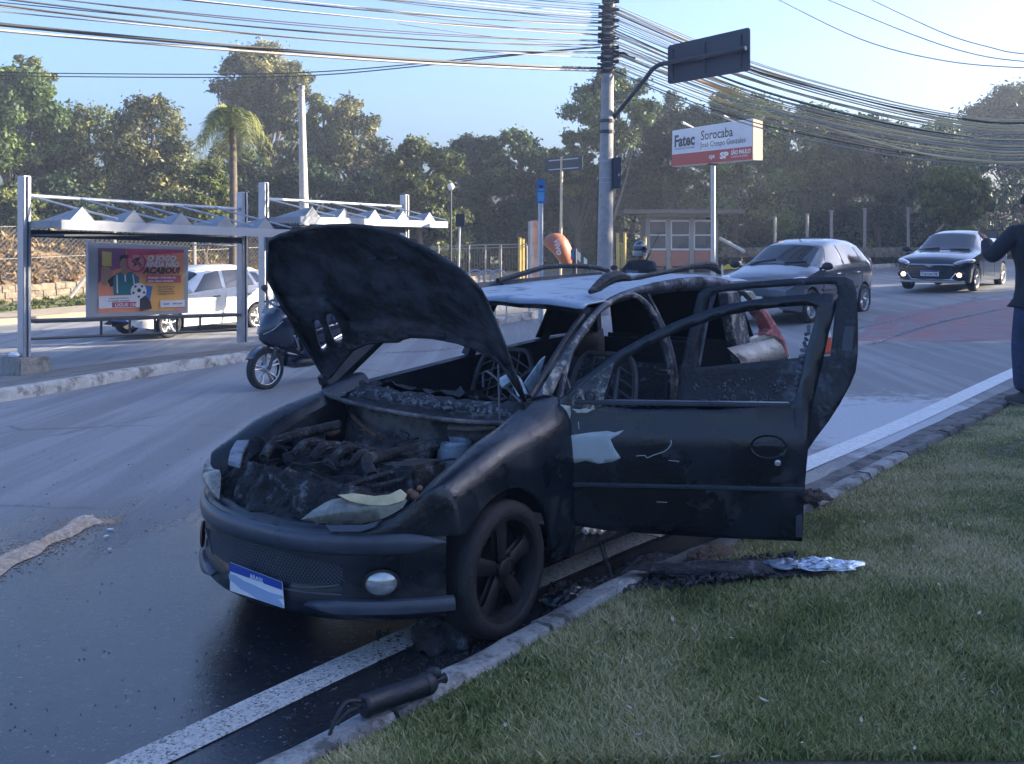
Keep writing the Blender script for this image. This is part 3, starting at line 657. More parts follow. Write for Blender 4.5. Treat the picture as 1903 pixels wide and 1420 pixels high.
# firewall, cowl beam
mb = MB(); rows = []
for z in np.linspace(.50, .88, 14):
    rows.append([(-.345 + .02 * fbm(y * 7, z * 9, 5) - .03 * (abs(y) / .6) ** 3, y, z) for y in np.linspace(-.64, .64, 50)])
M_['firewall'] = mat('scorched_firewall', (.035, .040, .05), .75, var=.6, scale=5, bump=.5, bscale=22, dirt=(.15, .14, .14), dthr=.52, dscale=5)
mb.loft(rows); mb.build('firewall', M_['firewall'], car, smooth=True)
mb = MB(); mb.tube([ox((835, 795), -.31), ox((880, 797), -.30), ox((925, 793), -.29)], .015, 8)
mb.build('firewall_bar', mat('grey_scorched_panel', (.12, .115, .115), .7, var=.35, scale=7, bump=.3), car)
mb = MB(); rows = []
for k in np.linspace(0, 1, 16):
    row = []
    for y in np.linspace(-.66, .66, 90):
        x = -.27 - .22 * k + .05 * (1 - (abs(y) / .66) ** 2); z = .865 + .055 * k - .035 * math.sin(math.pi * min(1, k * 1.3)) + .018 * (y / .66) ** 2
        row.append((x, y, z + .016 * fbm(x * 22, y * 16, 2, 5) * (.3 + k)))
    rows.append(row)
mb.loft(rows); mb.build('cowl', M_['sootash'], car, smooth=True, auto=50)
mb = MB(); mb.tube(spl([(-.25, -.64, .90), (-.235, -.45, .875), (-.20, -.2, .866), (-.19, .1, .862), (-.21, .35, .862), (-.26, .6, .87)], 6), .016, 8, flat=.7)
mb.build('cowl_beam', M_['firewall'], car, smooth=True)
mb = MB()
for _ in range(240):
    y = er.uniform(-.55, .6); x = -.30 - er.uniform(0, .15); s = er.uniform(.004, .018); mb.box((x, y, .885 + er.uniform(0, .03)), (s, s * er.uniform(.6, 2), s * .7), M=Euler((er.uniform(0, 3), er.uniform(0, 3), er.uniform(0, 3))).to_matrix())
mb.build('cowl_debris', M_['ash'], car); tag(bpy.data.objects['cowl_debris'], kind='stuff')
# towers and inner wings
def ring(mb, c, r0, r1, z0, z1): mb.lathe([(r1, z0), (r1, z1 - .01), (r1 - .01, z1), (r0 + .01, z1), (r0, z1 - .015), (0.001, z1 - .02)], c, 'Z', 24)
mb = MB(); ring(mb, tuple(oz((845, 842), .70)[:2]) + (0,), .045, .085, .5, .765); mb.build('strut_tower', mat('heat_paled_metal', (.26, .32, .38), .6, .3, var=.4, scale=8, bump=.3, dirt=(.03, .035, .04), dthr=.58, dscale=8), car, smooth=True)
mb = MB(); ring(mb, (-.02, -.50, 0), .045, .085, .5, .76); mb.build('strut_tower', M_['sootash'], car, smooth=True)
pw = [(424, 856), (428, 838), (437, 822), (452, 806), (470, 795), (477, 793), (466, 812), (455, 830), (449, 848), (446, 862)]
MB().prism([oz(p, .735) for p in pw], (0, 0, -.02)).build('inner_wing', mat('pale_inner_wing', (.20, .24, .29), .6, .3, var=.4, scale=14, bump=.3, dirt=(.03, .03, .03), dthr=.62, dscale=12), car)
mb = MB()
for sg in (1, -1): MB().loft([[(x, sg * (.585 + .02 * math.sin(x * 9)), z) for z in (.5, .62, np.interp(x, ti[:, 0], ti[:, 1]) - .04)] for x in np.linspace(-.36, .44, 14)]).build('inner_wing', M_['soot'], car, smooth=True)
mb = MB(); mb.tube(spl([oz((640, 905), .70), oz((690, 888), .715), oz((740, 874), .72), oz((795, 866), .72)], 5), .016, 8, flat=.6); mb.tube(spl([oz((690, 905), .69), oz((740, 893), .70), oz((790, 872), .715)], 5), .010, 6)
mb.build('slam_panel_bar', M_['heapash'], car, smooth=True)
mb = MB(); mb.loft([[(bx(y) - .10, y, z) for y in np.linspace(-.7, .7, 20)] for z in (.6, .2)]); mb.box((-.1, 0, .2), (1.2, 1.1, .06)); mb.box((-1.9, 0, .22), (2.6, 1.5, .05)); mb.box((-.02, 0, .33), (.5, .9, .3))
mb.build('underbody', M_['soot'], car)
# --- bonnet
AH = R_(57); HE = np.array([math.cos(AH), 0, math.sin(AH)]); HN = np.array([math.sin(AH), 0, -math.cos(AH)]); HQ = np.array([-.37, 0, .955])
def hsl(p): c = onpl(p, HQ, HN) - HQ; return (c[1], c @ HE)
hout = [hsl(p) for p in [(976, 747), (968, 720), (952, 680), (938, 640), (922, 600), (905, 560), (893, 538), (880, 524), (862, 506), (840, 490), (815, 474), (790, 461), (765, 448), (740, 437), (715, 427), (690, 421), (650, 418), (610, 419), (575, 423), (545, 429), (518, 437), (499, 447), (497, 485), (497, 520), (520, 562), (545, 606), (575, 656), (600, 700), (606, 709), (614, 702), (640, 670), (655, 652), (680, 640), (710, 637), (740, 637), (748, 632), (762, 628), (800, 630), (850, 639), (900, 656), (925, 672), (938, 690), (958, 720)]]
def slot(cx_, cy_, w, h, a):
    out = []
    for k in range(16):
        t = 2 * math.pi * k / 16; ex = abs(math.cos(t)) ** .7 * math.copysign(1, math.cos(t)) * w; ey = abs(math.sin(t)) ** .6 * math.copysign(1, math.sin(t)) * h
        out.append(hsl((cx_ + ex * math.cos(a) - ey * math.sin(a), cy_ + ex * math.sin(a) + ey * math.cos(a))))
    return out
holes = [slot(596, 622, 7.5, 30, -.24), slot(622, 609, 10, 29, -.36)]
step_l = [hsl(p) for p in [(497, 560), (583, 556), (608, 561), (625, 573), (645, 601), (674, 609), (754, 602), (825, 618), (897, 647), (925, 668), (985, 720)]]
sx_ = np.array([a for a, b in step_l]); sy_ = np.array([b for a, b in step_l])
HCN = np.mean(hout, 0)
def hood3(a, b):
    e = np.interp(a, sx_, sy_) - b                     # >0 on the raised rear channel
    k = 1 / (1 + math.exp(-e / .010))
    rim = min(np.linalg.norm(np.array((a, b)) - np.array(hp)) for hp in hout)
    d = .030 * k + .022 * math.exp(-(rim / .03) ** 2) + .010 * math.exp(-((rim - .09) / .015) ** 2) * (1 - k) + .008 * fbm(a * 5, b * 5, 2)
    bow = -.085 * ((a + .07) / .7) ** 2 - .07 * max(0, b - .45) ** 2 / .25
    p0 = HQ + np.array([0, a, 0]) + HE * b; return CO + (p0 - CO) * (1 - (d - bow - .02) / np.dot(CO - HQ, HN))
M_['hoodunder'] = mat('burnt_bonnet_underside', (.009, .012, .018), .6, var=.6, scale=4, bump=.5, bscale=26, dirt=(.060, .075, .098), dthr=.54, dscale=2.2, rvar=.15)
hood = plate(hout, holes, hood3, .028).build('bonnet', M_['hoodunder'], car, smooth=True, solid=.014, auto=55)
mb = MB()
for p in ((695, 476), (735, 476), (820, 622), (676, 620)):
    a, b = hsl(p); mb.box(hood3(a, b) + HN * .010, (.012, .055, .012), M=Matrix.Rotation(-AH, 3, 'Y'))
mb.build('bonnet_clip', M_['rub'], hood)
mb = MB(); mb.tube(spl([(-.40, .60, .93), oz((905, 690), 1.02), oz((898, 720), .94)], 4), .006, 6); mb.tube([onpl((926, 672), (-.30, 0, 0), (1, 0, 0)), onpl((928, 780), (-.2, 0, 0), (1, 0, 0))], .0045, 6)
mb.build('bonnet_stay', M_['rub'], car, smooth=True)
for p in ((606, 709), (975, 746)): MB().box(np.array(onpl(p, HQ, HN)) + np.array((-.02, 0, -.02)), (.10, .03, .05), bev=.008).build('bonnet_hinge', M_['sootash'], car)
# --- glasshouse
def lerp_y(p, ya): return [oy(q, y) for q, y in zip(p, ya)]
U = lerp_y([(996, 735), (1022, 695), (1048, 655), (1072, 618), (1097, 580), (1120, 556), (1148, 541), (1190, 527), (1235, 517), (1275, 511), (1316, 509), (1350, 514), (1382, 527)], [.635, .615, .595, .575, .555, .545, .54, .54, .54, .54, .54, .545, .55])
Lw = lerp_y([(1024, 738), (1040, 700), (1060, 660), (1083, 625), (1108, 592), (1130, 571), (1160, 553), (1200, 543), (1245, 537), (1280, 533), (1316, 531), (1352, 535), (1384, 548)], [.66, .64, .62, .605, .59, .585, .58, .58, .58, .58, .58, .585, .59])
mb = MB(); md = [(a + b) / 2 + np.array([0, .022, .006]) for a, b in zip(U, Lw)]; inn = [a + np.array([0, -.05, -.03]) for a in Lw]; inu = [a + np.array([-.0, -.05, -.045]) for a in U]
mb.loft([inu, U, md, Lw, inn]); mb.build('roof_side', M_['pillar'], car, smooth=True, sub=1, auto=70)
mb = MB(); mb.loft([[p + np.array([0, .004, .003]) for p in U[:5]], [(a * .45 + b * .55) + np.array([0, .030, .010]) for a, b in zip(U[:5], Lw[:5])], [p + np.array([0, .006, 0]) for p in Lw[:5]]]); mb.build('front_pillar', M_['pillarash'], car, smooth=True, sub=1)
mb = MB(); mb.tube(spl([oy((984, 738), .60), oy((1010, 697), .585), oy((1036, 655), .57), oy((1062, 615), .55), oy((1084, 585), .54)], 4), .016, 6); mb.build('windscreen_seal', M_['soot'], car, smooth=True)
# door aperture flange and centre pillar
arch = spl(lerp_y([(1040, 740), (1050, 690), (1064, 645), (1084, 612), (1106, 585), (1128, 565), (1150, 552), (1171, 547), (1190, 555), (1208, 573), (1226, 605), (1240, 645), (1248, 685), (1252, 735)], [.66, .645, .63, .62, .61, .60, .595, .59, .60, .62, .65, .68, .70, .72]), 4)
mb = MB(); mb.tube(arch, .016, 7); mb.build('door_seal', M_['pillarash'], car, smooth=True)
mb = MB()
bp = lerp_y([(1196, 546), (1214, 580), (1232, 620), (1244, 665), (1250, 705), (1253, 760)], [.585, .615, .65, .68, .70, .73]); bw = [.030, .032, .036, .04, .045, .05]
mb.loft([[p + np.array([w, .0, 0]) for p, w in zip(bp, bw)], [p + np.array([w * .3, .03, 0]) for p, w in zip(bp, bw)], [p + np.array([-w * .5, .03, 0]) for p, w in zip(bp, bw)], [p + np.array([-w * 1.3, -.0, 0]) for p, w in zip(bp, bw)], [p + np.array([-w, -.06, 0]) for p, w in zip(bp, bw)]])
mb.build('centre_pillar', M_['pillar'], car, smooth=True, auto=60)
# roof skin: buckled by the heat
def roofz(x, y): return 1.405 + .045 * math.sin(math.pi * min(1, max(0, (-x - .85) / 3.0)) * .62) - .030 * (abs(y) / .55) ** 2.5 - .10 * max(0, (-x - 2.7)) ** 2 + .006 * math.sin(y * 22 + .6 * math.sin(x * 2)) * math.exp(-((x + 1.5) / .7) ** 2) + .004 * fbm(x * 3, y * 8, 1)
mb = MB(); rows = []
for k in np.linspace(0, 1, 50):
    row = []
    for y in np.linspace(-.555, .555, 34):
        x0 = -.84 - .15 * (abs(y) / .55) ** 2.2; x = x0 + (-3.12 - x0) * k; z = roofz(x, y) - (.02 * (1 - k / .02) if k < .02 else 0); row.append((x, y, z))
    rows.append(row)
M_['roof'] = mat('heat_stripped_roof', (.25, .31, .385), .42, .25, var=.22, scale=2.6, bump=.10, bscale=14, dirt=(.10, .13, .17), dthr=.60, dscale=5, rvar=.1)
mb.loft(rows); mb.build('roof', M_['roof'], car, smooth=True, solid=.008, auto=60)
mb = MB(); hd = []
for dz, dx in ((-.012, -.0), (-.045, -.02), (-.05, -.09), (-.02, -.10)): hd.append([(-.845 - .15 * (abs(y) / .55) ** 2.2 + dx, y, roofz(-.85, y) + dz) for y in np.linspace(-.54, .54, 24)])
mb.loft(hd, closed=False); mb.build('windscreen_header', M_['pillar'], car, smooth=True)
mb = MB(); rr = [oy(p, .50) for p in ((1096, 543), (1112, 532), (1128, 520), (1148, 514), (1175, 517), (1210, 511), (1250, 503), (1285, 496), (1310, 493), (1326, 496), (1338, 508))]
mb.tube(spl(rr, 4), [r for r in np.interp(np.linspace(0, 10, 41), range(11), [.012, .03, .036, .034, .015, .014, .015, .018, .026, .030, .012])], 8)
mb.build('roof_rail', M_['sootash'], car, smooth=True)
mb = MB(); mb.tube(spl([oy(p, -.52) for p in ((925, 522), (960, 512), (1000, 500), (1015, 496), (1060, 494), (1100, 496), (1130, 503))], 4), .018, 7); mb.build('roof_rail', M_['sootash'], car, smooth=True)
# far side of the body: pillars, door inner skins
def yv(x, z): return -(.74 - .16 * max(0, (z - .95)) / .45 - .0)
mb = MB()
def bar(a, b, w, t=.05): mb.tube([(a[0], yv(*a), a[1]), ((a[0] + b[0]) / 2, yv((a[0] + b[0]) / 2, (a[1] + b[1]) / 2) - .012, (a[1] + b[1]) / 2), (b[0], yv(*b), b[1])], [w, w * .9, w * .8], 6)
bar((-.36, .92), (-1.05, 1.40), .062); bar((-1.62, .95), (-1.78, 1.42), .05); bar((-2.45, .98), (-2.60, 1.42), .055); bar((-3.15, 1.0), (-2.95, 1.40), .06); bar((-1.0, 1.40), (-3.0, 1.42), .035)
mb.build('far_pillar', M_['soot'], car, smooth=True)
mb = MB(); rows = []
for x in np.linspace(-.42, -3.25, 40):
    zb = np.interp(-x, [.4, .7, 1.5, 2.3, 3.3], [.90, .912, .955, .985, 1.0]); rows.append([(x, -.79, .25), (x, -.80, .6), (x, -.775, zb - .06), (x, -.735, zb), (x, -.70, zb - .01), (x, -.68, zb - .12 + .02 * fbm(x * 6, 1, 1)), (x, -.70, .6), (x, -.68, .3)])
mb.loft(rows); mb.build('far_body_side', M_['soot'], car, smooth=True, auto=40)
# interior: floor, dash beam, seats
mb = MB(); mb.box((-1.9, 0, .30), (2.7, 1.4, .05))
mb.loft([[(-.50 - .12 * k + .03 * fbm(y * 6, k, 2), y, .93 - .10 * k * k + .05 * fbm(y * 7, k * 3, 4)) for y in np.linspace(-.64, .64, 40)] for k in np.linspace(0, 1.4, 10)])
mb.tube([(-.72, -.62, .72), (-.74, 0, .74), (-.72, .62, .72)], .035, 8); mb.build('cabin_wreck', M_['sootash'], car, smooth=True)
def seat(name, c, w, h0, h1, lean, m):
    s = MB(); cx_, cy_, cz_ = c
    f_ = lambda a, b: (cx_ - lean * b, cy_ + a * w, cz_ + b)
    s.tube(spl([f_(-1, h0), f_(-.98, h1 * .7), f_(-.72, h1 * .97), f_(-.3, h1), f_(.3, h1), f_(.72, h1 * .97), f_(.98, h1 * .7), f_(1, h0)], 5), .017, 7)
    for k in range(9):
        b = h0 + (h1 - h0) * (k + .5) / 9.5; s.tube([f_(-.9, b - .05), f_(0, b + .03), f_(.9, b - .05)], .006, 5)
    for k in (-.5, 0, .5): s.tube([f_(k, h0), f_(k * .8, h1)], .007, 5)
    s.box((cx_ + .2, cy_, cz_ + .02), (.42, w * 1.8, .08), bev=.02)
    return s.build(name, m, car, smooth=True)
M_['seatframe'] = mat('charred_seat_frame', (.05, .06, .075), .65, .3, var=.5, scale=12, bump=.3)
seat('seat_frame', (-1.35, .36, .42), .22, .05, .62, .35, M_['seatframe']); seat('seat_frame', (-1.35, -.36, .42), .22, .05, .60, .35, M_['seatframe'])
mb = MB(); mb.box((-2.3, 0, .62), (.14, 1.2, .55), M=Matrix.Rotation(-.3, 3, 'Y'), bev=.04); mb.box((-2.1, 0, .44), (.45, 1.2, .2), bev=.04); mb.build('rear_bench', M_['sootash'], car)
mb = MB(); mb.lathe([(.178 + .014 * math.cos(t), .014 * math.sin(t)) for t in np.linspace(0, 2 * math.pi, 9)], (-.86, .36, .88), 'Z', 28, M=Matrix.Rotation(1.1, 3, 'Y')); mb.tube([(-.86, .36, .88), (-.70, .36, .80)], .02, 7); mb.tube([(-.86, .19, .88), (-.86, .53, .88)], .010, 6)
mb.build('steering_wheel', M_['soot'], car, smooth=True)
mb = MB(); mb.tube(spl([(-.52, .50, .95), (-.55, .42, 1.03), (-.52, .36, 1.0)], 3), .03, 6); mb.prism([oy(p, .50) for p in ((975, 712), (990, 690), (1006, 668), (1014, 662), (1002, 700), (985, 730))], (0, -.006, .0)); mb.build('windscreen_fragment', mat('molten_glass', (.30, .40, .48), .3, .0, var=.35, scale=12, bump=.4), car)
# rear of the body on the open side
QY = .66
mb = MB(); mb.prism([oy(p, QY) for p in ((1352, 545), (1372, 541), (1384, 575), (1396, 640), (1402, 690), (1382, 690), (1366, 630), (1358, 588))], (0, -.07, 0)); mb.build('rear_pillar', M_['pillarash'], car, bevel=.006)
mb = MB(); mb.prism([oy(p, QY) for p in ((1376, 639), (1400, 629), (1424, 622), (1441, 624), (1457, 631), (1464, 648), (1468, 664), (1450, 690), (1400, 700), (1392, 675))], (0, -.05, 0)); mb.build('quarter_panel', M_['silver'], car, bevel=.003)
mb = MB(); mb.prism([oy(p, QY) for p in ((1384, 541), (1399, 541), (1411, 558), (1421, 580), (1431, 600), (1436, 612), (1424, 622), (1432, 608), (1423, 590), (1412, 572))], (0, -.05, 0)); mb.build('tailgate_pillar', M_['silver'], car, bevel=.006)
mb = MB(); mb.prism([oy(p, QY + .012) for p in ((1408, 572), (1420, 572), (1432, 586), (1443, 603), (1452, 618), (1459, 631), (1468, 664), (1462, 662), (1455, 634), (1440, 626), (1424, 622), (1434, 612), (1426, 596), (1416, 582))], (0, -.10, 0)); mb.build('tail_lamp', M_['redlens'], car, bevel=.008)
mb = MB(); mb.prism([oy(p, -.60) for p in ((1330, 520), (1420, 540), (1440, 610), (1380, 630))], (0, 1.15, 0)); 
mb = MB(); mb.box((-3.2, 0, .72), (.08, 1.3, .5), bev=.03); mb.box((-2.75, 0, .62), (.9, 1.25, .04)); mb.build('tailgate', M_['soot'], car)
M_['sootglass'] = mat('sooted_glass', (.008, .011, .016), .5, var=.5, scale=6, bump=.1)
MB().add([(-3.24, -.60, .92), (-3.24, .58, .92), (-3.02, .50, 1.40), (-3.02, -.52, 1.40)], [(0, 1, 2, 3)]).build('rear_window', M_['sootglass'], car, solid=.006)
MB().add([(-2.35, -.71, 1.0), (-3.2, -.70, 1.0), (-2.98, -.56, 1.40), (-2.45, -.58, 1.41)], [(0, 1, 2, 3)]).build('rear_side_window', M_['sootglass'], car, solid=.006)
mb = MB(); mb.loft([[(x, y, roofz(x, y) - .035) for y in np.linspace(-.5, .5, 12)] for x in np.linspace(-1.0, -3.0, 14)]); mb.build('headliner', M_['soot'], car, smooth=True)
mb = MB(); rows = []
for x in np.linspace(-2.55, -3.30, 12): zb = archz(x, -2.44, .30, .36); rows.append([(x, .66, 1.0), (x, .74, .94), (x, .79, .82), (x, .81, .65), (x, .80, max(.28, zb))])
mb.loft(rows); mb.box((-3.25, 0, .45), (.2, 1.5, .3), bev=.05); mb.build('rear_quarter', M_['sootpaint'], car, smooth=True)
mb = MB(); mb.box((-1.45, .745, .27), (1.9, .10, .12), bev=.02); mb.box((-1.62, .70, .62), (.09, .10, .7), bev=.02); mb.box((-.53, .70, .60), (.06, .12, .72), bev=.01); mb.build('sill', M_['sootash'], car)
# --- doors
def doorspace(hx, hy, phi):
    a = R_(phi); d = np.array([-math.cos(a), math.sin(a), 0]); n = np.array([math.sin(a), math.cos(a), 0]); h = np.array([hx, hy, 0])
    def to2(p): c = onpl(p, h, n) - h; return (c @ d, c[2])
    def to3(s, z, t=0): return h + d * s + np.array([0, 0, z]) + n * t
    return to2, to3, n, d
to2, to3, dn, dd = doorspace(-.50, .80, 60)
fo = [to2(p) for p in [(1066, 975), (1057, 960), (1053, 925), (1050, 880), (1047, 830), (1043, 790), (1038, 762), (1040, 742), (1068, 712), (1100, 690), (1150, 652), (1200, 624), (1250, 600), (1300, 580), (1350, 566), (1400, 557), (1450, 551), (1500, 547), (1545, 545), (1557, 548), (1552, 575), (1540, 620), (1527, 680), (1516, 725), (1509, 757), (1504, 810), (1498, 870), (1493, 940), (1491, 1005), (1400, 1001), (1300, 997), (1200, 990), (1120, 984)]]
fh = [to2(p) for p in [(1118, 757), (1130, 725), (1143, 688), (1170, 664), (1205, 642), (1250, 622), (1300, 603), (1350, 587), (1400, 577), (1450, 571), (1495, 568), (1512, 570), (1516, 580), (1512, 605), (1500, 645), (1488, 700), (1478, 745), (1465, 751), (1300, 753), (1200, 755)]]
def dsurf(t3, zb=.95):
    prof = ([.30, .36, .45, .555, .56, .575, .58, .68, .76, .80, .84, .90, .955, 1.1, 1.5], [-.034, -.020, -.010, -.004, .010, .010, -.002, .004, .006, .004, -.012, -.024, -.032, -.045, -.10])
    h0 = t3(0, 0); n0 = t3(0, 0, 1) - h0
    def fn(s, z):                                      # dished panel: slide along the sight line so that the traced outline holds
        p0 = np.asarray(t3(s, z)); return CO + (p0 - CO) * (1 - np.interp(z, *prof) / np.dot(CO - h0, n0))
    return fn
M_['doorburnt'] = mat('burnt_door_paint', (.004, .009, .018), .30, var=.5, scale=3, bump=.10, bscale=30, rvar=.14, spec=.6, dirt=(.030, .034, .042), dthr=.62, dscale=4)
fd = plate(fo, [fh], dsurf(to3), .04).build('front_door', M_['doorburnt'], car, smooth=True, solid=.012, auto=50)
bp_ = [to2(p) for p in [(1070, 965), (1060, 860), (1055, 770), (1140, 762), (1500, 762), (1494, 860), (1485, 995), (1250, 985)]]
plate(bp_, [], lambda s, z: to3(s, z, -.085 + .02 * fbm(s * 4, z * 4, 2)), .08).build('door_lining', M_['soot'], fd, smooth=True)
mb = MB(); mb.box(to3(1.055, .64, -.05), (.03, .09, .60), M=Matrix.Rotation(math.atan2(dd[1], dd[0]), 3, 'Z')); mb.box(to3(.52, .955, -.03), (1.0, .05, .02), M=Matrix.Rotation(math.atan2(dd[1], dd[0]), 3, 'Z'), bev=.006); mb.build('door_edge', M_['rub'], fd)
tz = dsurf(to3)
def ond(p, dt=0): s, z = to2(p); return np.asarray(tz(s, z)) + dn * dt
sp_ = [(1061, 756), (1064, 738), (1074, 722), (1089, 711), (1124, 684), (1142, 672), (1117, 758), (1090, 762)]
plate([to2(p) for p in sp_], [], lambda s, z: tz(s, z) + dn * (.004 + .003 * fbm(s * 30, z * 30, 1)), .015).build('mirror_base', M_['pillarash'], fd, smooth=True, solid=.01)
mb = MB(); mb.lathe([(.024, -.01), (.026, .006), (.019, .008), (.017, -.004), (.001, -.006)], ond((1096, 736), .006), 'Z', 18, M=frame((0, 0, 0), dd, (0, 0, 1)).to_3x3()); mb.lathe([(.011, 0), (.012, .006), (.006, .006), (.005, 0)], ond((1077, 742), .006), 'Z', 12, M=frame((0, 0, 0), dd, (0, 0, 1)).to_3x3()); mb.build('mirror_socket', M_['ink'], fd, smooth=True)
M_['whitepeel'] = mat('blistered_white_filler', (.50, .50, .43), .8, var=.2, scale=20, bump=.5, dirt=(.08, .08, .08), dthr=.60, dscale=18)
def patch(name, pts, m, dt=.0065, k=2):
    o2 = [to2(p) for p in pts]; out = []
    for i, a in enumerate(o2):
        b = o2[(i + 1) % len(o2)]
        for j in range(4):
            t = j / 4; out.append((a[0] + (b[0] - a[0]) * t + .0035 * mnoise.noise(Vector((i * 3 + j, 1, 5))), a[1] + (b[1] - a[1]) * t + .0035 * mnoise.noise(Vector((i * 3 + j, 7, 2)))))
    return plate(out, [], lambda s, z: tz(s, z) + dn * dt, .02).build(name, m, fd, smooth=True, solid=.002)
zz = lambda L, ox_, oy_: [(ox_ + a / 3.505, oy_ + b / 3.505) for a, b in L]
patch('peeled_patch', zz([(1012, 425), (1060, 380), (1110, 372), (1180, 362), (1290, 352), (1340, 362), (1400, 346), (1370, 375), (1312, 408), (1338, 465), (1380, 528), (1330, 553), (1230, 565), (1150, 545), (1080, 562), (1058, 530), (1022, 550)], 760, 700), M_['peeled'])
patch('peeled_patch', zz([(982, 180), (1052, 190), (1055, 240), (1045, 285), (1008, 285), (990, 225)], 760, 700), M_['whitepeel'])
patch('peeled_patch', zz([(1062, 205), (1110, 212), (1150, 200), (1180, 212), (1200, 170), (1212, 208), (1160, 232), (1090, 232)], 760, 700), M_['whitepeel'], .013)
mb = MB(); mb.tube(spl([ond(p, .007) for p in ((1182, 847), (1198, 846), (1203, 850), (1215, 845), (1235, 838), (1246, 827), (1247, 817))], 4), .0022, 5); mb.tube([ond((1242, 855), .007), ond((1262, 857), .007)], .0018, 5); mb.tube([ond((1220, 932), .007), ond((1240, 933), .007)], .0016, 5); mb.tube([ond((1075, 783), .007), ond((1076, 797), .007)], .002, 5)
mb.build('scratch', M_['peeled'], fd)
# moulding, handle, lock
mb = MB(); mb.loft([[to3(s, z, np.interp(z, [.30, .36, .45, .555], [-.034, -.02, -.01, -.004]) + o) for s in np.linspace(-.005, 1.073, 30)] for z, o in ((.552, .002), (.560, .016), (.572, .018), (.578, .004))]); mb.build('moulding', M_['rub'], fd, smooth=True)
Mh = frame(ond((1428, 830), .004), dd, (0, 0, 1)); hw = .083
mb = MB(); mb.loft([[Mh @ Vector((hw * k * math.cos(w), .053 * k * math.sin(w), h)) for w in np.linspace(0, 2 * math.pi, 33)[:-1]] for k, h in ((1.04, -.002), (1, .006), (.93, .004), (.85, -.010), (.6, -.018), (.1, -.02))], closed=True, capb=True)
hd_ = mb.build('door_handle', M_['doorburnt'], fd, smooth=True)
mb = MB(); mb.tube([Mh @ Vector((x, .012 - .10 * x * x * 8, .010)) for x in np.linspace(-.072, .072, 9)], [.006, .012, .014, .015, .015, .015, .014, .012, .006], 8, flat=.6); mb.build('handle_lever', M_['rub'], hd_, smooth=True)
mb = MB(); mb.lathe([(.014, -.003), (.0145, .003), (.010, .005), (.001, .005)], ond((1445, 860), .004), 'Z', 16, M=frame((0, 0, 0), dd, (0, 0, 1)).to_3x3()); mb.build('door_lock', M_['lens'], fd, smooth=True)
mb = MB(); mb.tube([ond((1143, 676), -.01), ond((1128, 722), -.012), ond((1116, 759), -.012)], .011, 6); mb.tube([ond((1150, 668), -.02), ond((1141, 758), -.02)], .010, 6); mb.build('window_divider', M_['rub'], fd, smooth=True)
# melted window rag on the rear frame
mb = MB()
for k in range(14):
    t = k / 13; p = np.array(ond((1506 - 28 * t, 610 + 135 * t), -.01)); mb.box(p - dd * (.006 + .012 * abs(mnoise.noise(Vector((k * 1.3, 2, 1))))), (.018, .015, .035), M=Euler((k, k * 2, k * .7)).to_matrix(), bev=.004)
mb.build('melted_seal', M_['ash'], fd)
# rear door
r2, r3, rn, rd = doorspace(-1.62, .80, 60)
ro = [r2(p) for p in [(1256, 745), (1262, 700), (1275, 640), (1290, 575), (1298, 545), (1312, 535), (1335, 530), (1398, 524), (1470, 518), (1530, 515), (1556, 515), (1574, 516), (1585, 522), (1592, 545), (1594, 600), (1594, 656), (1590, 690), (1580, 715), (1560, 752), (1540, 782), (1515, 815), (1490, 852), (1470, 890), (1455, 940), (1440, 985), (1350, 985), (1262, 980), (1255, 860)]]
rh = [r2(p) for p in [(1294, 684), (1300, 640), (1308, 590), (1316, 556), (1328, 544), (1400, 536), (1480, 531), (1535, 528), (1552, 529), (1556, 536), (1552, 580), (1547, 630), (1543, 662), (1493, 664), (1400, 673)]]
rz_ = dsurf(r3)
M_['doorash'] = mat('ash_flecked_door', (.012, .016, .024), .5, var=.5, scale=6, bump=.35, bscale=35, dirt=(.10, .12, .15), dthr=.625, dscale=7, rvar=.12)
rdoor = plate(ro, [rh], rz_, .04).build('rear_door', M_['doorash'], car, smooth=True, solid=.014, auto=50)
def onr(p, dt=0): s, z = r2(p); return np.asarray(rz_(s, z)) + rn * dt
mb = MB(); mb.loft([[onr((x + dx, y), dt) for x, y in ((1570, 606), (1566, 628), (1563, 652))] for dx, dt in ((0, .009), (3, .014), (17, .014), (20, .009))], capa=False); mb.build('door_handle', M_['rub'], rdoor, smooth=True)
mb = MB(); mb.tube([onr((1296, 690), -.02), onr((1312, 600), -.02), onr((1328, 545), -.02)], .016, 6); mb.build('window_channel', M_['pillar'], rdoor, smooth=True)
mb = MB()
for k in range(300):
    a, b = er.random(), er.random(); x = 1290 + 195 * a; y = 700 + 46 * b ** .7
    if mnoise.noise(Vector((x * .03, y * .05, 1))) < -.02: continue
    s = er.uniform(.004, .014); mb.box(onr((x, y), .012), (s, s, s * .6), M=Euler((er.random() * 3, er.random() * 3, er.random() * 3)).to_matrix())
tag(mb.build('ash_flakes', M_['ash'], rdoor), kind='stuff')
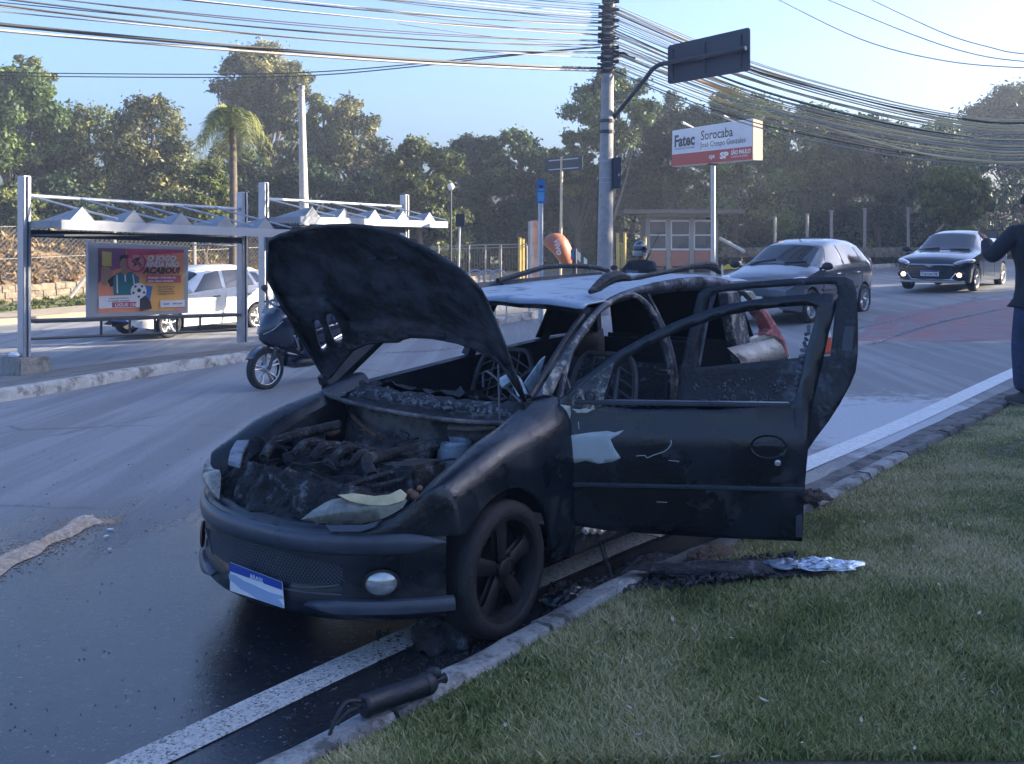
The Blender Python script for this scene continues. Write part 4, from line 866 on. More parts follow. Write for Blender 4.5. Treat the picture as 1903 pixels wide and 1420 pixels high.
# --- wheels
def wheel(parent, c, sg, r=.298, w=.185, rr=.222, m=None, spokes=5, name='wheel', tm=None, wide=.34):
    sgn = sg; hw_ = w / 2
    def pr(L): return [(a, sgn * b) for a, b in L]
    t = MB().lathe(pr([(rr - .004, -hw_ * .9), (rr + .02, -hw_), (r - .02, -hw_ * .95), (r - .004, -hw_ * .75), (r, -hw_ * .4), (r, hw_ * .4), (r - .004, hw_ * .75), (r - .02, hw_ * .95), (r - .045, hw_ * 1.02), (rr + .018, hw_), (rr, hw_ * .9), (rr - .004, hw_ * .8)]), c, 'Y', 44)
    wo = t.build(name, tm or M_['tyre'], parent, smooth=True, auto=50)
    b = MB().lathe(pr([(rr + .002, -hw_ * .9), (rr - .02, -hw_ * .3), (rr - .022, hw_ * .55), (rr - .006, hw_ * .9), (rr + .004, hw_ * .93), (rr + .003, hw_ * .85)]), c, 'Y', 40)
    b.lathe(pr([(rr - .02, -.02), (.001, -.02)]), c, 'Y', 24)
    k = 2 * math.pi / spokes
    for i in range(spokes):
        a = i * k + .3; rows = []
        for q, (rad, half, y) in enumerate(((.03, .5, hw_ * .62), (.07, wide, hw_ * .72), (.13, wide * .62, hw_ * .74), (.175, wide * .5, hw_ * .74), (rr - .012, wide * .62, hw_ * .66))):
            rows.append([(c[0] + rad * math.cos(a + s * half * k), c[1] + sgn * (y - abs(s) ** 2 * .012), c[2] + rad * math.sin(a + s * half * k)) for s in (-1, -.6, 0, .6, 1)])
        b.loft(rows); b.loft([[(p[0], p[1] - sgn * .03, p[2]) for p in r_] for r_ in rows])
    b.lathe(pr([(.045, hw_ * .6), (.045, hw_ * .78), (.038, hw_ * .84), (.001, hw_ * .84)]), c, 'Y', 18)
    for i in range(4):
        a = i * math.pi / 2 + .5; b.lathe(pr([(.009, hw_ * .7), (.009, hw_ * .82), (.001, hw_ * .84)]), (c[0] + .062 * math.cos(a), c[1], c[2] + .062 * math.sin(a)), 'Y', 8)
    b.build('rim', m or M_['rimblack'], wo, smooth=True, auto=40)
    return wo
for x, y in ((.02, .715), (.02, -.715), (-2.43, .70), (-2.43, -.70)): wheel(car, (x, y, .298), 1 if y > 0 else -1)
# trailing melted wires and drip under the sill
mb = MB(); mb.tube(spl([oy((1112, 985), .78), oy((1120, 1030), .80), onpl((1138, 1075), (0, .84, 0), (0, 1, 0)), oz((1142, 1105), .02)], 5), .006, 6); mb.tube(spl([oy((1118, 985), .78), oy((1128, 1040), .81), oz((1150, 1100), .02)], 5), .004, 6)
mb.build('hanging_cable', M_['soot'], car, smooth=True)
mb = MB()
for k in range(9):
    p = oy((1086 + k * 4.5, 985 + 3 * math.sin(k * 2)), .815); mb.ell(p, (.02 + .008 * (k % 3), .012, .014), 8, 5)
mb.build('melted_trim', M_['silver'], car, smooth=True)
# ------------------------------------------------------------------ trees
LM = {
 'olive': leafmat('olive_leaves', [(0.022, 0.036, 0.014), (0.072, 0.094, 0.029), (0.165, 0.190, 0.055), (0.300, 0.310, 0.105)]),
 'green': leafmat('green_leaves', [(0.014, 0.034, 0.012), (0.046, 0.086, 0.026), (0.116, 0.174, 0.049), (0.238, 0.289, 0.085)]),
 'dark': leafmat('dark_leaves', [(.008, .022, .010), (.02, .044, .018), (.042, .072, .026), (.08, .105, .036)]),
 'yellow': leafmat('yellow_green_leaves', [(.05, .075, .018), (.11, .14, .03), (.19, .21, .05), (.27, .26, .09)], .4),
 'brown': leafmat('dry_leaves', [(0.028, 0.036, 0.016), (0.076, 0.090, 0.032), (0.180, 0.178, 0.064), (0.340, 0.305, 0.130)]),
}
def leaves(cl, n, size, seed, flat=.0, droop=0., elong=1.6):
    g = np.random.default_rng(seed); cl = np.asarray(cl, float); K = len(cl)
    w = cl[:, 3] ** 2; idx = g.choice(K, n, p=w / w.sum()); c = cl[idx]
    d = g.standard_normal((n, 3)); d /= np.linalg.norm(d, axis=1)[:, None]
    r = c[:, 3] * (.35 + .75 * g.random(n) ** .6) * np.where(g.random(n) < .14, 1.55, 1.0); pos = c[:, :3] + d * r[:, None] * np.array([1, 1, .78])
    nr = d * .6 + g.standard_normal((n, 3)) * .7 + np.array([0, 0, .5]); nr /= np.linalg.norm(nr, axis=1)[:, None]
    a = np.cross(nr, g.standard_normal((n, 3))); a[:, 2] -= droop; a /= np.linalg.norm(a, axis=1)[:, None]; b = np.cross(nr, a); b /= np.linalg.norm(b, axis=1)[:, None]
    s = size * (.55 + .8 * g.random(n)); L_ = s[:, None] * elong * .5; W_ = s[:, None] * .5
    V = np.stack([pos - a * L_, pos + b * W_ * .8 + a * L_ * .1, pos + a * L_, pos - b * W_ * .8 + a * L_ * .1], 1)
    t = np.clip(.40 + .22 * g.standard_normal(K)[idx] + .20 * g.standard_normal(n), 0, 1)
    return V, t
def leafobj(name, V, t, m, parent=None):
    n = len(V); me = bpy.data.meshes.new(name); me.vertices.add(n * 4); me.vertices.foreach_set('co', V.reshape(-1)); me.loops.add(n * 4); me.loops.foreach_set('vertex_index', np.arange(n * 4, dtype=np.int32))
    me.polygons.add(n); me.polygons.foreach_set('loop_start', (np.arange(n) * 4).astype(np.int32)); me.update(calc_edges=True)
    me.attributes.new('tint', 'FLOAT', 'POINT').data.foreach_set('value', np.repeat(t, 4).astype(np.float32)); me.materials.append(m)
    o = bpy.data.objects.new(name, me); C.objects.link(o)
    if parent: o.parent = parent; ROOT[o.name] = ROOT[parent.name]
    return o
def tree(label, px_, py_, rx, ry, d, kind='olive', n=9000, size=.17, seed=0, clumps=46, airy=0., trunk='bark', name='tree', group='trees behind the road', low=.0, base=None, loc=None, droop=.2):
    """crown centre / half size in photo pixels at distance d"""
    s = d / F; n = int(n * 2.6); size *= .62; clumps = int(clumps * 1.9)
    if group == 'trees on the bank at the left': d += 9; s = d / F
    if loc is None: c = P(px_, py_, d); rxm, rzm = rx * s, ry * s
    else: c = np.array(loc, float); rxm, rzm = rx, ry
    g = random.Random(seed); z0 = (float(H(c[0], c[1])) - .1) if base is None else base
    root = thing(name, label, 'tree', (c[0], c[1], z0), 0, group); cz = c[2] - z0
    cl = []
    for k in range(clumps):
        while True:
            q = (g.uniform(-1, 1), g.uniform(-1, 1), g.uniform(-1, 1)); rr = sum(a * a for a in q)
            if .25 * (1 - airy) < rr < 1: break
        shape = 1 - .35 * max(0, q[2]) ** 2
        cl.append((q[0] * rxm * shape, q[1] * rxm * .8 * shape, cz + q[2] * rzm, (.14 + .18 * g.random()) * min(rxm, rzm) * (1.0 - .35 * airy)))
    if low > 0:
        for k in range(int(clumps * low)): cl.append((g.uniform(-1, 1) * rxm * 1.05, g.uniform(-.7, .7) * rxm, g.uniform(.3, max(.5, cz - rzm * .6)), .34 * min(rxm, rzm) * g.uniform(.6, 1.1)))
    V, t = leaves(cl, n, size, seed, droop=droop)
    leafobj('crown', V, t, LM[kind], root)
    tr = MB(); top = Vector((0, 0, cz + rzm * .45)); r0 = .035 * (cz + rzm) * .55 + .04
    bend = Vector((g.uniform(-.3, .3), g.uniform(-.3, .3), 0)) * .6
    path = [Vector((0, 0, -.2)) , top * .25 + bend * .4, top * .5 + bend, top * .75 + bend * .6, top]
    pp = spl([tuple(p) for p in path], 4); tr.tube(pp, list(np.linspace(r0, r0 * .25, len(pp))), 7)
    for k in range(min(len(cl), 16 + int(14 * airy))):
        e = Vector(cl[k][:3]); s0 = Vector(pp[g.randint(4, len(pp) - 4)]) if len(pp) > 9 else Vector(pp[2]); m_ = s0.lerp(e, .5) + Vector((g.uniform(-.2, .2), g.uniform(-.2, .2), .15 * rzm))
        tr.tube(spl([tuple(s0), tuple(m_), tuple(e)], 3), list(np.linspace(r0 * .34, .012, 7)), 5)
    tr.build('trunk', M_[trunk], root, smooth=True)
    return root
G1, G2 = 'trees on the bank at the left', 'trees behind the guard house and fence'
tree('tall green tree cut by the left edge of the photo behind the first shelter', 22, 235, 95, 115, 30, 'green', 9000, .19, 11, group=G1, airy=.3)
tree('feathery branch tip tree rising above the leftmost tree', 55, 150, 60, 45, 33, 'olive', 1500, .18, 12, 22, .8, group=G1, trunk='barkpale')
tree('light olive spreading tree left of the pointed brownish tree', 165, 285, 95, 85, 33, 'olive', 9000, .18, 13, group=G1, low=.3)
tree('pointed brownish tree with sunlit crown above the poster', 283, 285, 78, 105, 31, 'brown', 10000, .17, 14, group=G1, low=.3)
tree('low glossy sunlit tree just left of the palm', 385, 365, 50, 62, 27, 'yellow', 4500, .17, 15, 30, group=G1)
tree('sunlit bushy shrub tree behind the left shelter post', 30, 385, 45, 60, 27, 'olive', 4000, .17, 16, 28, group=G1)
tree('tallest tree with rounded brown crown touching the cables', 495, 165, 92, 80, 40, 'brown', 10000, .19, 17, 50, .45, trunk='barkpale', group=G1)
tree('airy lower tier tree beneath the tallest brown crown', 500, 280, 115, 70, 41, 'olive', 7500, .19, 18, 46, .5, trunk='barkpale', group=G1)
tree('brownish tree with pointed tip right of the tall concrete lamp pole', 655, 285, 78, 100, 37, 'brown', 9500, .18, 19, group=G1, airy=.25, low=.2)
tree('small narrow leafy tree between lamp pole and brown crown', 600, 235, 45, 60, 39, 'olive', 4000, .18, 20, 30, .3, group=G1)
tree('pale yellowish green round tree above the second shelter end', 785, 315, 72, 62, 40, 'olive', 8000, .17, 21, group=G2, low=.3)
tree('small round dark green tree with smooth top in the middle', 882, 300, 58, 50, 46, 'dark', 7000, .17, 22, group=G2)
tree('thin wispy tree against the sky left of the utility pole', 965, 300, 62, 62, 45, 'green', 4200, .17, 23, 36, .75, group=G2)
tree('tall airy tree directly behind the concrete utility pole', 1135, 205, 78, 82, 42, 'green', 6500, .17, 24, 46, .65, trunk='barkpale', group=G2)
tree('yellowish tree behind the small street name sign', 1075, 305, 58, 62, 43, 'yellow', 4500, .16, 25, 34, .5, group=G2)
tree('dark compact tree behind the college sign', 1240, 245, 62, 66, 46, 'dark', 8000, .18, 26, group=G2, low=.2)
tree('broad dark tree with sunlit top right of the dark sign back', 1365, 245, 105, 72, 44, 'green', 12000, .18, 27, 60, group=G2, low=.2)
tree('broad dark tree with ragged sunlit top under the cable bundle', 1500, 268, 100, 70, 45, 'green', 11000, .18, 28, 56, group=G2, low=.2)
tree('dark spreading tree under the sagging cables left of the bamboo', 1630, 285, 98, 72, 44, 'dark', 11000, .18, 29, 56, group=G2, low=.2)
tree('dark tree with yellow lit edge behind the sagging cables', 1745, 300, 82, 78, 46, 'green', 9500, .18, 30, 50, group=G2, low=.2)
tree('large grey green tree cut by the right edge of the photo', 1885, 245, 95, 82, 56, 'dark', 12000, .22, 31, 60, group=G2)
tree('bright yellow green bamboo clump beside the dark trees', 1775, 362, 72, 55, 38, 'yellow', 5500, .19, 32, 34, group=G2, low=.15, droop=.8, name='bamboo')
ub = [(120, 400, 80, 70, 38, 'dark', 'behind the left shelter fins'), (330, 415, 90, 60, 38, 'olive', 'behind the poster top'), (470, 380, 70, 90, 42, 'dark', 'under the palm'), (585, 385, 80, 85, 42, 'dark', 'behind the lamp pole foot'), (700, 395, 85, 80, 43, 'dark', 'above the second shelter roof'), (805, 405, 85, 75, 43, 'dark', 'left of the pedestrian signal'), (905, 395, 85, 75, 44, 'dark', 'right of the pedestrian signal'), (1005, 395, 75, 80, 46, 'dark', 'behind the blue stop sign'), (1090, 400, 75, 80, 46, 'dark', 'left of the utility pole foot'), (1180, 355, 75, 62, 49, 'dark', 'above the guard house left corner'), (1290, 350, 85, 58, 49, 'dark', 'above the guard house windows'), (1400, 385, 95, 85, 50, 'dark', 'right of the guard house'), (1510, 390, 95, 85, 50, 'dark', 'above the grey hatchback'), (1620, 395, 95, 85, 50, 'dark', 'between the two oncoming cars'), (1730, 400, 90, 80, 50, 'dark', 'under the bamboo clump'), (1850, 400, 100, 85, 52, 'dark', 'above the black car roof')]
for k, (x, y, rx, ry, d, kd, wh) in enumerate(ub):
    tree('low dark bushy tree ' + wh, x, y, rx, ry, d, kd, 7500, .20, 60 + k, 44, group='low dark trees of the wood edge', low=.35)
# palm
pc = P(432, 215, 30); pz = float(H(pc[0], pc[1])); palm = thing('palm_tree', 'palm with drooping fronds in front of the tallest tree', 'palm', (pc[0], pc[1], pz))
ph = pc[2] - pz; mb = MB(); mb.tube(spl([(0, 0, -.2), (.03, 0, ph * .5), (0, 0, ph)], 6), list(np.linspace(.15, .09, 13)), 9); mb.build('trunk', M_['bark'], palm, smooth=True)
g = random.Random(5); V = []; T_ = []
for k in range(34):
    a = g.uniform(0, 6.28); el = g.uniform(-.1, 1.2); L_ = g.uniform(1.3, 1.9); p0 = Vector((0, 0, ph)); hd2 = Vector((math.cos(a), math.sin(a), 0)); tt = g.uniform(.3, 1)
    pts = [p0 + hd2 * (L_ * t * math.cos(el) * (1 - .2 * t)) + Vector((0, 0, L_ * (math.sin(el) * t - (1.05 + .3 * g.random()) * t * t * .95))) for t in np.linspace(.03, 1, 30)]
    for i, p in enumerate(pts[:-1]):
        dr = (pts[i + 1] - p).normalized(); sd_ = dr.cross(Vector((0, 0, 1))).normalized(); ll = .42 * math.sin(math.pi * min(1, .12 + i / 31)) + .08
        for sg in (1, -1):
            tip = p + sd_ * sg * ll * .75 + dr * ll * .4 + Vector((0, 0, -ll * .55)); w_ = dr * .018
            V.append([p - w_, p + w_, tip + w_ * .2, tip - w_ * .2]); T_.append(min(1, max(0, tt + g.uniform(-.15, .15))))
leafobj('crown', np.array([[tuple(q) for q in f] for f in V]), np.array(T_), LM['olive'], palm)
# trees out of frame on the right that keep the foreground in shade
for k, (x, y, h, r) in enumerate([(29, -13, 14, 5.4), (29, -6.5, 14.5, 5.4), (28.5, 0, 14.5, 5.4), (33, 3.5, 16, 5.6), (28.5, 6, 14.5, 5.4), (33, 10, 16, 5.6), (28.5, 12.5, 15, 5.4), (28.5, 18.5, 15.5, 5.2), (29.5, 24, 14.5, 4.6), (33, 30.5, 6, 3.0), (36, 36, 11, 4.4), (37, 40, 12, 5.0), (41, 47, 12, 5.0)]):
    tree('tall dense shade tree beyond the right edge of the photo', 0, 0, r, h * .44, 1, 'dark', 11000, .55, 90 + k, 60, loc=(x, y, h * .58), group='shade trees beyond the right edge', low=.4)
# ------------------------------------------------------------------ left bank: stone wall, slope, fence
M_['drygrass'] = mat('dry_grass_bank', (.30, .19, .09), .95, var=.45, scale=7, bump=1., bscale=16, dirt=(.13, .085, .05), dthr=.53, dscale=5)
def bankz(u, a): return Hu(u, FN) + .52 + np.interp(a, [0, .5, 2, 4, 8, 14], [.05, .30, .85, 1.45, 1.85, 1.9]) * np.interp(u, [-30, 19, 25, 32], [1, 1, .75, .5])
mb = MB(); mb.loft([[(*XY(u, FN + 4.9 + a), bankz(u, a) + .12 * fbm(u * .9, a * .9, 3)) for a in np.linspace(-.2, 14, 36)] for u in np.arange(-30, 45, .5)])
tag(mb.build('dry_bank', M_['drygrass'], smooth=True), kind='structure')
# tufts on the bank
cl = []
for k in range(900):
    u, a = random.uniform(9, 26), random.uniform(.1, 5); x, y = XY(u, FN + 4.9 + a); cl.append((x, y, bankz(u, a) + .06, .09 + .08 * random.random()))
V, t = leaves(cl, 16000, .11, 77, droop=-.8, elong=2.6); LM['straw'] = leafmat('straw_grass', [(.10, .065, .03), (.22, .14, .06), (.36, .24, .11), (.46, .34, .18)], .2)
tag(leafobj('dry_grass', V, t, LM['straw']), kind='stuff')
cl = []
for k in range(700):
    u, a = random.uniform(8, 30), random.uniform(2.0, 4.5); x, y = XY(u, FN + a); cl.append((x, y, Hu(u, FN) + .18 + (a - 2) * .02, .03 + .03 * random.random()))
V, t = leaves(cl, 26000, .038, 78, droop=-.8, elong=2.8); tag(leafobj('verge_grass', V, t, LM['yellow']), kind='stuff')
M_['stone'] = mat('rough_stone', (.26, .215, .16), .95, var=.35, scale=6, bump=.9, bscale=18, dirt=(.15, .12, .09), dthr=.56, dscale=5)
sw = thing('stone_wall', 'low pale rubble stone wall below the dry grass bank', 'wall', (*XY(14, FN + 4.85), Hu(14, FN) + .1)); mb = MB()
for r_ in range(3):
    u = 5 + .2 * r_
    while u < 27:
        ln = random.uniform(.28, .6); x, y = XY(u + ln / 2, FN + 4.75 + random.uniform(-.02, .02)); mb.box((x, y, Hu(u, FN) + .10 + .19 * r_ + .09), (ln + .01, .26, .19 + random.uniform(-.01, .02)), rz=math.pi / 2 - TH, bev=.02); u += ln
mb.build('stones', M_['stone'], sw, world=True, smooth=True)
M_['post'] = mat('fence_post_concrete', (.30, .28, .25), .9, var=.2, scale=6, bump=.3)
M_['meshwire'] = mat('fence_wire', (.26, .25, .23), .55, .4, var=.2)
def link_fence(label, us_, n, z0, h, sp_=.16):
    f = thing('chain_link_fence', label, 'fence', (*XY(us_[0], n), z0(us_[0])))
    for u in us_:
        x, y = XY(u, n); MB().tube([(x, y, z0(u) - .2), (x, y, z0(u) + h * .9), (x - .10 * EN[0], y - .10 * EN[1], z0(u) + h + .05)], [.065, .06, .055], 6).build('post', M_['post'], f, world=True, smooth=True)
    m_ = MB(); uu = np.arange(us_[0], us_[-1], sp_)
    for u in np.arange(us_[0] - h, us_[-1], sp_):
        for sg in (1, -1):
            a, b = (u, u + h) if sg > 0 else (u + h, u); za, zb = 0., 1.
            pts = []
            for t in np.linspace(0, 1, 5):
                q = a + (b - a) * t
                if us_[0] <= q <= us_[-1]: pts.append((*XY(q, n), z0(q) + .05 + (h - .1) * t))
            if len(pts) > 1: m_.tube([pts[0], pts[-1]], .006, 3, cap=False)
    for k in (.05, .5, .98): m_.tube([(*XY(u, n), z0(u) + h * k) for u in np.linspace(us_[0], us_[-1], 14)], .009, 4)
    o = m_.build('wire_mesh', M_['meshwire'], f, world=True)
    return f
link_fence('chain link fence with leaning concrete posts along the dry bank', [6.0, 9.1, 12.2, 14.9, 17.9, 20.9, 23.9, 26.9], FN + 5.1, lambda u: Hu(u, FN) + .45, 2.0)
mb = MB(); x, y = XY(-.2, FN + 5.1); a = P(130, 553, 27.2); b = P(165, 508, 27.6); mb.tube([a, b], .05, 6); tag(mb.build('leaning_post', M_['post'], smooth=True), 'diagonal grey brace post leaning against the bank left of the poster', 'post')
# ------------------------------------------------------------------ bus shelters
SA, SB = P(45, 663, 16.5), P(450, 636, 20.0)
sdir = (SB - SA)[:2] / np.linalg.norm((SB - SA)[:2]); sper = np.array([sdir[1], -sdir[0]])
if sper[1] > 0: sper = -sper
def shelter(A, label, top0, top1, railp0, railp1, f0, f1, L_, h0, h1, blk):
    """A foot of first post; s along, q towards the road, z absolute"""
    sh = thing('bus_shelter', label, 'bus shelter', (A[0], A[1], A[2]), 0, 'bus shelters on the island')
    W = lambda s, q, z: (A[0] + sdir[0] * s + sper[0] * q, A[1] + sdir[1] * s + sper[1] * q, z)
    ang = math.atan2(sdir[1], sdir[0])
    for s, zt, zb in ((0, top0, h0), (L_, top1, h1)):
        m = MB(); c = W(s, 0, (zt + zb) / 2); m.box(c, (.13, .20, zt - zb), rz=ang, bev=.012); p = m.build('post', M_['steel'], sh, world=True)
        m = MB(); m.box(W(s, .106, (zt + zb) / 2), (.018, .03, zt - zb - .02), rz=ang); m.build('post_groove', M_['steeldark'], p, world=True)
    zr = lambda s: railp0 + (railp1 - railp0) * s / L_
    zf = lambda s: f0 + (f1 - f0) * s / L_
    m = MB(); m.tube([W(0, 0, zr(0)), W(L_, 0, zr(L_))], .03, 8); m.build('top_rail', M_['steel'], sh, world=True, smooth=True)
    D = 1.15; e = .22
    m = MB(); m.box((0, 0, 0), (.01, .01, .01))
    m = MB(); rows = []
    for q in (D, D + .05): rows.append([W(-.05, q, zf(0) - .02), W(L_ + e, q, zf(L_) - .02), W(L_ + e, q, zf(L_) + .13), W(-.05, q, zf(0) + .13)])
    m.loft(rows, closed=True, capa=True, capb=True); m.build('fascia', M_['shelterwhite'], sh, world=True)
    # folded canopy: five gables with arched undersides
    n = 5; per = (L_ + e) / n
    for k in range(n):
        s0 = k * per + .02; m = MB(); top = []; bot = []
        for q in np.linspace(.02, D - .02, 6):
            w = per - .04; rise = .22 * (q / D) ** .8
            top.append([W(s0 + w * t, q, zf(s0) + .12 + rise * max(0, 1 - abs(t - .36) / .24) - .02 * (q < .1)) for t in np.linspace(0, 1, 26)])
            bot.append([W(s0 + w * t, q, zf(s0) + .0 + .10 * math.sin(math.pi * t)) for t in np.linspace(0, 1, 26)])
        m.loft(top); m.loft(bot)
        for r1, r2 in ((top[0], bot[0]), (top[-1], bot[-1])): m.loft([r1, r2])
        m.loft([[r[0] for r in top], [r[0] for r in bot]]); m.loft([[r[-1] for r in top], [r[-1] for r in bot]])
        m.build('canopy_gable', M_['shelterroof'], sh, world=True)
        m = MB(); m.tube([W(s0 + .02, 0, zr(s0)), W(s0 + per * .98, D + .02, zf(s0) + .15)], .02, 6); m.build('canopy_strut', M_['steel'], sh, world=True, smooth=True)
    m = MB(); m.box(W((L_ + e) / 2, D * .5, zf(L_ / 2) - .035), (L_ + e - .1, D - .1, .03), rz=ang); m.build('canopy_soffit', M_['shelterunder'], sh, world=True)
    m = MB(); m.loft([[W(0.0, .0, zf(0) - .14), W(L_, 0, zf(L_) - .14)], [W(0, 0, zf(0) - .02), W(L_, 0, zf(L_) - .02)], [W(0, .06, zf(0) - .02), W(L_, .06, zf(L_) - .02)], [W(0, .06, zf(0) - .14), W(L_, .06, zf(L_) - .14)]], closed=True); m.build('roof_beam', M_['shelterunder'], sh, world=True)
    return sh, W, ang
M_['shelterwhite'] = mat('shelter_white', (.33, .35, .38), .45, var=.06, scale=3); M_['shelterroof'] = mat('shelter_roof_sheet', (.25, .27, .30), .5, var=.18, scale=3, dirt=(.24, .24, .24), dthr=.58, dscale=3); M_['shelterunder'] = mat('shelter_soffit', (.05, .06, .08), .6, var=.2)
zpx = lambda y, d: HC + (CY - y) / F * d
L1 = float(np.linalg.norm((SB - SA)[:2]))
sh1, W1, an1 = shelter(SA, 'first bus shelter with the orange poster, concrete block under its left post', zpx(327, 16.5), zpx(357, 20), zpx(363, 16.5), zpx(389, 20), zpx(424, 15.9), zpx(440, 19.6), L1, SA[2], SB[2], True)
SA2 = P(490, 625, 21.5); L2 = L1
sh2, W2, an2 = shelter(SA2, 'second bus shelter partly hidden by the raised bonnet', zpx(339, 21.5), zpx(362, 25), zpx(369, 21.5), zpx(384, 25), zpx(414, 20.8), zpx(422, 24.4), L2, SA2[2], zpx(600, 25), False)
bc = P(47, 683, 16.5); mb = MB(); gz = float(H(bc[0], bc[1])) - .05; mb.box((bc[0], bc[1], (SA[2] + gz) / 2), (.52, .62, SA[2] - gz + .01), rz=an1, bev=.025); mb.build('base_block', mat('rough_concrete', (.30, .28, .25), .95, var=.25, scale=5, bump=.8, bscale=25, dirt=(.14, .13, .11), dthr=.56), sh1, world=True)
mb = MB(); mb.ell((bc[0] - .12, bc[1] - .12, SA[2] + .045), (.09, .06, .05), 9, 6); tag(mb.build('crumpled_paper', M_['white']), 'crumpled white paper scrap lying on the concrete block of the shelter post', 'litter')
# bench
def onsh(x, y, q=0.0):                                # photo point -> on the shelter plane shifted q to the road
    o = SA[:2] + sper * q; r = ray(x, y); t = np.dot(sper, o) / np.dot(sper, r[:2]); return np.array([0, 0, HC]) + r * t
bench = thing('bench', 'long dark bench under the first bus shelter', 'bench', onsh(50, 640, -.15))
a, b = onsh(55, 600, -.15), onsh(446, 587, -.15); a2, b2 = onsh(55, 630, -.15), onsh(446, 613, -.15)
mb = MB(); mb.loft([[p + np.array([*(sper * q), dz]) for q, dz in ((-.2, 0), (.2, 0), (.2, .05), (-.2, .05))] for p in (a, b)], closed=True, capa=True, capb=True); mb.build('seat', M_['steeldark'], bench, world=True)
mb = MB(); mb.tube([a2, b2], .025, 6); mb.build('lower_rail', M_['steeldark'], bench, world=True)
for t in (.30, .43, .55, .66, .78):
    MB().tube([a + (b - a) * t, a2 + (b2 - a2) * t], .022, 6).build('leg', M_['steeldark'], bench, world=True)
# advertising case
case = thing('poster_case', 'framed orange health campaign poster in the first bus shelter', 'poster', onsh(258, 590, -.45))
def oc(x, y): return onsh(x, y, -.45)
Mp = lambda p: frame(p, (*sdir, 0), (0, 0, 1))
mb = MB(); q4 = [oc(*p) for p in ((169, 449), (350, 458), (350, 582), (169, 592))]; nrm3 = np.array([*sper, 0])
mb.prism([p - nrm3 * .10 for p in q4], nrm3 * .10); mb.build('case', M_['shelterwhite'], case, world=True, bevel=.01)
i4 = [oc(*p) for p in ((182, 461), (341, 464), (341, 576), (182, 582))]
def pp_(a, b, o=0.0): return i4[0] * (1 - a) * (1 - b) + i4[1] * a * (1 - b) + i4[2] * a * b + i4[3] * (1 - a) * b + nrm3 * (.006 + o)
pm = lambda n, c: mat('poster_' + n, c, .45, var=.08, scale=2)
M_['po'] = pm('orange', (.78, .27, .14)); M_['po2'] = pm('amber', (.78, .40, .10)); M_['pr'] = pm('crimson', (.50, .06, .12)); M_['pp'] = pm('purple', (.22, .07, .16)); M_['pt'] = pm('teal', (.01, .16, .18)); M_['pw'] = pm('white', (.72, .72, .74)); M_['psk'] = pm('skin', (.40, .22, .14)); M_['pb'] = pm('blue', (.02, .13, .38)); M_['pk'] = pm('dark', (.03, .02, .03)); M_['pyl'] = pm('yellow', (.62, .48, .12)); M_['ppk'] = pm('pink', (.62, .22, .20))
poster = MB().add([pp_(0, 0), pp_(1, 0), pp_(1, 1), pp_(0, 1)], [(0, 1, 2, 3)]).build('poster', M_['po'], case, world=True)
lay = [0]
def pf(name, pts, m):
    lay[0] += 1; o = MB().add([pp_(a, b, .0012 * lay[0]) for a, b in pts], [tuple(range(len(pts)))]).build(name, M_[m], poster, world=True); return o
def circ(cx_, cy_, r, k=20, asp=.74): return [(cx_ + r * asp * math.cos(t), cy_ + r * math.sin(t)) for t in np.linspace(0, 2 * math.pi, k + 1)[:-1]]
pf('dark_corner', [(0, 0), (.32, 0), (.26, .3), (.12, .36), (0, .55)], 'pp')
pf('shade_band', [(.32, 0), (1, 0), (1, .05), (.32, .12)], 'pr')
pf('amber_area', [(.46, .48), (1, .36), (1, .80), (.86, 1), (.58, 1)], 'po2')
pf('yellow_card', [(.04, .05), (.145, .06), (.145, .28), (.04, .27)], 'pyl')
pf('raised_hand', [(.03, .30), (.07, .27), (.12, .30), (.16, .38), (.14, .50), (.08, .58), (.03, .55)], 'psk')
pf('figure_arm', [(.10, .50), (.17, .42), (.26, .40), (.22, .58), (.13, .60)], 'pk')
pf('figure_shirt', [(.17, .42), (.24, .37), (.31, .36), (.38, .37), (.46, .46), (.44, .73), (.17, .73), (.16, .58)], 'pt')
pf('figure_neck', [(.26, .33), (.33, .33), (.335, .37), (.30, .43), (.25, .38)], 'psk')
pf('figure_face', circ(.295, .24, .115, 18, .52), 'psk')
pf('figure_hair', [(.235, .21), (.24, .12), (.29, .09), (.345, .12), (.355, .21), (.33, .16), (.27, .155)], 'pk')
pf('shirt_stripe', [(.195, .42), (.21, .41), (.215, .70), (.20, .70)], 'pw'); pf('shirt_stripe', [(.375, .40), (.39, .41), (.42, .68), (.405, .69)], 'pw'); pf('shirt_stripe', [(.285, .41), (.30, .41), (.305, .52), (.29, .52)], 'pw')
pf('ban_ring', circ(.42, .22, .16), 'pr'); pf('ban_ring_inner', circ(.42, .22, .128), 'ppk'); pf('mosquito', [(.36, .20), (.41, .15), (.48, .12), (.44, .2), (.49, .26), (.43, .25), (.38, .30), (.40, .23)], 'pk'); pf('ban_bar', [(.335, .12), (.352, .105), (.505, .315), (.488, .33)], 'pr')
pf('blue_bin', [(.52, .58), (.61, .60), (.58, .82), (.54, .80)], 'pb')
pf('white_panel', [(0, .74), (.46, .73), (.46, .93), (0, .93)], 'pw'); pf('red_tab', [(.145, .84), (.42, .84), (.42, .92), (.145, .92)], 'pr')
pf('football', circ(.445, .67, .125, 20), 'pw'); pf('football_patch', circ(.45, .66, .035, 6), 'pk')
for a in range(5): pf('football_patch', circ(.445 + .07 * .74 * 1.25 * math.cos(a * 1.257 + .3), .67 + .09 * math.sin(a * 1.257 + .3), .022, 5), 'pk')
pf('dark_prop', [(.46, .80), (.52, .74), (.58, .84), (.60, .96), (.47, .98)], 'pk'); pf('logo_strip', [(.70, .83), (1, .83), (1, .945), (.70, .945)], 'pw')
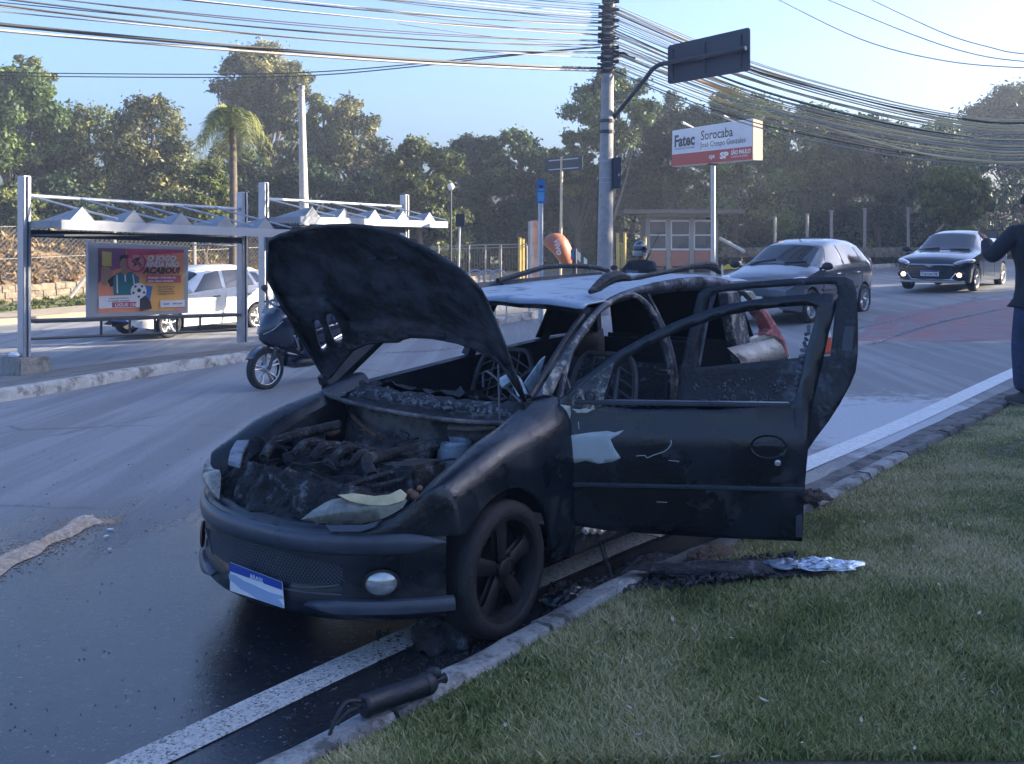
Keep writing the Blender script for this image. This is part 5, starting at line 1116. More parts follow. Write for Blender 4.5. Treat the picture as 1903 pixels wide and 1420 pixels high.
pf('caption_bar', [(.53, .42), (.95, .42), (.95, .54), (.53, .54)], 'pr')
def pt(s, a, b, h, m, bold=.02, sh=0, sx=1., o=.05): return text(s, h, frame(pp_(a, b, o), i4[1] - i4[0], i4[0] - i4[3]), M_[m], poster, 'poster_lettering', bold, sx=sx, shear=sh)
PH = float(np.linalg.norm(i4[0] - i4[3])); PW = float(np.linalg.norm(i4[1] - i4[0]))
pt('O JOGO', .53, .19, PH * .125, 'pw', .04, .25, 1.15); pt('AINDA NÃO', .51, .285, PH * .115, 'pw', .04, .25, .96); pt('ACABOU!', .49, .39, PH * .135, 'pk', .05, .25, 1.12)
pt('Atenção dobrada em', .545, .475, PH * .052, 'pw', .02, 0, 1.18); pt('cima desse atacante', .545, .53, PH * .052, 'pw', .02, 0, 1.14)
for k, s in enumerate(('Fique atento em sua', 'casa e no trabalho', 'elimine água parada', 'e denuncie os focos')): pt(s, .66, .62 + .038 * k, PH * .036, 'pk', .01, 0, 1.1)
pt('suspeita de criadouro', .10, .785, PH * .034, 'pk', .01, 0, 1.15); pt('do mosquito da dengue?', .09, .825, PH * .034, 'pk', .01, 0, 1.1); pt('LIGUE 156', .165, .905, PH * .07, 'pw', .02, 0, 1.25)
pt('saúde', .73, .90, PH * .05, 'pb', .01, 0, 1.0); pt('SOROCABA', .84, .90, PH * .035, 'pk', .01)
mb = MB(); mb.tube([oc(362, 455), oc(443, 457)], .02, 6); mb.build('case_light_bar', M_['shelterwhite'], case, world=True)
mb = MB(); mb.prism([p - nrm3 * .06 for p in [oc(*q) for q in ((163, 447), (170, 447), (170, 596), (163, 596))]], nrm3 * .08); mb.build('case_post', M_['shelterwhite'], case, world=True)
# ------------------------------------------------------------------ utility pole with its signs
UD = 23.0
up = P(1125, 500, UD); uz = float(H(up[0], up[1])); pole = thing('utility_pole', 'thick concrete utility pole wrapped with cable straps at the top', 'utility pole', (up[0], up[1], uz))
mb = MB(); zt = zpx(-60, UD); c0 = P(1124, 490, UD)[0]; c1 = P(1131, 0, UD)[0]
mb.tube([(c0 - .03, up[1], uz - .1), (c0, up[1], zpx(490, UD)), (c1, up[1], zpx(0, UD)), (c1 + .01, up[1], zt)], [.185, .175, .125, .12], 14); mb.build('shaft', M_['concrete'], pole, world=True, smooth=True)
def pcx(y): return float(np.interp(y, [0, 490], [c1, c0])), float(np.interp(y, [0, 490], [.128, .176]))
mb = MB()
for y in list(range(2, 140, 11)) + [225, 245]:
    x, r = pcx(y); z = zpx(y, UD); MB().lathe([(r, z - .04), (r + .02, z - .035), (r + .025, z + .03), (r, z + .04)], (x, up[1], 0), 'Z', 14).build('strap', M_['steeldark'], pole, world=True)
g = random.Random(9); mb = MB()
for y in range(-10, 132, 6):
    x, r = pcx(y); z = zpx(y, UD) + g.uniform(-.03, .03); sg = 1 if g.random() > .35 else -1
    mb.tube([(x + sg * r * .8, up[1] - .1, z), (x + sg * (r + .10), up[1] - .12, z + g.uniform(-.03, .03))], g.uniform(.02, .045), 6)
    mb.tube(spl([(x - r - .03, up[1] - .1, z), (x - .02, up[1] - r - .03, z - .05), (x + r + .04, up[1] - .08, z + .02)], 4), .014, 5)
mb.build('cable_clamp', M_['cable'], pole, world=True, smooth=True)
mb = MB(); x, r = pcx(110); mb.tube([P(1142, 98, UD), P(1160, 99, UD - .1), P(1170, 105, UD - .1), P(1180, 110, UD - .1)], [.03, .03, .02, .05], 7); mb.build('splice_box', M_['cable'], pole, world=True, smooth=True)
mb = MB(); mb.tube(spl([(pcx(330)[0] - .17, up[1] - .02, zpx(330, UD)), (pcx(400)[0] - .19, up[1], zpx(400, UD)), (pcx(495)[0] - .20, up[1], zpx(495, UD))], 4), .012, 5); mb.build('conduit', M_['cable'], pole, world=True)
for y in (300, 331, 340): x, r = pcx(y); MB().lathe([(r + .003, zpx(y, UD) - .008), (r + .006, zpx(y, UD)), (r + .003, zpx(y, UD) + .008)], (x, up[1], 0), 'Z', 14).build('steel_band', M_['steel'], pole, world=True)
# sign arm + big sign seen from behind
sa = thing('overhead_sign', 'large dark road sign seen from behind on a curved arm of the utility pole', 'road sign', P(1140, 220, UD))
mb = MB(); arm = [P(1140, 218, UD), P(1165, 188, UD - .2), P(1195, 152, UD - .4), P(1212, 130, UD - .55), P(1225, 121, UD - .65), P(1240, 117, UD - .75), P(1310, 104, UD - 1.4), P(1386, 89, UD - 2.1)]
mb.tube(spl(arm, 6), .05, 9); mb.build('arm', M_['steeldark'], sa, world=True, smooth=True)
sq = [P(1236, 84, UD - .62), P(1389, 49, UD - 2.02), P(1389, 130, UD - 2.02), P(1236, 156, UD - .62)]
nb_ = np.cross(sq[1] - sq[0], sq[3] - sq[0]); nb_ /= np.linalg.norm(nb_); nb_ = nb_ if nb_[1] > 0 else -nb_
def rc(q, r=.06):
    out = []
    for i in range(4):
        a, b, c = q[i - 1], q[i], q[(i + 1) % 4]; u1 = (a - b) / np.linalg.norm(a - b); u2 = (c - b) / np.linalg.norm(c - b)
        for t in (0, .3, .7, 1): out.append(b + u1 * r * (1 - t) ** 1.5 + u2 * r * t ** 1.5)
    return out
MB().prism([p + nb_ * .10 for p in rc(sq)], nb_ * .02).build('panel', M_['signback'], sa, world=True)
for t in (.07, .47, .90):
    a = sq[0] + (sq[1] - sq[0]) * t; b = sq[3] + (sq[2] - sq[3]) * t; mb = MB(); mb.tube([a + (b - a) * .12 + nb_ * .08, a + (b - a) * .9 + nb_ * .08], .022, 5); mb.tube([a + (b - a) * .46 + nb_ * .03, a + (b - a) * .58 + nb_ * .03], .05, 6); mb.build('stiffener', M_['steeldark'], sa, world=True)
tl = thing('traffic_light', 'dark traffic light seen from the side on the utility pole', 'traffic light', P(1146, 352, UD))
mb = MB(); c = P(1146, 322, UD - .05); mb.box(c, (.17, .30, .70), bev=.015); mb.build('housing', M_['signback'], tl, world=True)
mb = MB()
for k in (-1, 0, 1): mb.tube([c + np.array((.02, .14, k * .21)), c + np.array((.06, .34, k * .21))], .09, 10)
mb.build('visor', M_['black'], tl, world=True); MB().box(P(1150, 325, UD - .22), (.04, .02, .05)).build('lamp_window', M_['lens'], tl, world=True)
mb = MB(); mb.tube([P(1136, 300, UD), P(1142, 300, UD)], .02, 6); mb.tube([P(1136, 345, UD), P(1142, 345, UD)], .02, 6); mb.build('bracket', M_['steeldark'], tl, world=True)
# ------------------------------------------------------------------ college sign
cs = thing('college_sign', 'white and red college sign board on a tall slim pole', 'sign', P(1326, 490, 31))
q = [P(1249, 243, 33), P(1399, 220, 29.4), P(1399, 297, 29.4), P(1248, 310, 33)]; nb2 = np.cross(q[1] - q[0], q[3] - q[0]); nb2 /= np.linalg.norm(nb2); nb2 = nb2 if nb2[1] > 0 else -nb2
MB().prism(q, nb2 * .32).build('board', M_['white'], cs, world=True, bevel=.02)
def cq(a, b, o=.0): return q[0] * (1 - a) * (1 - b) + q[1] * a * (1 - b) + q[2] * a * b + q[3] * (1 - a) * b - nb2 * (.004 + o)
M_['signred'] = mat('sign_red', (.40, .05, .04), .45, var=.08); M_['signface'] = mat('sign_face', (.62, .66, .72), .5, var=.05, scale=2); M_['slate'] = mat('sign_slate_lettering', (.03, .035, .045), .5)
MB().add([cq(.005, .01), cq(.995, .01), cq(.995, .67), cq(.005, .67)], [(0, 1, 2, 3)]).build('sign_face', M_['signface'], cs, world=True)
MB().add([cq(.005, .67), cq(.995, .67), cq(.995, .99), cq(.005, .99)], [(0, 1, 2, 3)]).build('red_band', M_['signred'], cs, world=True)
CH = float(np.linalg.norm(q[0] - q[3]))
def ct(s, a, b, h, m, bold=.0, sx=1.): return text(s, h * CH, frame(cq(a, b, .004), q[1] - q[0], q[0] - q[3]), M_[m], cs, 'sign_lettering', bold, sx=sx)
ct('Fatec', .035, .46, .44, 'slate', .035, 1.0); ct('Faculdade de Tecnologia', .035, .545, .075, 'slate', 0, 1.25); ct('Sorocaba', .385, .37, .36, 'slate', .006, 1.0); ct('José Crespo Gonzales', .385, .565, .21, 'slate', 0, .99)
ct('cps', .49, .87, .17, 'white', .02, 1.1); ct('SP', .625, .90, .22, 'white', .05, 1.6); ct('SÃO PAULO', .755, .83, .15, 'white', .03, .95); ct('GOVERNO DO ESTADO', .755, .905, .062, 'white', 0, 1.0)
MB().prism([cq(1.0, -.005, -.0), q[1] + nb2 * .34, q[2] + nb2 * .34, cq(1.0, 1.005)], (q[1] - q[0]) * .006).build('board_edge', mat('sunlit_board_edge', (.60, .50, .36), .6), cs, world=True)  # right edge in warm tan: sunlight put into its colour
gz = float(H(*P(1326, 490, 31)[:2])); b0 = P(1327, 306, 31.1); mb = MB(); mb.tube([(b0[0], b0[1] + .16, gz - .1), (b0[0], b0[1] + .16, b0[2] + .05)], .075, 12); mb.build('pole', M_['steel'], cs, world=True, smooth=True)
mb = MB(); mb.box((b0[0], b0[1] + .16, b0[2] + .02), (.3, .16, .05)); mb.build('bracket', M_['steeldark'], cs, world=True)
for x, y, x2, y2, d in ((1290, 234, 1268, 228, 32), (1366, 222, 1344, 216, 30)): MB().tube([P(x, y + 4, d), P(x2, y2, d - .5)], [.02, .05], 6).build('flood_lamp', M_['shelterwhite'], cs, world=True)
# ------------------------------------------------------------------ lamp pole
lp = P(565, 480, 27); lz = float(H(lp[0], lp[1])); lamp = thing('lamp_pole', 'tall pale tapered concrete pole behind the second shelter', 'pole', (lp[0], lp[1], lz))
mb = MB(); t0 = P(560, 160, 27); mb.tube([(lp[0] + .03, lp[1], lz - .1), (lp[0], lp[1], zpx(395, 27)), (t0[0], t0[1], t0[2])], [.15, .125, .075], 12); mb.build('shaft', mat('pale_pole_concrete', (.50, .46, .40), .9, var=.15, scale=5, bump=.2), lamp, world=True, smooth=True)
MB().lathe([(.08, -.05), (.085, .05)], P(561, 163, 27), 'Z', 10).build('cap', M_['concrete'], lamp, world=True)
# ------------------------------------------------------------------ smaller street furniture (names, photo points, distance)
def post(root, x, y0, y1, d, r, m, x2=None, name='pole', ground=True):
    a = P(x, y0, d); b = P(x if x2 is None else x2, y1, d)
    if ground: b[2] = float(H(b[0], b[1])) - .05
    MB().tube([a, b], r, 9).build(name, m, root, world=True, smooth=True)
bs = thing('bus_stop_sign', 'blue bus stop plate with white symbol on a grey pole', 'sign', P(1005, 500, 22))
post(bs, 1005, 340, 500, 22, .055, M_['steel']); M_['bsblue'] = mat('stop_sign_blue', (.012, .15, .42), .4, var=.1); M_['bspale'] = mat('stop_sign_pale_blue', (.10, .35, .62), .4)
def fl(root, name, x0, y0, x1, y1, d, th, m, yaw=0.0):
    c = P((x0 + x1) / 2, (y0 + y1) / 2, d); MB().box(c, ((x1 - x0) / F * d, th, (y1 - y0) / F * d), rz=yaw, bev=min(.012, th * .3)).build(name, m, root, world=True)
fl(bs, 'plate', 997.5, 334, 1013, 378, 21.92, .03, M_['bsblue']); fl(bs, 'plate_panel', 999, 357, 1011.5, 374, 21.9, .012, M_['bspale']); fl(bs, 'bus_symbol', 1001.5, 344, 1009, 349, 21.9, .01, M_['ink']); fl(bs, 'plate_stripe', 999.5, 351.5, 1011, 354, 21.9, .01, M_['bspale'])
sn = thing('street_sign', 'small dark rectangular sign seen from behind on a thin pole', 'sign', P(1044, 440, 29)); post(sn, 1044, 292, 440, 29, .04, mat('sunlit_sign_pole', (.55, .48, .34), .5, .2), 1041)
c1_, c2_ = P(1013, 306, 29.6), P(1083, 304, 28.2); a_ = math.atan2(c2_[1] - c1_[1], c2_[0] - c1_[0]); mb = MB(); mb.box((c1_ + c2_) / 2 + np.array((0, .06, 0)), (float(np.linalg.norm((c2_ - c1_)[:2])), .03, .40), rz=a_, bev=.01); mb.build('panel', M_['signback'], sn, world=True)
for dz in (.13, -.13): mb = MB(); mb.box((c1_ + c2_) / 2 + np.array((0, .03, dz)), (float(np.linalg.norm((c2_ - c1_)[:2])) * .78, .03, .03), rz=a_); mb.build('rail', M_['steel'], sn, world=True)
ps = thing('pedestrian_signal', 'dark pedestrian signal head on a slim leaning grey pole', 'traffic light', P(850, 500, 24)); post(ps, 854.5, 402, 500, 24, .028, M_['steel'], 850); fl(ps, 'signal_head', 847.5, 398, 864, 421, 23.95, .2, M_['signback']); fl(ps, 'signal_lens', 850, 401, 854, 407, 23.8, .02, M_['steeldark']); fl(ps, 'signal_lens', 857, 401, 861.5, 407, 23.8, .02, M_['steeldark'])
tt = thing('totem', 'upright rusty pink information totem beside the bus stop pole', 'totem', P(993, 505, 23.5)); mb = MB(); a, b = P(983, 410, 23.7), P(1003, 505, 23.7); gz = float(H(a[0], a[1])); mb.box(((a[0] + b[0]) / 2, 23.7, (a[2] + gz) / 2), (b[0] - a[0], .16, a[2] - gz), rz=.25, bev=.02); mb.build('panel', mat('rusty_pink_panel', (.36, .22, .18), .5, .2, var=.3, scale=4, dirt=(.30, .30, .33), dthr=.5, dscale=2), tt, world=True); mb = MB(); mb.box(((a[0] + b[0]) / 2 - .10, 23.6, (a[2] + gz) / 2), (.05, .18, a[2] - gz - .05), rz=.25); mb.build('edge_strip', M_['steel'], tt, world=True)
# payphone hood
M_['phone'] = mat('payphone_orange', (.36, .13, .06), .45, var=.12, scale=4)
pb = thing('payphone', 'orange rounded payphone hood with white lettering on a post', 'payphone', P(1068, 495, 25))
oo = [(1010, 450), (1014, 441), (1024, 435), (1036, 433), (1047, 437), (1056, 447), (1062, 460), (1064, 474), (1063, 490), (1056, 496), (1046, 494), (1038, 484), (1030, 473), (1020, 463), (1012, 456)]
of = [P(x, y, 25) for x, y in oo]; cc = np.mean(of, 0); rows = []
for t in np.linspace(0, 1, 7): k = math.cos(t * 1.35); rows.append([cc + (p - cc) * k + np.array((0, -.32 * math.sin(t * 1.35), 0)) for p in of])
mb = MB(); mb.loft(rows, closed=True, capb=True); mb.loft([[p for p in of], [p + np.array((0, .30, 0)) for p in of]], closed=True); mb.build('hood', M_['phone'], pb, world=True, smooth=True, auto=60)
post(pb, 1068, 462, 500, 25.1, .06, M_['steeldark'], name='post'); fl(pb, 'telephone', 1059, 464, 1066, 482, 24.95, .2, M_['bsblue'])
text('vivo', .235, frame(P(1034, 482, 24.62), (-.06, 0, 1), (-1, 0, -.06)) if False else frame(P(1029, 446, 24.60), (.22, 0, -1), (1, 0, .22)), M_['pw'], pb, 'hood_lettering', .03)
aw = thing('striped_panel', 'white and green sloping striped panel right of the payphone', 'panel', P(1085, 495, 27)); 
for k in range(4):
    a0, a1 = k / 4, (k + 1) / 4; f_ = lambda a, b: P(1073 + 24 * a, 466 + 22 * a + 16 * b, 27)
    MB().prism([f_(a0, 0), f_(a1, 0), f_(a1, 1), f_(a0, 1)], (0, .05, 0)).build('stripe', M_['white'] if k % 2 == 0 else mat('stripe_green', (.03, .12, .06), .5), aw, world=True)
# bike hoops
for k, x in enumerate((884, 905, 926)):
    h = thing('bike_hoop', ['leftmost grey hoop of the cycle rack behind the car roof', 'middle grey hoop of the cycle rack behind the car roof', 'rightmost grey hoop of the cycle rack behind the car roof'][k], 'cycle rack', P(x, 520, 22), 0, 'cycle rack hoops'); gz = float(H(*P(x, 520, 22)[:2]))
    MB().tube([P(x + 15 * math.cos(t), 515 - 13 * math.sin(t), 22) if 0 <= t <= math.pi else None for t in np.linspace(0, math.pi, 15)], .018, 6).build('hoop', M_['steel'], h, world=True, smooth=True)
    for sx in (-15, 15): p = P(x + sx, 515, 22); MB().tube([p, (p[0], p[1], gz)], .018, 6).build('leg', M_['steel'], h, world=True)
# globe lamp in the trees
gl = thing('globe_lamp', 'small white globe lamp among the trees above the second shelter', 'lamp', P(838, 470, 34)); post(gl, 838, 352, 470, 34, .035, M_['steeldark']); MB().ell(P(838, 347, 34), (.11, .11, .12), 12, 8).build('globe', M_['white'], gl, world=True, smooth=True)
# ------------------------------------------------------------------ gate, fences, guard house
M_['yellowpost'] = mat('yellow_post_paint', (.52, .38, .10), .6, var=.15)
M_['whitewood'] = mat('weathered_white_wood', (.55, .52, .46), .8, var=.2)
for k, (x, y0, d, w) in enumerate(((966, 442, 36, 'yellow gate post left of the rusty totem'), (972, 444, 36.2, 'thinner yellow gate post touching the left yellow post'), (1148, 434, 36, 'pale yellow gate post just right of the utility pole'), (1161, 433, 36, 'pale yellow post beside the rider helmet'), (1199, 441, 36, 'pale yellow post left of the guard house window'))):
    p = thing('gate_post', w, 'post', P(x, 500, d), 0, 'yellow gate posts'); post(p, x, y0, 500, d, .055, M_['yellowpost']); MB().box(P(x, y0, d) + np.array((0, 0, .01)), (.13, .13, .03)).build('cap', M_['yellowpost'], p, world=True)
gt_ = thing('gate_rail', 'short slatted pale gate between the two yellow posts by the rider', 'gate', P(1155, 495, 36)); mb = MB(); mb.tube([P(1146, 453, 36), P(1164, 453, 36)], .03, 6); mb.build('rail', M_['yellowpost'], gt_, world=True)
mb = MB()
for x in (1151, 1154.5, 1157.5): mb.tube([P(x, 453, 36), P(x, 498, 36)], .022, 5)
mb.build('slats', M_['yellowpost'], gt_, world=True)
wf = thing('wire_fence', 'low wire fence with thin pale rails behind the cycle rack', 'fence', P(820, 505, 36))
mb = MB(); mb.tube([P(800, 459, 37), P(900, 455, 36.5), P(978, 454, 36)], .028, 6); mb.tube([P(800, 463, 37), P(978, 459, 36)], .02, 6); mb.build('rails', M_['meshwire'], wf, world=True)
for x in (815, 838, 872, 902, 929, 931, 979): post(wf, x, 456, 505, 36.4, .03, M_['meshwire'], name='post')
mb = MB()
for x in range(802, 978, 5): mb.tube([P(x, 460, 36.6), P(x, 504, 36.6)], .006, 3)
mb.build('wires', M_['meshwire'], wf, world=True)
GD = 42.0
gh = thing('guard_house', 'small brick guard house with white framed windows and flat roof', 'building', P(1268, 520, GD))
M_['brick'] = mat('brick_red', (.48, .19, .13), .85, var=.18, scale=14, bump=.3, bscale=30); M_['render'] = mat('grey_render', (.34, .32, .29), .9, var=.15)
gz = .35; gx0, gx1 = P(1204, 430, GD)[0], P(1332, 430, GD)[0]
mb = MB(); zb = zpx(464, GD); mb.box(((gx0 + gx1) / 2, GD + 1.2, (gz + zb) / 2), (gx1 - gx0, 2.4, zb - gz)); mb.build('wall', M_['brick'], gh, world=True)
for x in (1204, 1242, 1285, 1330): fl(gh, 'pier', x - 4, 405, x + 4, 520, GD - .03, .12, M_['render'])
ztop = zpx(403, GD); mb = MB(); mb.box(((gx0 + gx1) / 2, GD + 1.25, ztop + .07), (gx1 - gx0 + .1, 2.4, .14)); mb.build('lintel', M_['render'], gh, world=True)
for (x0, x1) in ((1206, 1239), (1247, 1282), (1290, 1324)):
    w = thing('x', '', '') if False else None
    cx_ = (x0 + x1) / 2; mb = MB(); c = P(cx_, 437, GD - .02); W_, H_ = (x1 - x0) / F * GD, 53 / F * GD
    for a, b, sx, sz in ((0, H_ / 2, W_, .07), (0, -H_ / 2, W_, .07), (0, 0, W_, .05), (-W_ / 2, 0, .07, H_), (W_ / 2, 0, .07, H_)): mb.box((c[0] + a, c[1] - .0, c[2] + b), (sx, .08 if sz != .05 else .06, sz))
    fo_ = mb.build('window', M_['white'], gh, world=True); MB().box((c[0], c[1] + .05, c[2]), (W_, .012, H_)).build('pane', M_['glassclear'], fo_, world=True)
mb = MB(); mb.box(((gx0 + gx1) / 2, GD + 2.35, (zb + ztop) / 2), (gx1 - gx0, .1, ztop - zb)); mb.build('back_wall', M_['render'], gh, world=True)
mb = MB(); r0_, r1_ = P(1158, 405, GD - .7)[0], P(1382, 402, GD - .7)[0]; mb.box(((r0_ + r1_) / 2, GD + 1.2, ztop + .2), (r1_ - r0_, 4.4, .16), bev=.02); mb.build('roof', mat('old_roof_tiles', (.16, .13, .12), .9, var=.3, scale=9, bump=.4), gh, world=True)
mb = MB(); mb.tube([P(1338, 443, GD - 1), P(1384, 468, GD - 2)], .07, 6); tag(mb.build('barrier_arm', M_['whitewood']), 'white diagonal barrier arm to the right of the guard house', 'barrier')
# right-hand far fence, goal, walls
rw = thing('stone_wall', 'low grey stone wall behind the two oncoming cars', 'wall', P(1640, 475, 38)); mb = MB(); g = random.Random(4)
for r_ in range(3):
    x = 1336 + r_ * 3
    while x < 1720:
        w_ = g.uniform(9, 20); dd_ = np.interp(x, [1336, 1720], [41, 36]); mb.box(P(x + w_ / 2, 475 - 6 * r_ + g.uniform(-.6, .6), dd_), (w_ / F * dd_ - .02, .25, 6.2 / F * dd_), bev=.02); x += w_
mb.build('stones', M_['stone'], rw, world=True)
for k, (x, y0, w) in enumerate(((1545, 392, 'pale concrete fence post above the grey hatchback'), (1607, 388, 'pale concrete fence post above the grey hatchback rear wheel'), (1688, 386, 'pale concrete fence post behind the black car bonnet'), (1500, 398, 'faint concrete fence post above the grey hatchback windscreen'), (1440, 402, 'faint concrete fence post left of the hatchback aerial'))):
    p = thing('fence_post', w, 'post', P(x, 475, 39), 0, 'concrete fence posts on the far right'); post(p, x, y0, 475, 39, .06, M_['post'], name='shaft'); MB().box(P(x, y0, 39), (.14, .12, .05)).build('cap', M_['post'], p, world=True)
go_ = thing('wooden_frame', 'sunlit timber frame with a sloping roof rail beyond the black car', 'frame', P(1800, 440, 39))
for pts in (((1772, 391), (1843, 396)), ((1779, 391), (1777, 440)), ((1808, 393), (1811, 440)), ((1832, 394), (1834, 440)), ((1777, 400), (1792, 440)), ((1772, 398), (1740, 432)), ((1779, 402), (1808, 402))): MB().tube([P(*pts[0], 39), P(*pts[1], 39)], .045, 6).build('beam', mat('timber_' + str(pts[0][0]), (.45, .34, .20), .8), go_, world=True)
vb = [PG(1590, 500), PG(1700, 488), PG(1903, 470), PG(2100, 462), PG(2100, 448), PG(1903, 452), PG(1700, 468), PG(1590, 476)]
mb = MB(); mb.add([p + np.array((0, 0, .10)) for p in vb], [tuple(range(8))]); tag(mb.build('grass_verge', M_['verge']), kind='structure')
tp = thing('warning_tape', 'strip of yellow warning tape beside the guard house', 'tape', P(1360, 500, 30)); mb = MB(); mb.loft([[P(1340, 498, 30), P(1352, 491, 30), P(1366, 490, 30), P(1378, 495, 30)], [P(1340, 502, 30), P(1352, 500, 30), P(1366, 500, 30), P(1378, 503, 30)]]); mb.build('tape', mat('tape_yellow', (.70, .58, .04), .5), tp, world=True, solid=.01)
for x in (1342, 1377): post(tp, x, 492, 510, 30, .03, M_['whitewood'], name='stake')
# ------------------------------------------------------------------ overhead cables: each a sagging tube
def cable(pts, r, m, label, group, k=5):
    mb = MB(); mb.tube(spl(pts, k), r, 5, cap=False); return tag(mb.build('power_cable', m, smooth=True), label, 'cable', group)
GL, GR_, GT = 'thin cables left of the utility pole', 'cables sagging to the right of the utility pole', 'high wires at the top right'
def span(xa, ya, da, xb, yb, db, sag, n=9):
    a, b = P(xa, ya, da), P(xb, yb, db); return [a + (b - a) * t + np.array((0, 0, -4 * sag * t * (1 - t))) for t in np.linspace(0, 1, n)]
g = random.Random(21)
cable(span(1114, 127, UD, -220, 22, 13, .12), .030, M_['cable'], 'upper of the two thick cables under the bundle left of the pole', GL); cable(span(1114, 132, UD, -220, 36, 13, .10), .022, M_['cablegrey'], 'lower of the two thick cables under the bundle left of the pole', GL)
for k in range(30):
    yp = -55 + 5.6 * k + g.uniform(-3, 3); slope = .075 + (112 - yp) / 170 * .085 + g.uniform(-.008, .008); yl = yp - slope * 1334
    cable(span(1116, yp, UD, -220, yl, 13 + g.uniform(-.6, .6), .10 + g.uniform(-.05, .12)), g.choice([.008, .010, .010, .014]), M_['cable'] if g.random() < .8 else M_['cablegrey'], 'thin overhead cable in the parallel fan left of the utility pole', GL)
for k, (dy, w) in enumerate(((0, 'upper'), (6, 'lower'))):
    cable([P(-60, 132 + dy, 30), P(90, 136 + dy, 30), P(420, 138 + dy, 29), P(600, 133 + dy, 28), P(760, 120 + dy * .8, 27), P(900, 106 + dy * .5, 26), P(1030, 94 + dy * .2, 25), P(1114, 88, UD)], .016, M_['cable'], w + ' of the two distant wires curving behind the tallest tree', GL, 6)
for k in range(4):
    cable(span(1116, 20 + 22 * k, UD, 560 + 60 * k, -40 + 28 * k, 18, .05), .008, M_['cable'], 'thin overhead cable in the parallel fan left of the utility pole', GL)
M_['cablesun'] = mat('sunlit_tan_cable', (.80, .60, .34), .7, var=.3, scale=.6)  # golden sunlight painted into the cable colour, the cables hang in shade
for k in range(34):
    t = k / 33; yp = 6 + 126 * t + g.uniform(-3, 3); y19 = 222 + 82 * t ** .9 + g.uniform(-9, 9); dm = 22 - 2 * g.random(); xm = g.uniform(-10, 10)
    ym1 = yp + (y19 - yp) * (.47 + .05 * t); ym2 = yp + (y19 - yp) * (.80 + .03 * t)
    cable([P(1138, yp, UD), P(1380 + xm, ym1, 22), P(1620 + xm, ym2, 21), P(1800, yp + (y19 - yp) * .97, 20.3), P(1903, y19, 20), P(2080, y19 - 8, 19)], g.choice([.008, .010, .012, .016]), g.choice([M_['cablesun'], M_['cablegrey'], M_['cablesun'], M_['cable']]), 'thin cable in the sagging bundle right of the utility pole', GR_, 6)
for k, (a, b, c, w) in enumerate((((1440, -4), (1600, 73), (1750, 112), 'lowest'), ((1530, -4), (1690, 62), (1800, 98), 'middle'), ((1612, -4), (1750, 60), (1840, 88), 'highest'))):
    cable([P(*a, 24), P(*b, 22), P(*c, 21), P(1903, (126, 114, 100)[k], 20), P(2080, (128, 122, 112)[k], 19)], .012, M_['cablegrey'], w + ' of the three wires crossing the sky at the top right', GT, 6)
cable([P(1138, 108, UD), P(1170, 106, UD), P(1210, 128, UD), P(1300, 150, 22.4), P(1500, 225, 21.5), P(1700, 282, 20.6), P(1830, 300, 20.2), P(1903, 302, 20), P(2080, 298, 19)], .022, M_['cablesun'], 'thickest lowest cable of the bundle right of the utility pole', GR_, 6)
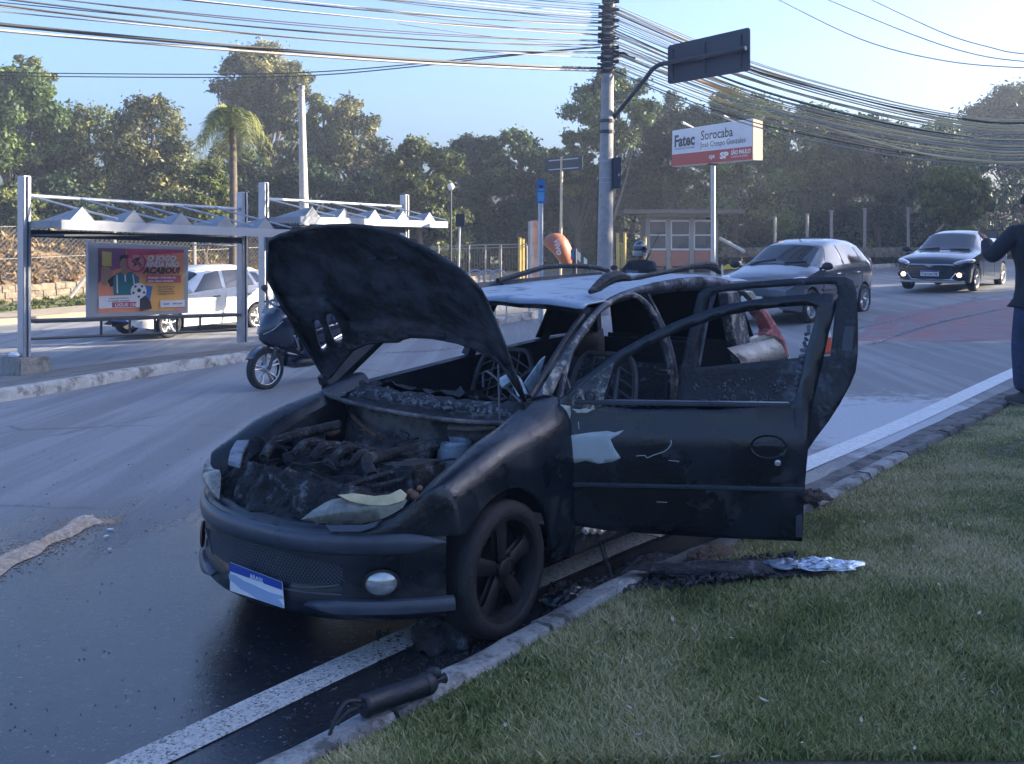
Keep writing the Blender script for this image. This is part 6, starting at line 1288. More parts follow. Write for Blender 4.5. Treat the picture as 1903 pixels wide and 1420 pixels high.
# ------------------------------------------------------------------ moving traffic
def vehicle(name, label, cat, pos, yaw, prof, L_, body, wr=.30, wx=(1.22, -1.28), track=.72, wmax=.84, tint='glass', zb=.22, screen=(1.0, .30), rear=(-1.55, -1.85), sidew=(), rim='alloy', spokes=8, zg=0.0):
    """prof rows: x, z top, half width top edge, z shoulder, half width shoulder"""
    v = thing(name, label, cat, (pos[0], pos[1], pos[2]), yaw)
    p = np.array(sorted(prof, key=lambda r: r[0])); xs = []
    wxs = sorted(wx); R = wr + .055
    base = list(np.linspace(p[0, 0], p[-1, 0], 44))
    for w in wxs: base += [w + R * math.cos(a) for a in np.linspace(0, math.pi, 13)]
    base = sorted(set(round(b, 4) for b in base if p[0, 0] <= b <= p[-1, 0]))
    def sec(x):
        xx = np.clip(np.array([x - .06, x, x + .06]), p[0, 0], p[-1, 0]); r = [float(np.interp(xx, p[:, 0], p[:, k]).mean()) for k in range(1, 5)]
        return r
    def low(x):
        for w in wxs:
            if abs(x - w) < R: return wr + math.sqrt(max(0, R * R - (x - w) ** 2))
        return zb + .05 * max(0, abs(x) / (L_ / 2) - .85) / .15
    def section(x):
        zt, wt, zs, ws = sec(x); m = wmax * min(1, ws / wmax * 1.02); lo = min(low(x), zs - .04)
        e = min(1, max(0.0, (L_ / 2 - abs(x)) / .30)) ** .5; m = m * (.90 + .10 * e)
        pts = [(0, zt), (wt * .5, zt - .008), (wt * .85, zt - .03), (wt, zt - .075 if zt - zs > .2 else zt - (zt - zs) * .45), (wt + (ws - wt) * .5, (zt + zs) / 2 - .02 if zt - zs > .2 else zs + (zt - zs) * .3), (ws, zs), (max(ws, m), max(lo, zs - .10)), (m, max(lo, zs - .26)), (m * .99, max(lo, .40)), (m * .965, lo)]
        return pts
    rows = []
    for x in base:
        s_ = section(x); rows.append([(x, -y, z) for y, z in s_[::-1]] + [(x, y, z) for y, z in s_[1:]])
    b = MB(); b.loft(rows); b.loft([rows[0], [(rows[0][0][0], 0, .5)] * len(rows[0])]); b.loft([rows[-1], [(rows[-1][0][0], 0, .5)] * len(rows[0])])
    bo = b.build('body', body, v, smooth=True, auto=35)
    def top(x, t, o=.006):                             # t -1..1 over the top
        s_ = section(x); a = abs(t); k = a * 3; i = min(2, int(k)); q = k - i; y = s_[i][0] + (s_[i + 1][0] - s_[i][0]) * q; z = s_[i][1] + (s_[i + 1][1] - s_[i][1]) * q
        return np.array((x, math.copysign(y, t), z + o))
    def side(x, k, sg, o=.006):                        # k 0 at shoulder .. 1 at roof edge
        s_ = section(x); a, c, d = s_[5], s_[4], s_[3]
        q = (c[0] + (d[0] - c[0]) * (k * 2 - 1), c[1] + (d[1] - c[1]) * (k * 2 - 1)) if k > .5 else (a[0] + (c[0] - a[0]) * k * 2, a[1] + (c[1] - a[1]) * k * 2)
        return np.array((x, sg * (q[0] + o), q[1] + o * .3))
    def flank(x, z, sg, o=.004):
        s_ = section(x)[5:]; ys = [q[0] for q in s_][::-1]; zz_ = [q[1] for q in s_][::-1]; return np.array((x, sg * (float(np.interp(z, zz_, ys)) + o), z))
    gm_ = M_[tint]
    MB().loft([[top(x, t, .010) + np.array((.012, 0, 0)) for t in np.linspace(-.97, .97, 13)] for x in np.linspace(screen[0], screen[1], 8)]).build('windscreen', gm_, v, smooth=True)
    MB().loft([[top(x, t, .010) + np.array((-.012, 0, 0)) for t in np.linspace(-.92, .92, 11)] for x in np.linspace(rear[0], rear[1], 6)]).build('rear_window', gm_, v, smooth=True)
    for sg in (1, -1):
        for (xa, xb, ka, kb, xa2, xb2) in sidew:       # bottom xa..xb, top xa2..xb2
            MB().loft([[side(xa + (xa2 - xa) * k + ((xb + (xb2 - xb) * k) - (xa + (xa2 - xa) * k)) * t, ka + (kb - ka) * k, sg, .008) for t in np.linspace(0, 1, 8)] for k in np.linspace(0, 1, 5)]).build('side_window', gm_, v, smooth=True)
        m = MB()
        m.ell((screen[0] - .18, sg * (wmax + .10), sec(screen[0] - .3)[2] + .07), (.07, .11, .075), 12, 8); m.tube([(screen[0] - .2, sg * (wmax - .05), sec(screen[0] - .3)[2] + .02), (screen[0] - .18, sg * (wmax + .06), sec(screen[0] - .3)[2] + .06)], .025, 6)
        m.build('mirror', M_['black'] if body.name != 'white_car_paint' else body, v, smooth=True)
        for w in wx:
            wheel(v, (w, sg * track, wr), sg, r=wr, w=.19, rr=wr * .70, m=M_[rim], spokes=spokes, wide=.22)
            m = MB(); m.loft([[(w + (R - .004) * math.cos(a), sg * y, wr + (R - .004) * math.sin(a)) for a in np.linspace(-.35, math.pi + .35, 18)] for y in (wmax * .96, wmax * .5)]); m.loft([[(w + r * math.cos(a), sg * wmax * .55, wr + r * math.sin(a)) for a in np.linspace(-.35, math.pi + .35, 18)] for r in (R, .02)])
            m.build('wheel_arch', M_['ink'], v)
    return v, bo, top, side, flank, sec
def pose(pf, pr, wf, wr_):                             # photo points of the near front / rear tyre contacts
    a, b = PG(*pf), PG(*pr); d = (a - b)[:2]; yaw = math.atan2(d[1], d[0]); return a, b, yaw
def place(pf, wxf, track, yaw):                        # car origin so that its left front tyre stands on the photo point
    a = PG(*pf); c, s = math.cos(yaw), math.sin(yaw); return np.array((a[0] - c * wxf + s * track, a[1] - s * wxf - c * track, a[2]))
YAWR = math.atan2(-EU[1], -EU[0])
M_['greycar'] = mat('graphite_car_paint', (.15, .17, .20), .22, .45, var=.06, coat=.8, rvar=.03); M_['blackcar'] = mat('black_car_paint', (.012, .016, .024), .16, .2, var=.08, coat=.9, rvar=.03); M_['whitecar'] = mat('white_car_paint', (.72, .72, .70), .3, var=.03, coat=.5)
M_['warm'] = mat('lit_fog_lamp', (.9, .75, .5), .3, emit=3.0, emc=(1.0, .72, .38)); M_['headl'] = mat('headlamp_lens', (.42, .45, .50), .08, .4, var=.5, scale=14, coat=1.)
# grey hatchback
c3 = [(1.93, .60, .40, .56, .60), (1.88, .70, .52, .64, .72), (1.75, .80, .58, .72, .79), (1.5, .90, .62, .80, .82), (1.15, 1.0, .64, .90, .83), (.95, 1.06, .64, .94, .83), (.25, 1.42, .56, .96, .83), (-.1, 1.50, .57, .97, .83), (-.6, 1.53, .58, .99, .83), (-1.1, 1.50, .58, 1.0, .82), (-1.5, 1.43, .57, 1.02, .80), (-1.72, 1.25, .58, 1.02, .77), (-1.86, .98, .58, .92, .73), (-1.92, .75, .58, .70, .68)]
a_, b_, y_ = pose((1505, 598), (1608, 574), 0, 0)
cp = place((1505, 600), 1.22, .78, YAWR + R_(-2))
gc, gb_, top, side, flank, sec = vehicle('hatchback', 'graphite grey rounded hatchback driving behind the burnt car', 'car', cp, YAWR + R_(-2), c3, 3.86, M_['greycar'], sidew=((.62, -.18, .10, .90, .18, -.20), (-.26, -1.05, .10, .90, -.28, -.98), (-1.13, -1.48, .14, .84, -1.07, -1.30)), wx=(1.22, -1.24), rim='alloy', spokes=9, wr=.305, track=.735)
for sg in (1, -1):
    m = MB(); m.ell((1.62, sg * .66, .735), (.30, .155, .085), 18, 10, M=Euler((sg * .25, .22, sg * -.45)).to_matrix()); m.build('headlamp', M_['headl'], gc, smooth=True)
    MB().ell((-1.80, sg * .68, .95), (.08, .07, .18), 10, 8).build('tail_lamp', M_['redlens'], gc, smooth=True)
    for x in (.12, -.82): m = MB(); m.tube([flank(x - .08, .86, sg, .02), flank(x + .08, .86, sg, .02)], .014, 6); m.build('door_handle', M_['greycar'], gc, smooth=True)
    m = MB()
    for x in (.74, -.22, -1.08): m.tube([flank(x + .0 * k, z, sg, .002) for k, z in enumerate(np.linspace(.34, .92, 8))], .004, 4)
    m.tube([flank(x, .58, sg, .004) for x in np.linspace(.80, -.85, 8)], .022, 5); m.build('door_seam', M_['ink'], gc)
m = MB(); m.box((1.90, 0, .45), (.08, 1.0, .14), bev=.02); m.build('grille', M_['black'], gc); MB().box((1.955, 0, .43), (.012, .42, .12), bev=.004).build('number_plate', M_['plate'], gc); MB().box((1.90, 0, .66), (.05, .55, .035), bev=.01).build('chrome_bar', M_['chrome'], gc)
m = MB(); m.tube([top(-.05, 0), top(-.05, 0) + np.array((-.32, 0, .42))], [.012, .004], 5); m.build('aerial', M_['black'], gc)
for y0 in (-.42, .12): MB().tube([top(1.0, y0 / .66, .03), top(.86, (y0 + .38) / .66, .035)], .010, 5).build('wiper', M_['black'], gc)
# black hatchback with lit fog lamps
ox_ = [(2.03, .58, .50, .55, .62), (1.98, .70, .60, .66, .74), (1.85, .80, .64, .74, .81), (1.5, .89, .66, .81, .84), (1.1, .95, .66, .88, .85), (.92, .99, .66, .90, .85), (.15, 1.38, .56, .93, .85), (-.25, 1.455, .57, .94, .85), (-.8, 1.47, .57, .96, .85), (-1.3, 1.42, .56, .98, .84), (-1.65, 1.30, .55, 1.0, .82), (-1.92, 1.08, .58, 1.0, .78), (-2.02, .90, .6, .86, .74), (-2.06, .70, .6, .66, .7)]
bpz = place((1812, 541), 1.28, .80, YAWR)
oc_, ob, top, side, flank, sec = vehicle('hatchback', 'black hatchback with chrome grille and lit fog lamps, driving far right', 'car', bpz, YAWR, ox_, 4.12, M_['blackcar'], sidew=((.55, -.28, .10, .88, .05, -.30), (-.36, -1.15, .10, .88, -.38, -1.1), (-1.22, -1.5, .14, .75, -1.17, -1.33)), wx=(1.28, -1.28), wmax=.865, track=.755, rim='alloy', spokes=5, wr=.31, screen=(.96, .16), rear=(-1.66, -1.9))
hexo = [(-.50, .635), (.50, .635), (.60, .50), (.44, .28), (-.44, .28), (-.60, .50)]
m = MB(); m.prism([(2.085 - .10 * (abs(y) / .6) ** 2, y, z) for y, z in hexo], (.012, 0, 0)); gr = m.build('grille', M_['black'], oc_)
m = MB(); m.tube([(2.105 - .10 * (abs(y) / .6) ** 2, y, z) for y, z in hexo + hexo[:1]], .016, 6, flat=1.0); m.build('grille_surround', M_['chrome'], gr)
m = MB()
for z in np.linspace(.31, .56, 7): m.tube([(2.100 - .10 * (abs(y) / .6) ** 2, y, z) for y in np.linspace(-.5, .5, 9)], .006, 4)
m.build('grille_slats', M_['steeldark'], gr)
m = MB(); m.prism([(2.115, y, z + .012) for y, z in ((-.09, .615), (-.035, .615), (-.03, .635), (.035, .635), (.03, .615), (.085, .615), (.075, .585), (.03, .585), (.025, .565), (-.045, .565), (-.04, .585), (-.10, .585))], (.012, 0, 0)); m.build('emblem', M_['chrome'], oc_)
pl2 = MB().box((2.125, 0, .43), (.012, .42, .13), bev=.004).build('number_plate', M_['plate'], oc_); MB().box((2.132, 0, .478), (.004, .41, .03)).build('plate_band', M_['plateblue'], pl2)
text('TGC6C78', .082, frame((2.134, -.19, .385), (0, 1, 0), (0, 0, 1)), M_['ink'], pl2, 'plate_lettering', .02, world=False, sx=1.05)
for sg in (1, -1):
    m = MB(); m.ell((1.80, sg * .70, .70), (.33, .13, .062), 18, 10, M=Euler((sg * .2, .12, sg * -.55)).to_matrix()); m.build('headlamp', M_['headl'], oc_, smooth=True)
    c = np.array((1.985, sg * .63, .40)); m = MB(); m.ell(c, (.05, .16, .09), 14, 8); fb = m.build('fog_bezel', M_['black'], oc_, smooth=True); MB().ell(c + np.array((.045, sg * .01, 0)), (.02, .055, .05), 12, 8).build('fog_lamp', M_['warm'], fb, smooth=True)
    for x in (.05, -.9): m = MB(); m.tube([flank(x - .09, .82, sg, .02), flank(x + .09, .82, sg, .02)], .014, 6); m.build('door_handle', M_['blackcar'], oc_, smooth=True)
    m = MB()
    for x in (.72, -.32, -1.18): m.tube([flank(x, z, sg, .002) for z in np.linspace(.34, .88, 8)], .004, 4)
    m.build('door_seam', M_['ink'], oc_)
m = MB(); m.loft([[(2.0 - .06 * (abs(y) / .7) ** 2 + dx, y, z) for y in np.linspace(-.75, .75, 11)] for dx, z in ((.02, .20), (.06, .22), (.06, .25), (.02, .27))]); m.build('lower_lip', M_['steel'], oc_, smooth=True)
for y0 in (-.5, .1): MB().tube([top(.98, y0 / .66, .03), top(.90, (y0 + .42) / .66, .03)], .010, 5).build('wiper', M_['black'], oc_)
# white hatchback behind the shelter
wc = [(1.90, .62, .45, .58, .62), (1.85, .72, .58, .66, .74), (1.6, .86, .62, .76, .80), (1.2, .96, .64, .86, .82), (1.0, 1.0, .64, .90, .82), (.25, 1.42, .56, .93, .82), (-.2, 1.52, .57, .95, .82), (-.8, 1.53, .57, .98, .82), (-1.3, 1.47, .56, 1.02, .81), (-1.6, 1.32, .55, 1.05, .79), (-1.82, 1.05, .6, .98, .75), (-1.90, .80, .62, .76, .70)]
wp = place((314, 628), 1.2, .77, YAWR + R_(3))
vw, wb_, top, side, flank, sec = vehicle('hatchback', 'white hatchback with blue bumper stripe passing behind the first bus shelter', 'car', wp, YAWR + R_(3), wc, 3.8, M_['whitecar'], sidew=((.60, -.20, .10, .90, .15, -.22), (-.30, -1.12, .10, .90, -.32, -1.0), (-1.2, -1.46, .2, .8, -1.12, -1.3)), wx=(1.2, -1.2), track=.725, wr=.30, spokes=5)
m = MB(); m.loft([[(1.90 - .14 * (abs(y) / .7) ** 2 + .015, y, z) for y in np.linspace(-.72, .72, 9)] for z in (.36, .46)]); m.build('bumper_stripe', M_['plateblue'], vw, smooth=True)
for sg in (1, -1):
    m = MB(); m.ell((1.62, sg * .66, .72), (.28, .14, .08), 16, 10, M=Euler((sg * .25, .2, sg * -.45)).to_matrix()); m.build('headlamp', M_['headl'], vw, smooth=True)
    m = MB()
    for x in (.70, -.26, -1.1): m.tube([flank(x, z, sg, .002) for z in np.linspace(.36, .9, 7)], .004, 4)
    m.build('door_seam', M_['steeldark'], vw)
    for x in (.0, -.9): m = MB(); m.tube([flank(x - .09, .84, sg, .02), flank(x + .09, .84, sg, .02)], .014, 6); m.build('door_handle', M_['black'], vw, smooth=True)
    m = MB(); m.loft([[flank(x, z, sg, .005) for x in np.linspace(.05, .55, 4)] for z in (.64, .71)]); m.build('door_badge', M_['steel'], vw)
    MB().ell((-1.78, sg * .70, .95), (.08, .06, .18), 10, 8).build('tail_lamp', M_['redlens'], vw, smooth=True)
# ------------------------------------------------------------------ people: one continuous skinned body each
def skinbody(name, joints, edges, radii, m, parent=None, sub=2, root=0):
    me = bpy.data.meshes.new(name); me.from_pydata([tuple(j) for j in joints], edges, []); me.materials.append(m)
    o = bpy.data.objects.new(name, me); C.objects.link(o)
    sk = o.modifiers.new('skin', 'SKIN'); sk.use_smooth_shade = True
    for i, r in enumerate(radii):
        r = r if hasattr(r, '__len__') else (r, r); me.skin_vertices[0].data[i].radius = r; me.skin_vertices[0].data[i].use_root = (i == root)
    if sub: s = o.modifiers.new('sub', 'SUBSURF'); s.levels = s.render_levels = sub
    dg = bpy.context.evaluated_depsgraph_get(); m2 = bpy.data.meshes.new_from_object(o.evaluated_get(dg)); bpy.data.objects.remove(o)
    for p in m2.polygons: p.use_smooth = True
    m2.name = name; m2.materials.clear(); m2.materials.append(m); o = bpy.data.objects.new(name, m2); C.objects.link(o)
    if parent: o.parent = parent; ROOT[o.name] = ROOT[parent.name]
    return o
M_['skin'] = mat('skin', (.30, .17, .11), .55, var=.08); M_['jacket'] = mat('dark_navy_jacket', (.012, .016, .026), .8, var=.5, scale=7, bump=1., bscale=11); M_['jeans'] = mat('blue_jeans', (.022, .038, .085), .9, var=.4, scale=8, bump=1., bscale=14); M_['shoe'] = mat('black_shoe', (.015, .016, .018), .6, var=.2); M_['hair'] = mat('dark_hair', (.012, .010, .009), .7, var=.3); M_['sole'] = mat('shoe_sole', (.25, .24, .22), .7)
def hand(parent, c, x, y, m, s=1.0):                   # x towards the fingertips, y across the palm
    x = Vector(x).normalized(); y = (Vector(y) - x * Vector(y).dot(x)).normalized(); z = x.cross(y); c = Vector(c)
    mb = MB(); mb.ell(c + x * .045 * s, (.05 * s, .040 * s, .017 * s), 12, 8, M=Matrix((x, y, z)).transposed())
    for k, (o, l) in enumerate(((-.030, .062), (-.010, .074), (.010, .070), (.029, .054))):
        b = c + x * .085 * s + y * o * s; mb.tube([b, b + x * l * .45 * s - z * .012 * s, b + x * l * .70 * s - z * .034 * s, b + x * l * .72 * s - z * .056 * s], [.0095 * s, .009 * s, .008 * s, .006 * s], 7)
    b = c + x * .03 * s - y * .034 * s; mb.tube([b, b + x * .03 * s - y * .022 * s - z * .01 * s, b + x * .055 * s - y * .020 * s - z * .03 * s], [.012 * s, .010 * s, .007 * s], 7)
    return mb.build('hand', m, parent, smooth=True)
# bystander at the right edge, filming with a phone (back three-quarter view)
for dq in np.linspace(7.5, 11.5, 81):
    ft = P(1896, 750, dq)
    if ft[2] <= GR(*UN(ft[0], ft[1])) + .02: break
gzp = ft[2]
man = thing('person', 'person in dark jacket and jeans filming with a phone, cut off at the right edge', 'person', (ft[0] + .13, ft[1], gzp), R_(10)); man.scale = (1.12,) * 3; ROOT[man.name] = ROOT[man.name] @ Matrix.Scale(1.12, 4)
# local frame: person faces +y, x to the right
J = [(0, 0, .97), (0, .0, 1.14), (0, -.01, 1.34), (0, .0, 1.50), (0, .01, 1.56), (0, .03, 1.65), (0, .03, 1.74),
     (-.20, 0, 1.45), (-.34, .10, 1.24), (-.22, .34, 1.43), (-.17, .42, 1.52),
     (.20, 0, 1.45), (.32, .12, 1.24), (.18, .34, 1.42), (.12, .42, 1.52)]
E_ = [(0, 1), (1, 2), (2, 3), (3, 4), (4, 5), (5, 6), (2, 7), (7, 8), (8, 9), (9, 10), (2, 11), (11, 12), (12, 13), (13, 14)]
top_ = skinbody('jacket', [J[i] for i in (0, 1, 2, 3)] + [J[7], J[8], (-.24, .30, 1.395)] + [J[11], J[12], (.20, .30, 1.39)] + [(0, 0, .84)], [(0, 1), (1, 2), (2, 3), (2, 4), (4, 5), (5, 6), (2, 7), (7, 8), (8, 9), (0, 10)], [(.17, .125), (.16, .12), (.175, .125), (.07, .07), .088, .076, .052, .088, .076, .052, (.18, .14)], M_['jacket'], man)
JL = [(0, 0, .90), (-.09, 0, .80), (-.12, .02, .50), (-.13, -.02, .10), (.09, 0, .80), (.12, .04, .50), (.13, .02, .10)]
skinbody('trousers', JL, [(0, 1), (1, 2), (2, 3), (0, 4), (4, 5), (5, 6)], [(.12, .09), .092, .074, .066, .092, .074, .066], M_['jeans'], man)
for sx, yo in ((-.13, -.02), (.14, .02)):
    m = MB(); rows = []
    for t, w, h in ((-.10, .034, .075), (-.06, .045, .10), (0, .046, .105), (.06, .048, .075), (.12, .050, .055), (.17, .040, .045), (.19, .02, .03)):
        rows.append([(sx + w * math.cos(a) * -1.0 - .03 * max(0, t) * (1 if sx < 0 else -1), yo + t, .012 + h * max(0, math.sin(a)) ** .8) for a in np.linspace(0, math.pi, 9)])
    m.loft(rows, capa=True, capb=True); m.build('shoe', M_['shoe'], man, smooth=True)
    m = MB(); m.box((sx, yo + .045, .008), (.09, .29, .022), bev=.008); m.build('sole', M_['sole'], man)
hb = skinbody('head', [(0, .0, 1.47), (0, .01, 1.56), (0, .03, 1.63), (0, .035, 1.71), (0, .03, 1.76)], [(0, 1), (1, 2), (2, 3), (3, 4)], [.055, .053, (.066, .080), (.078, .098), (.06, .075)], M_['skin'], man)
m = MB(); m.ell((0, .02, 1.72), (.088, .105, .10), 18, 10, z0=-.15); m.ell((0, -.02, 1.69), (.082, .085, .09), 16, 10, z0=-.7); m.build('hair', M_['hair'], man, smooth=True)
m = MB(); m.ell((-.083, .03, 1.68), (.012, .022, .034), 8, 6); m.build('ear', M_['skin'], man, smooth=True); m = MB(); m.ell((.083, .03, 1.68), (.012, .022, .034), 8, 6); m.build('ear', M_['skin'], man, smooth=True)
m = MB(); m.tube([(0, .125, 1.69), (0, .150, 1.655), (0, .125, 1.645)], [.010, .016, .012], 7); m.build('nose', M_['skin'], man, smooth=True)
for sx in (-.032, .032): m = MB(); m.ell((sx, .122, 1.695), (.012, .008, .007), 8, 6); m.build('eye', M_['white'], man, smooth=True)
m = MB(); m.tube([(-.025, .122, 1.615), (0, .130, 1.613), (.025, .122, 1.615)], .006, 6); m.build('mouth', mat('lips', (.28, .11, .09), .5), man, smooth=True)
hand(man, (-.235, .315, 1.40), (.20, .75, .45), (.9, 0, -.35), M_['skin']); hand(man, (.155, .315, 1.395), (-.9, .55, .30), (-.3, 0, -.9), M_['skin'])
phn = thing('phone', 'dark mobile phone held up by the person at the right edge', 'phone', Vector(ROOT[man.name] @ Vector((-.12, .42, 1.43))), R_(10)); MB().box((0, 0, .02), (.165, .010, .080), bev=.004).build('case', M_['ink'], phn); MB().box((0, -.0056, .02), (.15, .002, .070)).build('screen', mat('phone_screen', (.05, .07, .10), .1, emit=.15), phn); m = MB(); m.box((-.06, .007, .04), (.03, .006, .03), bev=.002); m.build('camera_bump', M_['steeldark'], phn)
# motorcycles
def cycle(name, label, pos, yaw, bodym, scooter=True):
    v = thing(name, label, 'scooter' if scooter else 'motorcycle', pos, yaw)
    R = .255
    for x in (.62, -.62):
        w = MB().lathe([(.20, -.05), (.235, -.058), (.262, -.04), (R, 0), (.262, .04), (.235, .058), (.20, .05)], (x, 0, R), 'Y', 32).build('wheel', M_['tyre'], v, smooth=True)
        m = MB()
        for s in (-.035, .035): m.lathe([(.205, s - .012), (.215, s), (.205, s + .012), (.192, s), (.205, s - .012)], (x, 0, R), 'Y', 30)
        for k in range(5):
            a = k * 1.2566 + .2
            for da in (-.16, .16): m.tube([(x + .03 * math.cos(a), 0, R + .03 * math.sin(a)), (x + .20 * math.cos(a + da), 0.03, R + .20 * math.sin(a + da))], .013, 5); m.tube([(x + .03 * math.cos(a), 0, R + .03 * math.sin(a)), (x + .20 * math.cos(a + da), -.03, R + .20 * math.sin(a + da))], .013, 5)
        m.lathe([(.04, -.06), (.05, 0), (.04, .06), (.001, .06)], (x, 0, R), 'Y', 12); m.build('rim', M_['alloy'], w, smooth=True)
    m = MB()
    for sy in (-.075, .075): m.tube([(.62, sy, R), (.50, sy, .55), (.40, sy * .6, .80)], .022, 7)
    m.build('fork', M_['steeldark'], v, smooth=True)
    m = MB(); m.loft([[(.62 + (R + .03) * math.cos(a), y, R + (R + .03) * math.sin(a)) for y in (-.07, -.04, .04, .07)] for a in np.linspace(.5, 2.6, 12)]); m.build('front_mudguard', bodym, v, smooth=True, solid=.01)
    def hull(sec_, nm, mm):
        m = MB(); rows = []
        for x, z0, z1, w in sec_: rows.append([(x + (.0), w * math.copysign(abs(math.cos(a)) ** .7, math.cos(a)), (z0 + z1) / 2 + (z1 - z0) / 2 * math.copysign(abs(math.sin(a)) ** .7, math.sin(a))) for a in np.linspace(0, 2 * math.pi, 17)[:-1]])
        m.loft(rows, closed=True, capa=True, capb=True); return m.build(nm, mm, v, smooth=True, auto=50)
    hull([(.70, .62, .78, .03), (.62, .56, .92, .13), (.50, .52, 1.02, .20), (.38, .48, 1.04, .20), (.26, .46, .92, .18), (.20, .40, .72, .12)], 'front_fairing', bodym)
    hull([(.34, .26, .50, .10), (.20, .22, .46, .14), (-.05, .22, .44, .16), (-.30, .24, .56, .16), (-.60, .40, .64, .13), (-.70, .50, .62, .06)], 'lower_fairing', bodym)
    hull([(.10, .40, .60, .10), (-.05, .46, .76, .13), (-.30, .52, .80, .15), (-.60, .58, .84, .14), (-.90, .66, .86, .08), (-.98, .74, .84, .03)], 'tail_fairing', bodym)
    hull([(.02, .70, .80, .10), (-.15, .74, .84, .14), (-.45, .76, .86, .15), (-.80, .80, .90, .12), (-.88, .82, .88, .05)], 'seat', M_['black'])
    m = MB(); m.tube(spl([(.36, -.34, 1.08), (.40, -.2, 1.08), (.43, 0, 1.03), (.40, .2, 1.08), (.36, .34, 1.08)], 4), .015, 6); m.build('handlebar', M_['black'], v, smooth=True)
    m = MB(); m.prism([(.58, -.12, .95), (.58, .12, .95), (.44, .10, 1.22), (.44, -.10, 1.22)], (.006, 0, .003)); m.build('windscreen', M_['glassclear'], v)
    for sy in (1, -1):
        m = MB(); m.tube([(.40, sy * .22, 1.08), (.40, sy * .30, 1.24)], .008, 5); m.ell((.38, sy * .33, 1.26), (.02, .07, .045), 10, 6); m.build('mirror', M_['black'], v, smooth=True)
        m = MB(); m.tube(spl([(.685, sy * .05, .70), (.60, sy * .14, .76), (.50, sy * .195, .86)], 4), .028, 6, flat=.4); m.build('headlamp', M_['headl'], v, smooth=True)
    m = MB()
    for sy in (1, -1): m.tube(spl([(.30, sy * .19, .66), (.22, sy * .175, .52), (.12, sy * .165, .46), (-.12, sy * .175, .455), (-.30, sy * .175, .54), (-.55, sy * .155, .62)], 4), .013, 5)
    m.build('trim_stripe', M_['chrome'], v, smooth=True)
    m = MB(); m.tube([(-.30, -.17, .30), (-.75, -.19, .38)], [.05, .06], 10); m.build('exhaust', M_['steeldark'], v, smooth=True)
    return v
def rider(label, pos, yaw, jm, pm, hm):
    p = thing('person', label, 'person', pos, yaw)
    skinbody('jacket', [(-.30, 0, .88), (-.24, 0, 1.08), (-.16, 0, 1.28), (-.13, 0, 1.40), (-.15, .20, 1.30), (.03, .30, 1.12), (.26, .28, 1.10), (-.15, -.20, 1.30), (.03, -.30, 1.12), (.26, -.28, 1.10)], [(0, 1), (1, 2), (2, 3), (2, 4), (4, 5), (5, 6), (2, 7), (7, 8), (8, 9)], [(.15, .13), (.15, .13), (.17, .13), .07, .075, .058, .042, .075, .058, .042], jm, p)
    skinbody('trousers', [(-.32, 0, .90), (-.28, .11, .86), (.12, .20, .74), (.10, .20, .36), (-.28, -.11, .86), (.12, -.20, .74), (.10, -.20, .36)], [(0, 1), (1, 2), (2, 3), (0, 4), (4, 5), (5, 6)], [(.15, .13), .095, .07, .055, .095, .07, .055], pm, p)
    for sy in (.20, -.20): m = MB(); m.ell((.15, sy, .31), (.14, .05, .05), 12, 8); m.build('shoe', M_['shoe'], p, smooth=True)
    skinbody('head', [(-.12, 0, 1.40), (-.10, 0, 1.48), (-.07, 0, 1.56), (-.06, 0, 1.62)], [(0, 1), (1, 2), (2, 3)], [.05, .055, (.08, .07), (.07, .065)], M_['skin'], p)
    h = MB(); h.ell((-.08, 0, 1.575), (.145, .125, .145), 20, 14); ho = h.build('helmet', hm, p, smooth=True)
    m = MB(); rows = []
    for b in np.linspace(-.22, .34, 6): rows.append([(-.08 + .149 * math.cos(b) * math.cos(a), .129 * math.cos(b) * math.sin(a), 1.575 + .149 * math.sin(b)) for a in np.linspace(-1.15, 1.15, 12)])
    m.loft(rows); m.build('visor', M_['glass'], ho, smooth=True)
    m = MB(); m.loft([[(-.08 + r * math.cos(a), r * .87 * math.sin(a), z) for a in np.linspace(-1.2, 1.2, 10)] for r, z in ((.150, 1.545), (.155, 1.50), (.135, 1.455))]); m.build('chin_guard', hm, ho, smooth=True)
    hand(p, (.24, .27, 1.10), (1, 0, -.1), (0, 1, 0), M_['black']); hand(p, (.24, -.27, 1.10), (1, 0, -.1), (0, 1, 0), M_['black'])
    return p
M_['scoot'] = mat('dark_blue_scooter_paint', (.012, .022, .045), .2, .3, var=.1, coat=.8)
sy_ = math.atan2(-.78, -.63); sp0 = PG(493, 723); so = np.array((sp0[0] - .62 * math.cos(sy_), sp0[1] - .62 * math.sin(sy_), sp0[2]))
cycle('scooter', 'dark blue scooter passing between the bus shelter and the burnt car', so, sy_, M_['scoot'])
rider('rider with dark jacket and blue jeans sitting on the dark blue scooter', so, sy_, M_['jacket'], M_['jeans'], mat('black_helmet', (.015, .016, .02), .2, coat=.6))
mp_ = P(1180, 520, 17.5); mz = float(H(mp_[0], mp_[1])); my = math.atan2(-.93, -.38); mo = np.array((mp_[0] + .08, mp_[1] + .1, 1.775 + (430 - 463) / F * 17.5 - 1.575))
mt = cycle('motorcycle', 'motorcycle hidden behind the burnt car with a tall anti kite wire rod', (mo[0], mo[1], mo[2]), my, M_['blackcar'], False)
rider('rider with a silver and black helmet and dark jacket behind the burnt car roof', (mo[0], mo[1], mo[2]), my, mat('dark_riding_jacket', (.012, .010, .02), .8, var=.3, scale=9, bump=.3), M_['jeans'], mat('silver_black_helmet', (.30, .31, .33), .2, .3, dirt=(.02, .02, .02), dthr=.52, dscale=5, coat=.8))
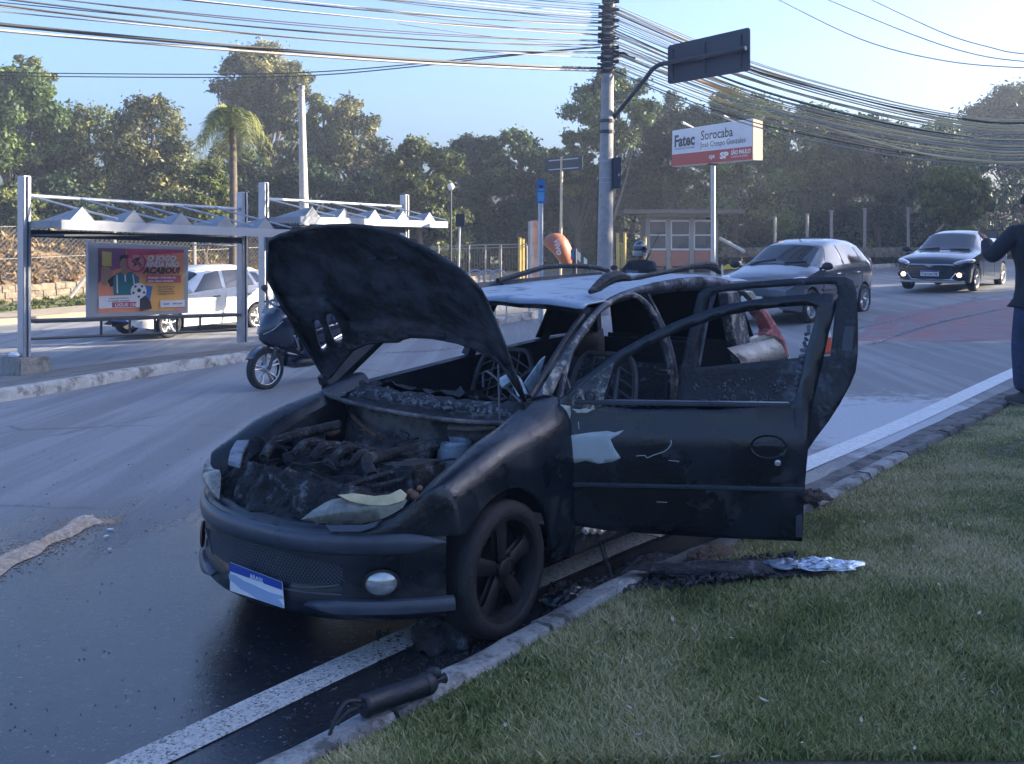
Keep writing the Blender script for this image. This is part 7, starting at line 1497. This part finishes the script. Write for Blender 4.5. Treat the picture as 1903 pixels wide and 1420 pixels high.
a, b = ROOT[mt.name].inverted() @ Vector(P(1197, 492, 17)), ROOT[mt.name].inverted() @ Vector(P(1226, 432, 17)); m = MB(); m.tube([a, a.lerp(b, .35), a.lerp(b, .36), b], [.016, .014, .007, .005], 6); m.build('antenna_rod', M_['ink'], mt)
# traffic cone seen through the rear door
M_['coneo'] = mat('cone_orange', (.62, .10, .04), .55, var=.1); cn = PG(1528, 655); cone = thing('traffic_cone', 'orange and white traffic cone seen through the open rear door', 'cone', cn)
MB().box((0, 0, .02), (.40, .40, .04), bev=.01).build('base', M_['coneo'], cone)
for z0, z1, r0, r1, k in ((.04, .22, .15, .12, 'coneo'), (.22, .36, .12, .095, 'white'), (.36, .50, .095, .07, 'coneo'), (.50, .62, .07, .05, 'white'), (.62, .74, .05, .03, 'coneo')): MB().lathe([(r0, z0), (r1, z1), (.001 if z1 > .7 else r1 - .005, z1)], (0, 0, 0), 'Z', 18).build('band', M_[k], cone, smooth=True)
# ------------------------------------------------------------------ debris
M_['sand'] = mat('pale_sand', (.62, .47, .34), .95, var=.35, scale=22, bump=1., bscale=45, dirt=(.40, .29, .21), dthr=.56, dscale=30)
sp1 = [PG(-60, 1085), PG(0, 1050), PG(60, 1022), PG(110, 998), PG(150, 976), PG(172, 966)]; sps = spl(sp1, 10); m = MB(); rows = []
for i, p in enumerate(sps):
    t = i / (len(sps) - 1); w = (.080 + .022 * math.sin(t * 9) + .016 * math.sin(t * 23)) * min(1, (1.02 - t) * 9); d = (sps[min(i + 1, len(sps) - 1)] - sps[max(0, i - 1)])[:2]; d /= np.linalg.norm(d); nn = np.array((-d[1], d[0])); row = []
    for k in np.linspace(-1, 1, 15):
        q = p[:2] + nn * w * k; h = .042 * (1 - k * k) * (.75 + .5 * mnoise.noise(Vector((q[0] * 9, q[1] * 9, 1)))) + .012 * mnoise.noise(Vector((q[0] * 40, q[1] * 40, 3))) * (1 - k * k); row.append((q[0], q[1], float(H(*q)) + .003 + max(0, h)))
    rows.append(row)
m.loft(rows); tag(m.build('sand_pile', M_['sand'], smooth=True), 'streak of pale sand poured on the road at the left', 'sand')
M_['sandthin'] = mat('scattered_sand', (.42, .31, .22), .95, var=.2, scale=40)
rs = random.Random(8); m = MB()
for k in range(1500):
    i = rs.randint(0, len(sps) - 1); p = sps[i]; q = p[:2] + np.array((rs.gauss(0, .10), rs.gauss(0, .07))); s = rs.uniform(.003, .009); m.box((q[0], q[1], float(H(*q)) + s * .3), (s, s, s * .6), rz=rs.random() * 3)
for k in range(500):
    t = rs.random(); p = PG(172 + 44 * t, 968 + 4 * t); q = p[:2] + np.array((rs.gauss(0, .03), rs.gauss(0, .03))); s = rs.uniform(.004, .010); m.box((q[0], q[1], float(H(*q)) + s * .3), (s, s, s * .6), rz=rs.random() * 3)
tag(m.build('sand_grains', M_['sandthin']), kind='stuff')
# black cylinder on the kerb
k0, k1 = PG(672, 1338, .10), PG(806, 1290, .10); k0[2] += .045; k1[2] += .045; cyl_ = thing('burnt_damper', 'black burnt cylinder lying on the kerb edge in the foreground', 'car part', k0)
ax = (k1 - k0); ln = float(np.linalg.norm(ax)); ax = ax / ln; m = MB(); m.tube([k0 + ax * t for t in (0, .004, .012, .02, .03, ln * .6, ln * .62, ln * .85, ln * .86, ln * .93, ln)], [.02, .037, .041, .041, .038, .037, .039, .038, .041, .041, .03], 18); m.build('tube', M_['soot'], cyl_, world=True, smooth=True, auto=40)
m = MB(); e = Vector(k0); a2 = Vector(ax)
m.tube(spl([e + Vector((0, 0, .02)), e - a2 * .06 + Vector((0, 0, .035)), e - a2 * .11 + Vector((.01, -.01, -.0)), e - a2 * .14 + Vector((0, -.02, -.09))], 5), .007, 6); m.tube(spl([e, e - a2 * .05 + Vector((0, .0, .0)), e - a2 * .10 + Vector((0, .02, -.04))], 4), .006, 6); m.build('cable_stub', M_['soot'], cyl_, world=True, smooth=True)
m = MB(); m.tube([k1, k1 + ax * .03, k1 + ax * .05], [.012, .012, .02], 8); m.ell(k1 + np.array((0, 0, .03)), (.03, .02, .025), 10, 6); m.build('end_fitting', M_['soot'], cyl_, world=True, smooth=True)
# molten and burnt lumps
def lump(name, label, cat, px_, py_, r, h, m, seed, dz=0.0, n=26, stretch=0.0):
    c = PG(px_, py_, dz); mb = MB(); rows = []
    for i in range(n):
        a = math.pi / 2 * i / (n - 1); row = []
        for k in range(34):
            w = 2 * math.pi * k / 34; q = 1 + .45 * mnoise.noise(Vector((math.cos(w) * 1.4 + seed, math.sin(w) * 1.4, a))) + .12 * mnoise.noise(Vector((math.cos(w) * 6 + seed, math.sin(w) * 6, a * 5)))
            row.append((r[0] * math.cos(a) * math.cos(w) * q, r[1] * math.cos(a) * math.sin(w) * q, h * math.sin(a) * q + .25 * h * mnoise.noise(Vector((seed, math.cos(w) * 5 * math.cos(a), math.sin(w) * 5 * math.cos(a)))) - .004))
        rows.append(row)
    mb.loft(rows, closed=True); o = mb.build(name, m, smooth=True); o.location = tuple(c); o.rotation_euler = (0, 0, stretch); return tag(o, label, cat)
lump('burnt_residue', 'heap of melted black residue under the front bumper by the white line', 'debris', 815, 1195, (.13, .11), .13, M_['sootash'], 1.2)
lump('burnt_residue', 'shiny black plastic lump lying behind the front wheel', 'debris', 1062, 1122, (.16, .08), .07, M_['sootpaint'], 3.1, stretch=.6)
lump('burnt_residue', 'ashy grey heap of burnt plastic below the open front door', 'debris', 1200, 1052, (.22, .12), .05, M_['sootash'], 5.3, .02, stretch=.6)
lump('burnt_residue', 'flat black crust spread over the grass beside the kerb', 'debris', 1350, 1058, (.42, .10), .035, M_['sootash'], 7.7, .13, stretch=.05)
lump('burnt_residue', 'small scorched clod at the kerb break under the door edge', 'debris', 1510, 925, (.12, .08), .05, mat('scorched_clod', (.07, .055, .05), .9, var=.4, scale=12, bump=1.), 9.1, .12)
lump('burnt_residue', 'brownish crust lump on the broken kerb below the door', 'debris', 1320, 1035, (.20, .06), .05, mat('brown_crust', (.11, .08, .065), .9, var=.4, scale=9, bump=1., dirt=(.02, .02, .02), dthr=.6), 2.4, .10, stretch=.7)
M_['moltenal'] = mat('molten_aluminium', (.62, .68, .74), .25, .85, var=.25, scale=9, bump=.5, bscale=14, dirt=(.03, .04, .03), dthr=.60, dscale=7)
lump('molten_metal', 'bright flattened splash of molten metal on the grass under the door corner', 'debris', 1530, 1050, (.17, .075), .03, M_['moltenal'], 4.4, .155, stretch=-.12)
lump('molten_metal', 'dull grey flattened metal plate beside the bright molten splash', 'debris', 1462, 1047, (.10, .07), .02, mat('dull_metal', (.20, .24, .30), .4, .5, var=.3, bump=.3), 6.2, .16)
rs = random.Random(17)
m = MB()
for k in range(900):
    px_ = rs.uniform(1020, 1480); t = (px_ - 1020) / 460; py_ = 1105 - 60 * t + rs.uniform(-22, 16); c = PG(px_, py_, .02 + .12 * min(1, t * 1.5)); s = rs.uniform(.004, .022); m.box(c, (s, s * rs.uniform(.5, 1.6), s * .6), M=Euler((rs.uniform(-.5, .5), rs.uniform(-.5, .5), rs.random() * 3)).to_matrix())
for k in range(260):
    c = PG(rs.uniform(700, 960), rs.uniform(1170, 1250), .004); s = rs.uniform(.003, .012); m.box(c, (s, s, s * .5), rz=rs.random() * 3)
tag(m.build('char_fragments', M_['sootash']), kind='stuff')
m = MB()
for k in range(170):
    c = PG(rs.uniform(0, 760), rs.uniform(1000, 1400), .002); s = rs.uniform(.002, .006); m.box(c, (s, s, s * .6), rz=rs.random() * 3)
for k in range(160):
    c = PG(rs.uniform(0, 1000), rs.uniform(740, 1000), .002); s = rs.uniform(.003, .010); m.box(c, (s, s, s * .6), rz=rs.random() * 3)
tag(m.build('road_grit', M_['ash']), kind='stuff')
# fallen leaves on the grass
M_['dryleaf'] = mat('dry_leaf', (.36, .27, .20), .7, var=.3, scale=30); M_['paleleaf'] = mat('pale_leaf', (.42, .39, .33), .7, var=.2, scale=30)
def leafm():
    m = MB(); rows = []
    for t in np.linspace(-1, 1, 9): w = .010 * (1 - t * t) ** .8 + .0004; rows.append([(.032 * t, -w, .004 * t * t + .003), (.032 * t, 0, .004 * t * t), (.032 * t, w, .004 * t * t + .003)])
    m.loft(rows); return m
lp0 = [(978, 1232), (1188, 1358), (1790, 1266), (1012, 1412), (1330, 1408), (1170, 1305), (1090, 1248), (1735, 1198), (1620, 1142), (1470, 985), (1700, 1010), (1855, 935), (1760, 905), (1840, 1010), (1605, 960), (1575, 1082), (1700, 1170), (1640, 925), (1800, 970), (1845, 1290), (1700, 1395), (1890, 1345), (1290, 1240), (1420, 1300), (1530, 1230), (1360, 1180), (1250, 1140), (1660, 1060), (1745, 1085), (1885, 1060), (1600, 1340), (1490, 1385), (940, 1330), (1110, 1180), (1395, 1120), (1820, 1140)]
l0 = None
for k, (x, y) in enumerate(lp0):
    p = PG(x, y, .16); u, n = UN(p[0], p[1]); p[2] = GR(u, n) + .045; pale = k % 3 != 0
    if k == 0: l0 = leafm().build('fallen_leaf', M_['dryleaf'], smooth=True); o = l0
    elif k == 1: l1 = leafm().build('fallen_leaf', M_['paleleaf'], smooth=True); o = l1
    else: o = (l1 if pale else l0).copy(); C.objects.link(o)
    pale = (k == 1) or (k > 1 and pale)
    o.location = tuple(p); o.rotation_euler = (rs.uniform(-.5, .5), rs.uniform(-.4, .4), rs.uniform(0, 6)); s = rs.uniform(.35, .7); o.scale = (s, s, s)
    tag(o, 'pale dry leaf lying on the dark grass' if pale else 'brown dry leaf lying on the dark grass', 'leaf', 'pale fallen leaves' if pale else 'brown fallen leaves')
for k, (x, y, w) in enumerate(((205, 985, 'white paper scrap on the sand streak'), (197, 998, 'small white chip beside the sand streak'), (204, 1022, 'white fleck on the road right of the sand streak'))):
    p = PG(x, y, .005); m = MB(); m.ell((0, 0, .006), (.022 - .005 * k, .011, .005), 8, 5); o = m.build('paper_scrap', M_['white'], smooth=True); o.location = tuple(p); o.rotation_euler = (0, 0, k); tag(o, w, 'litter')
add_haze(.0024)
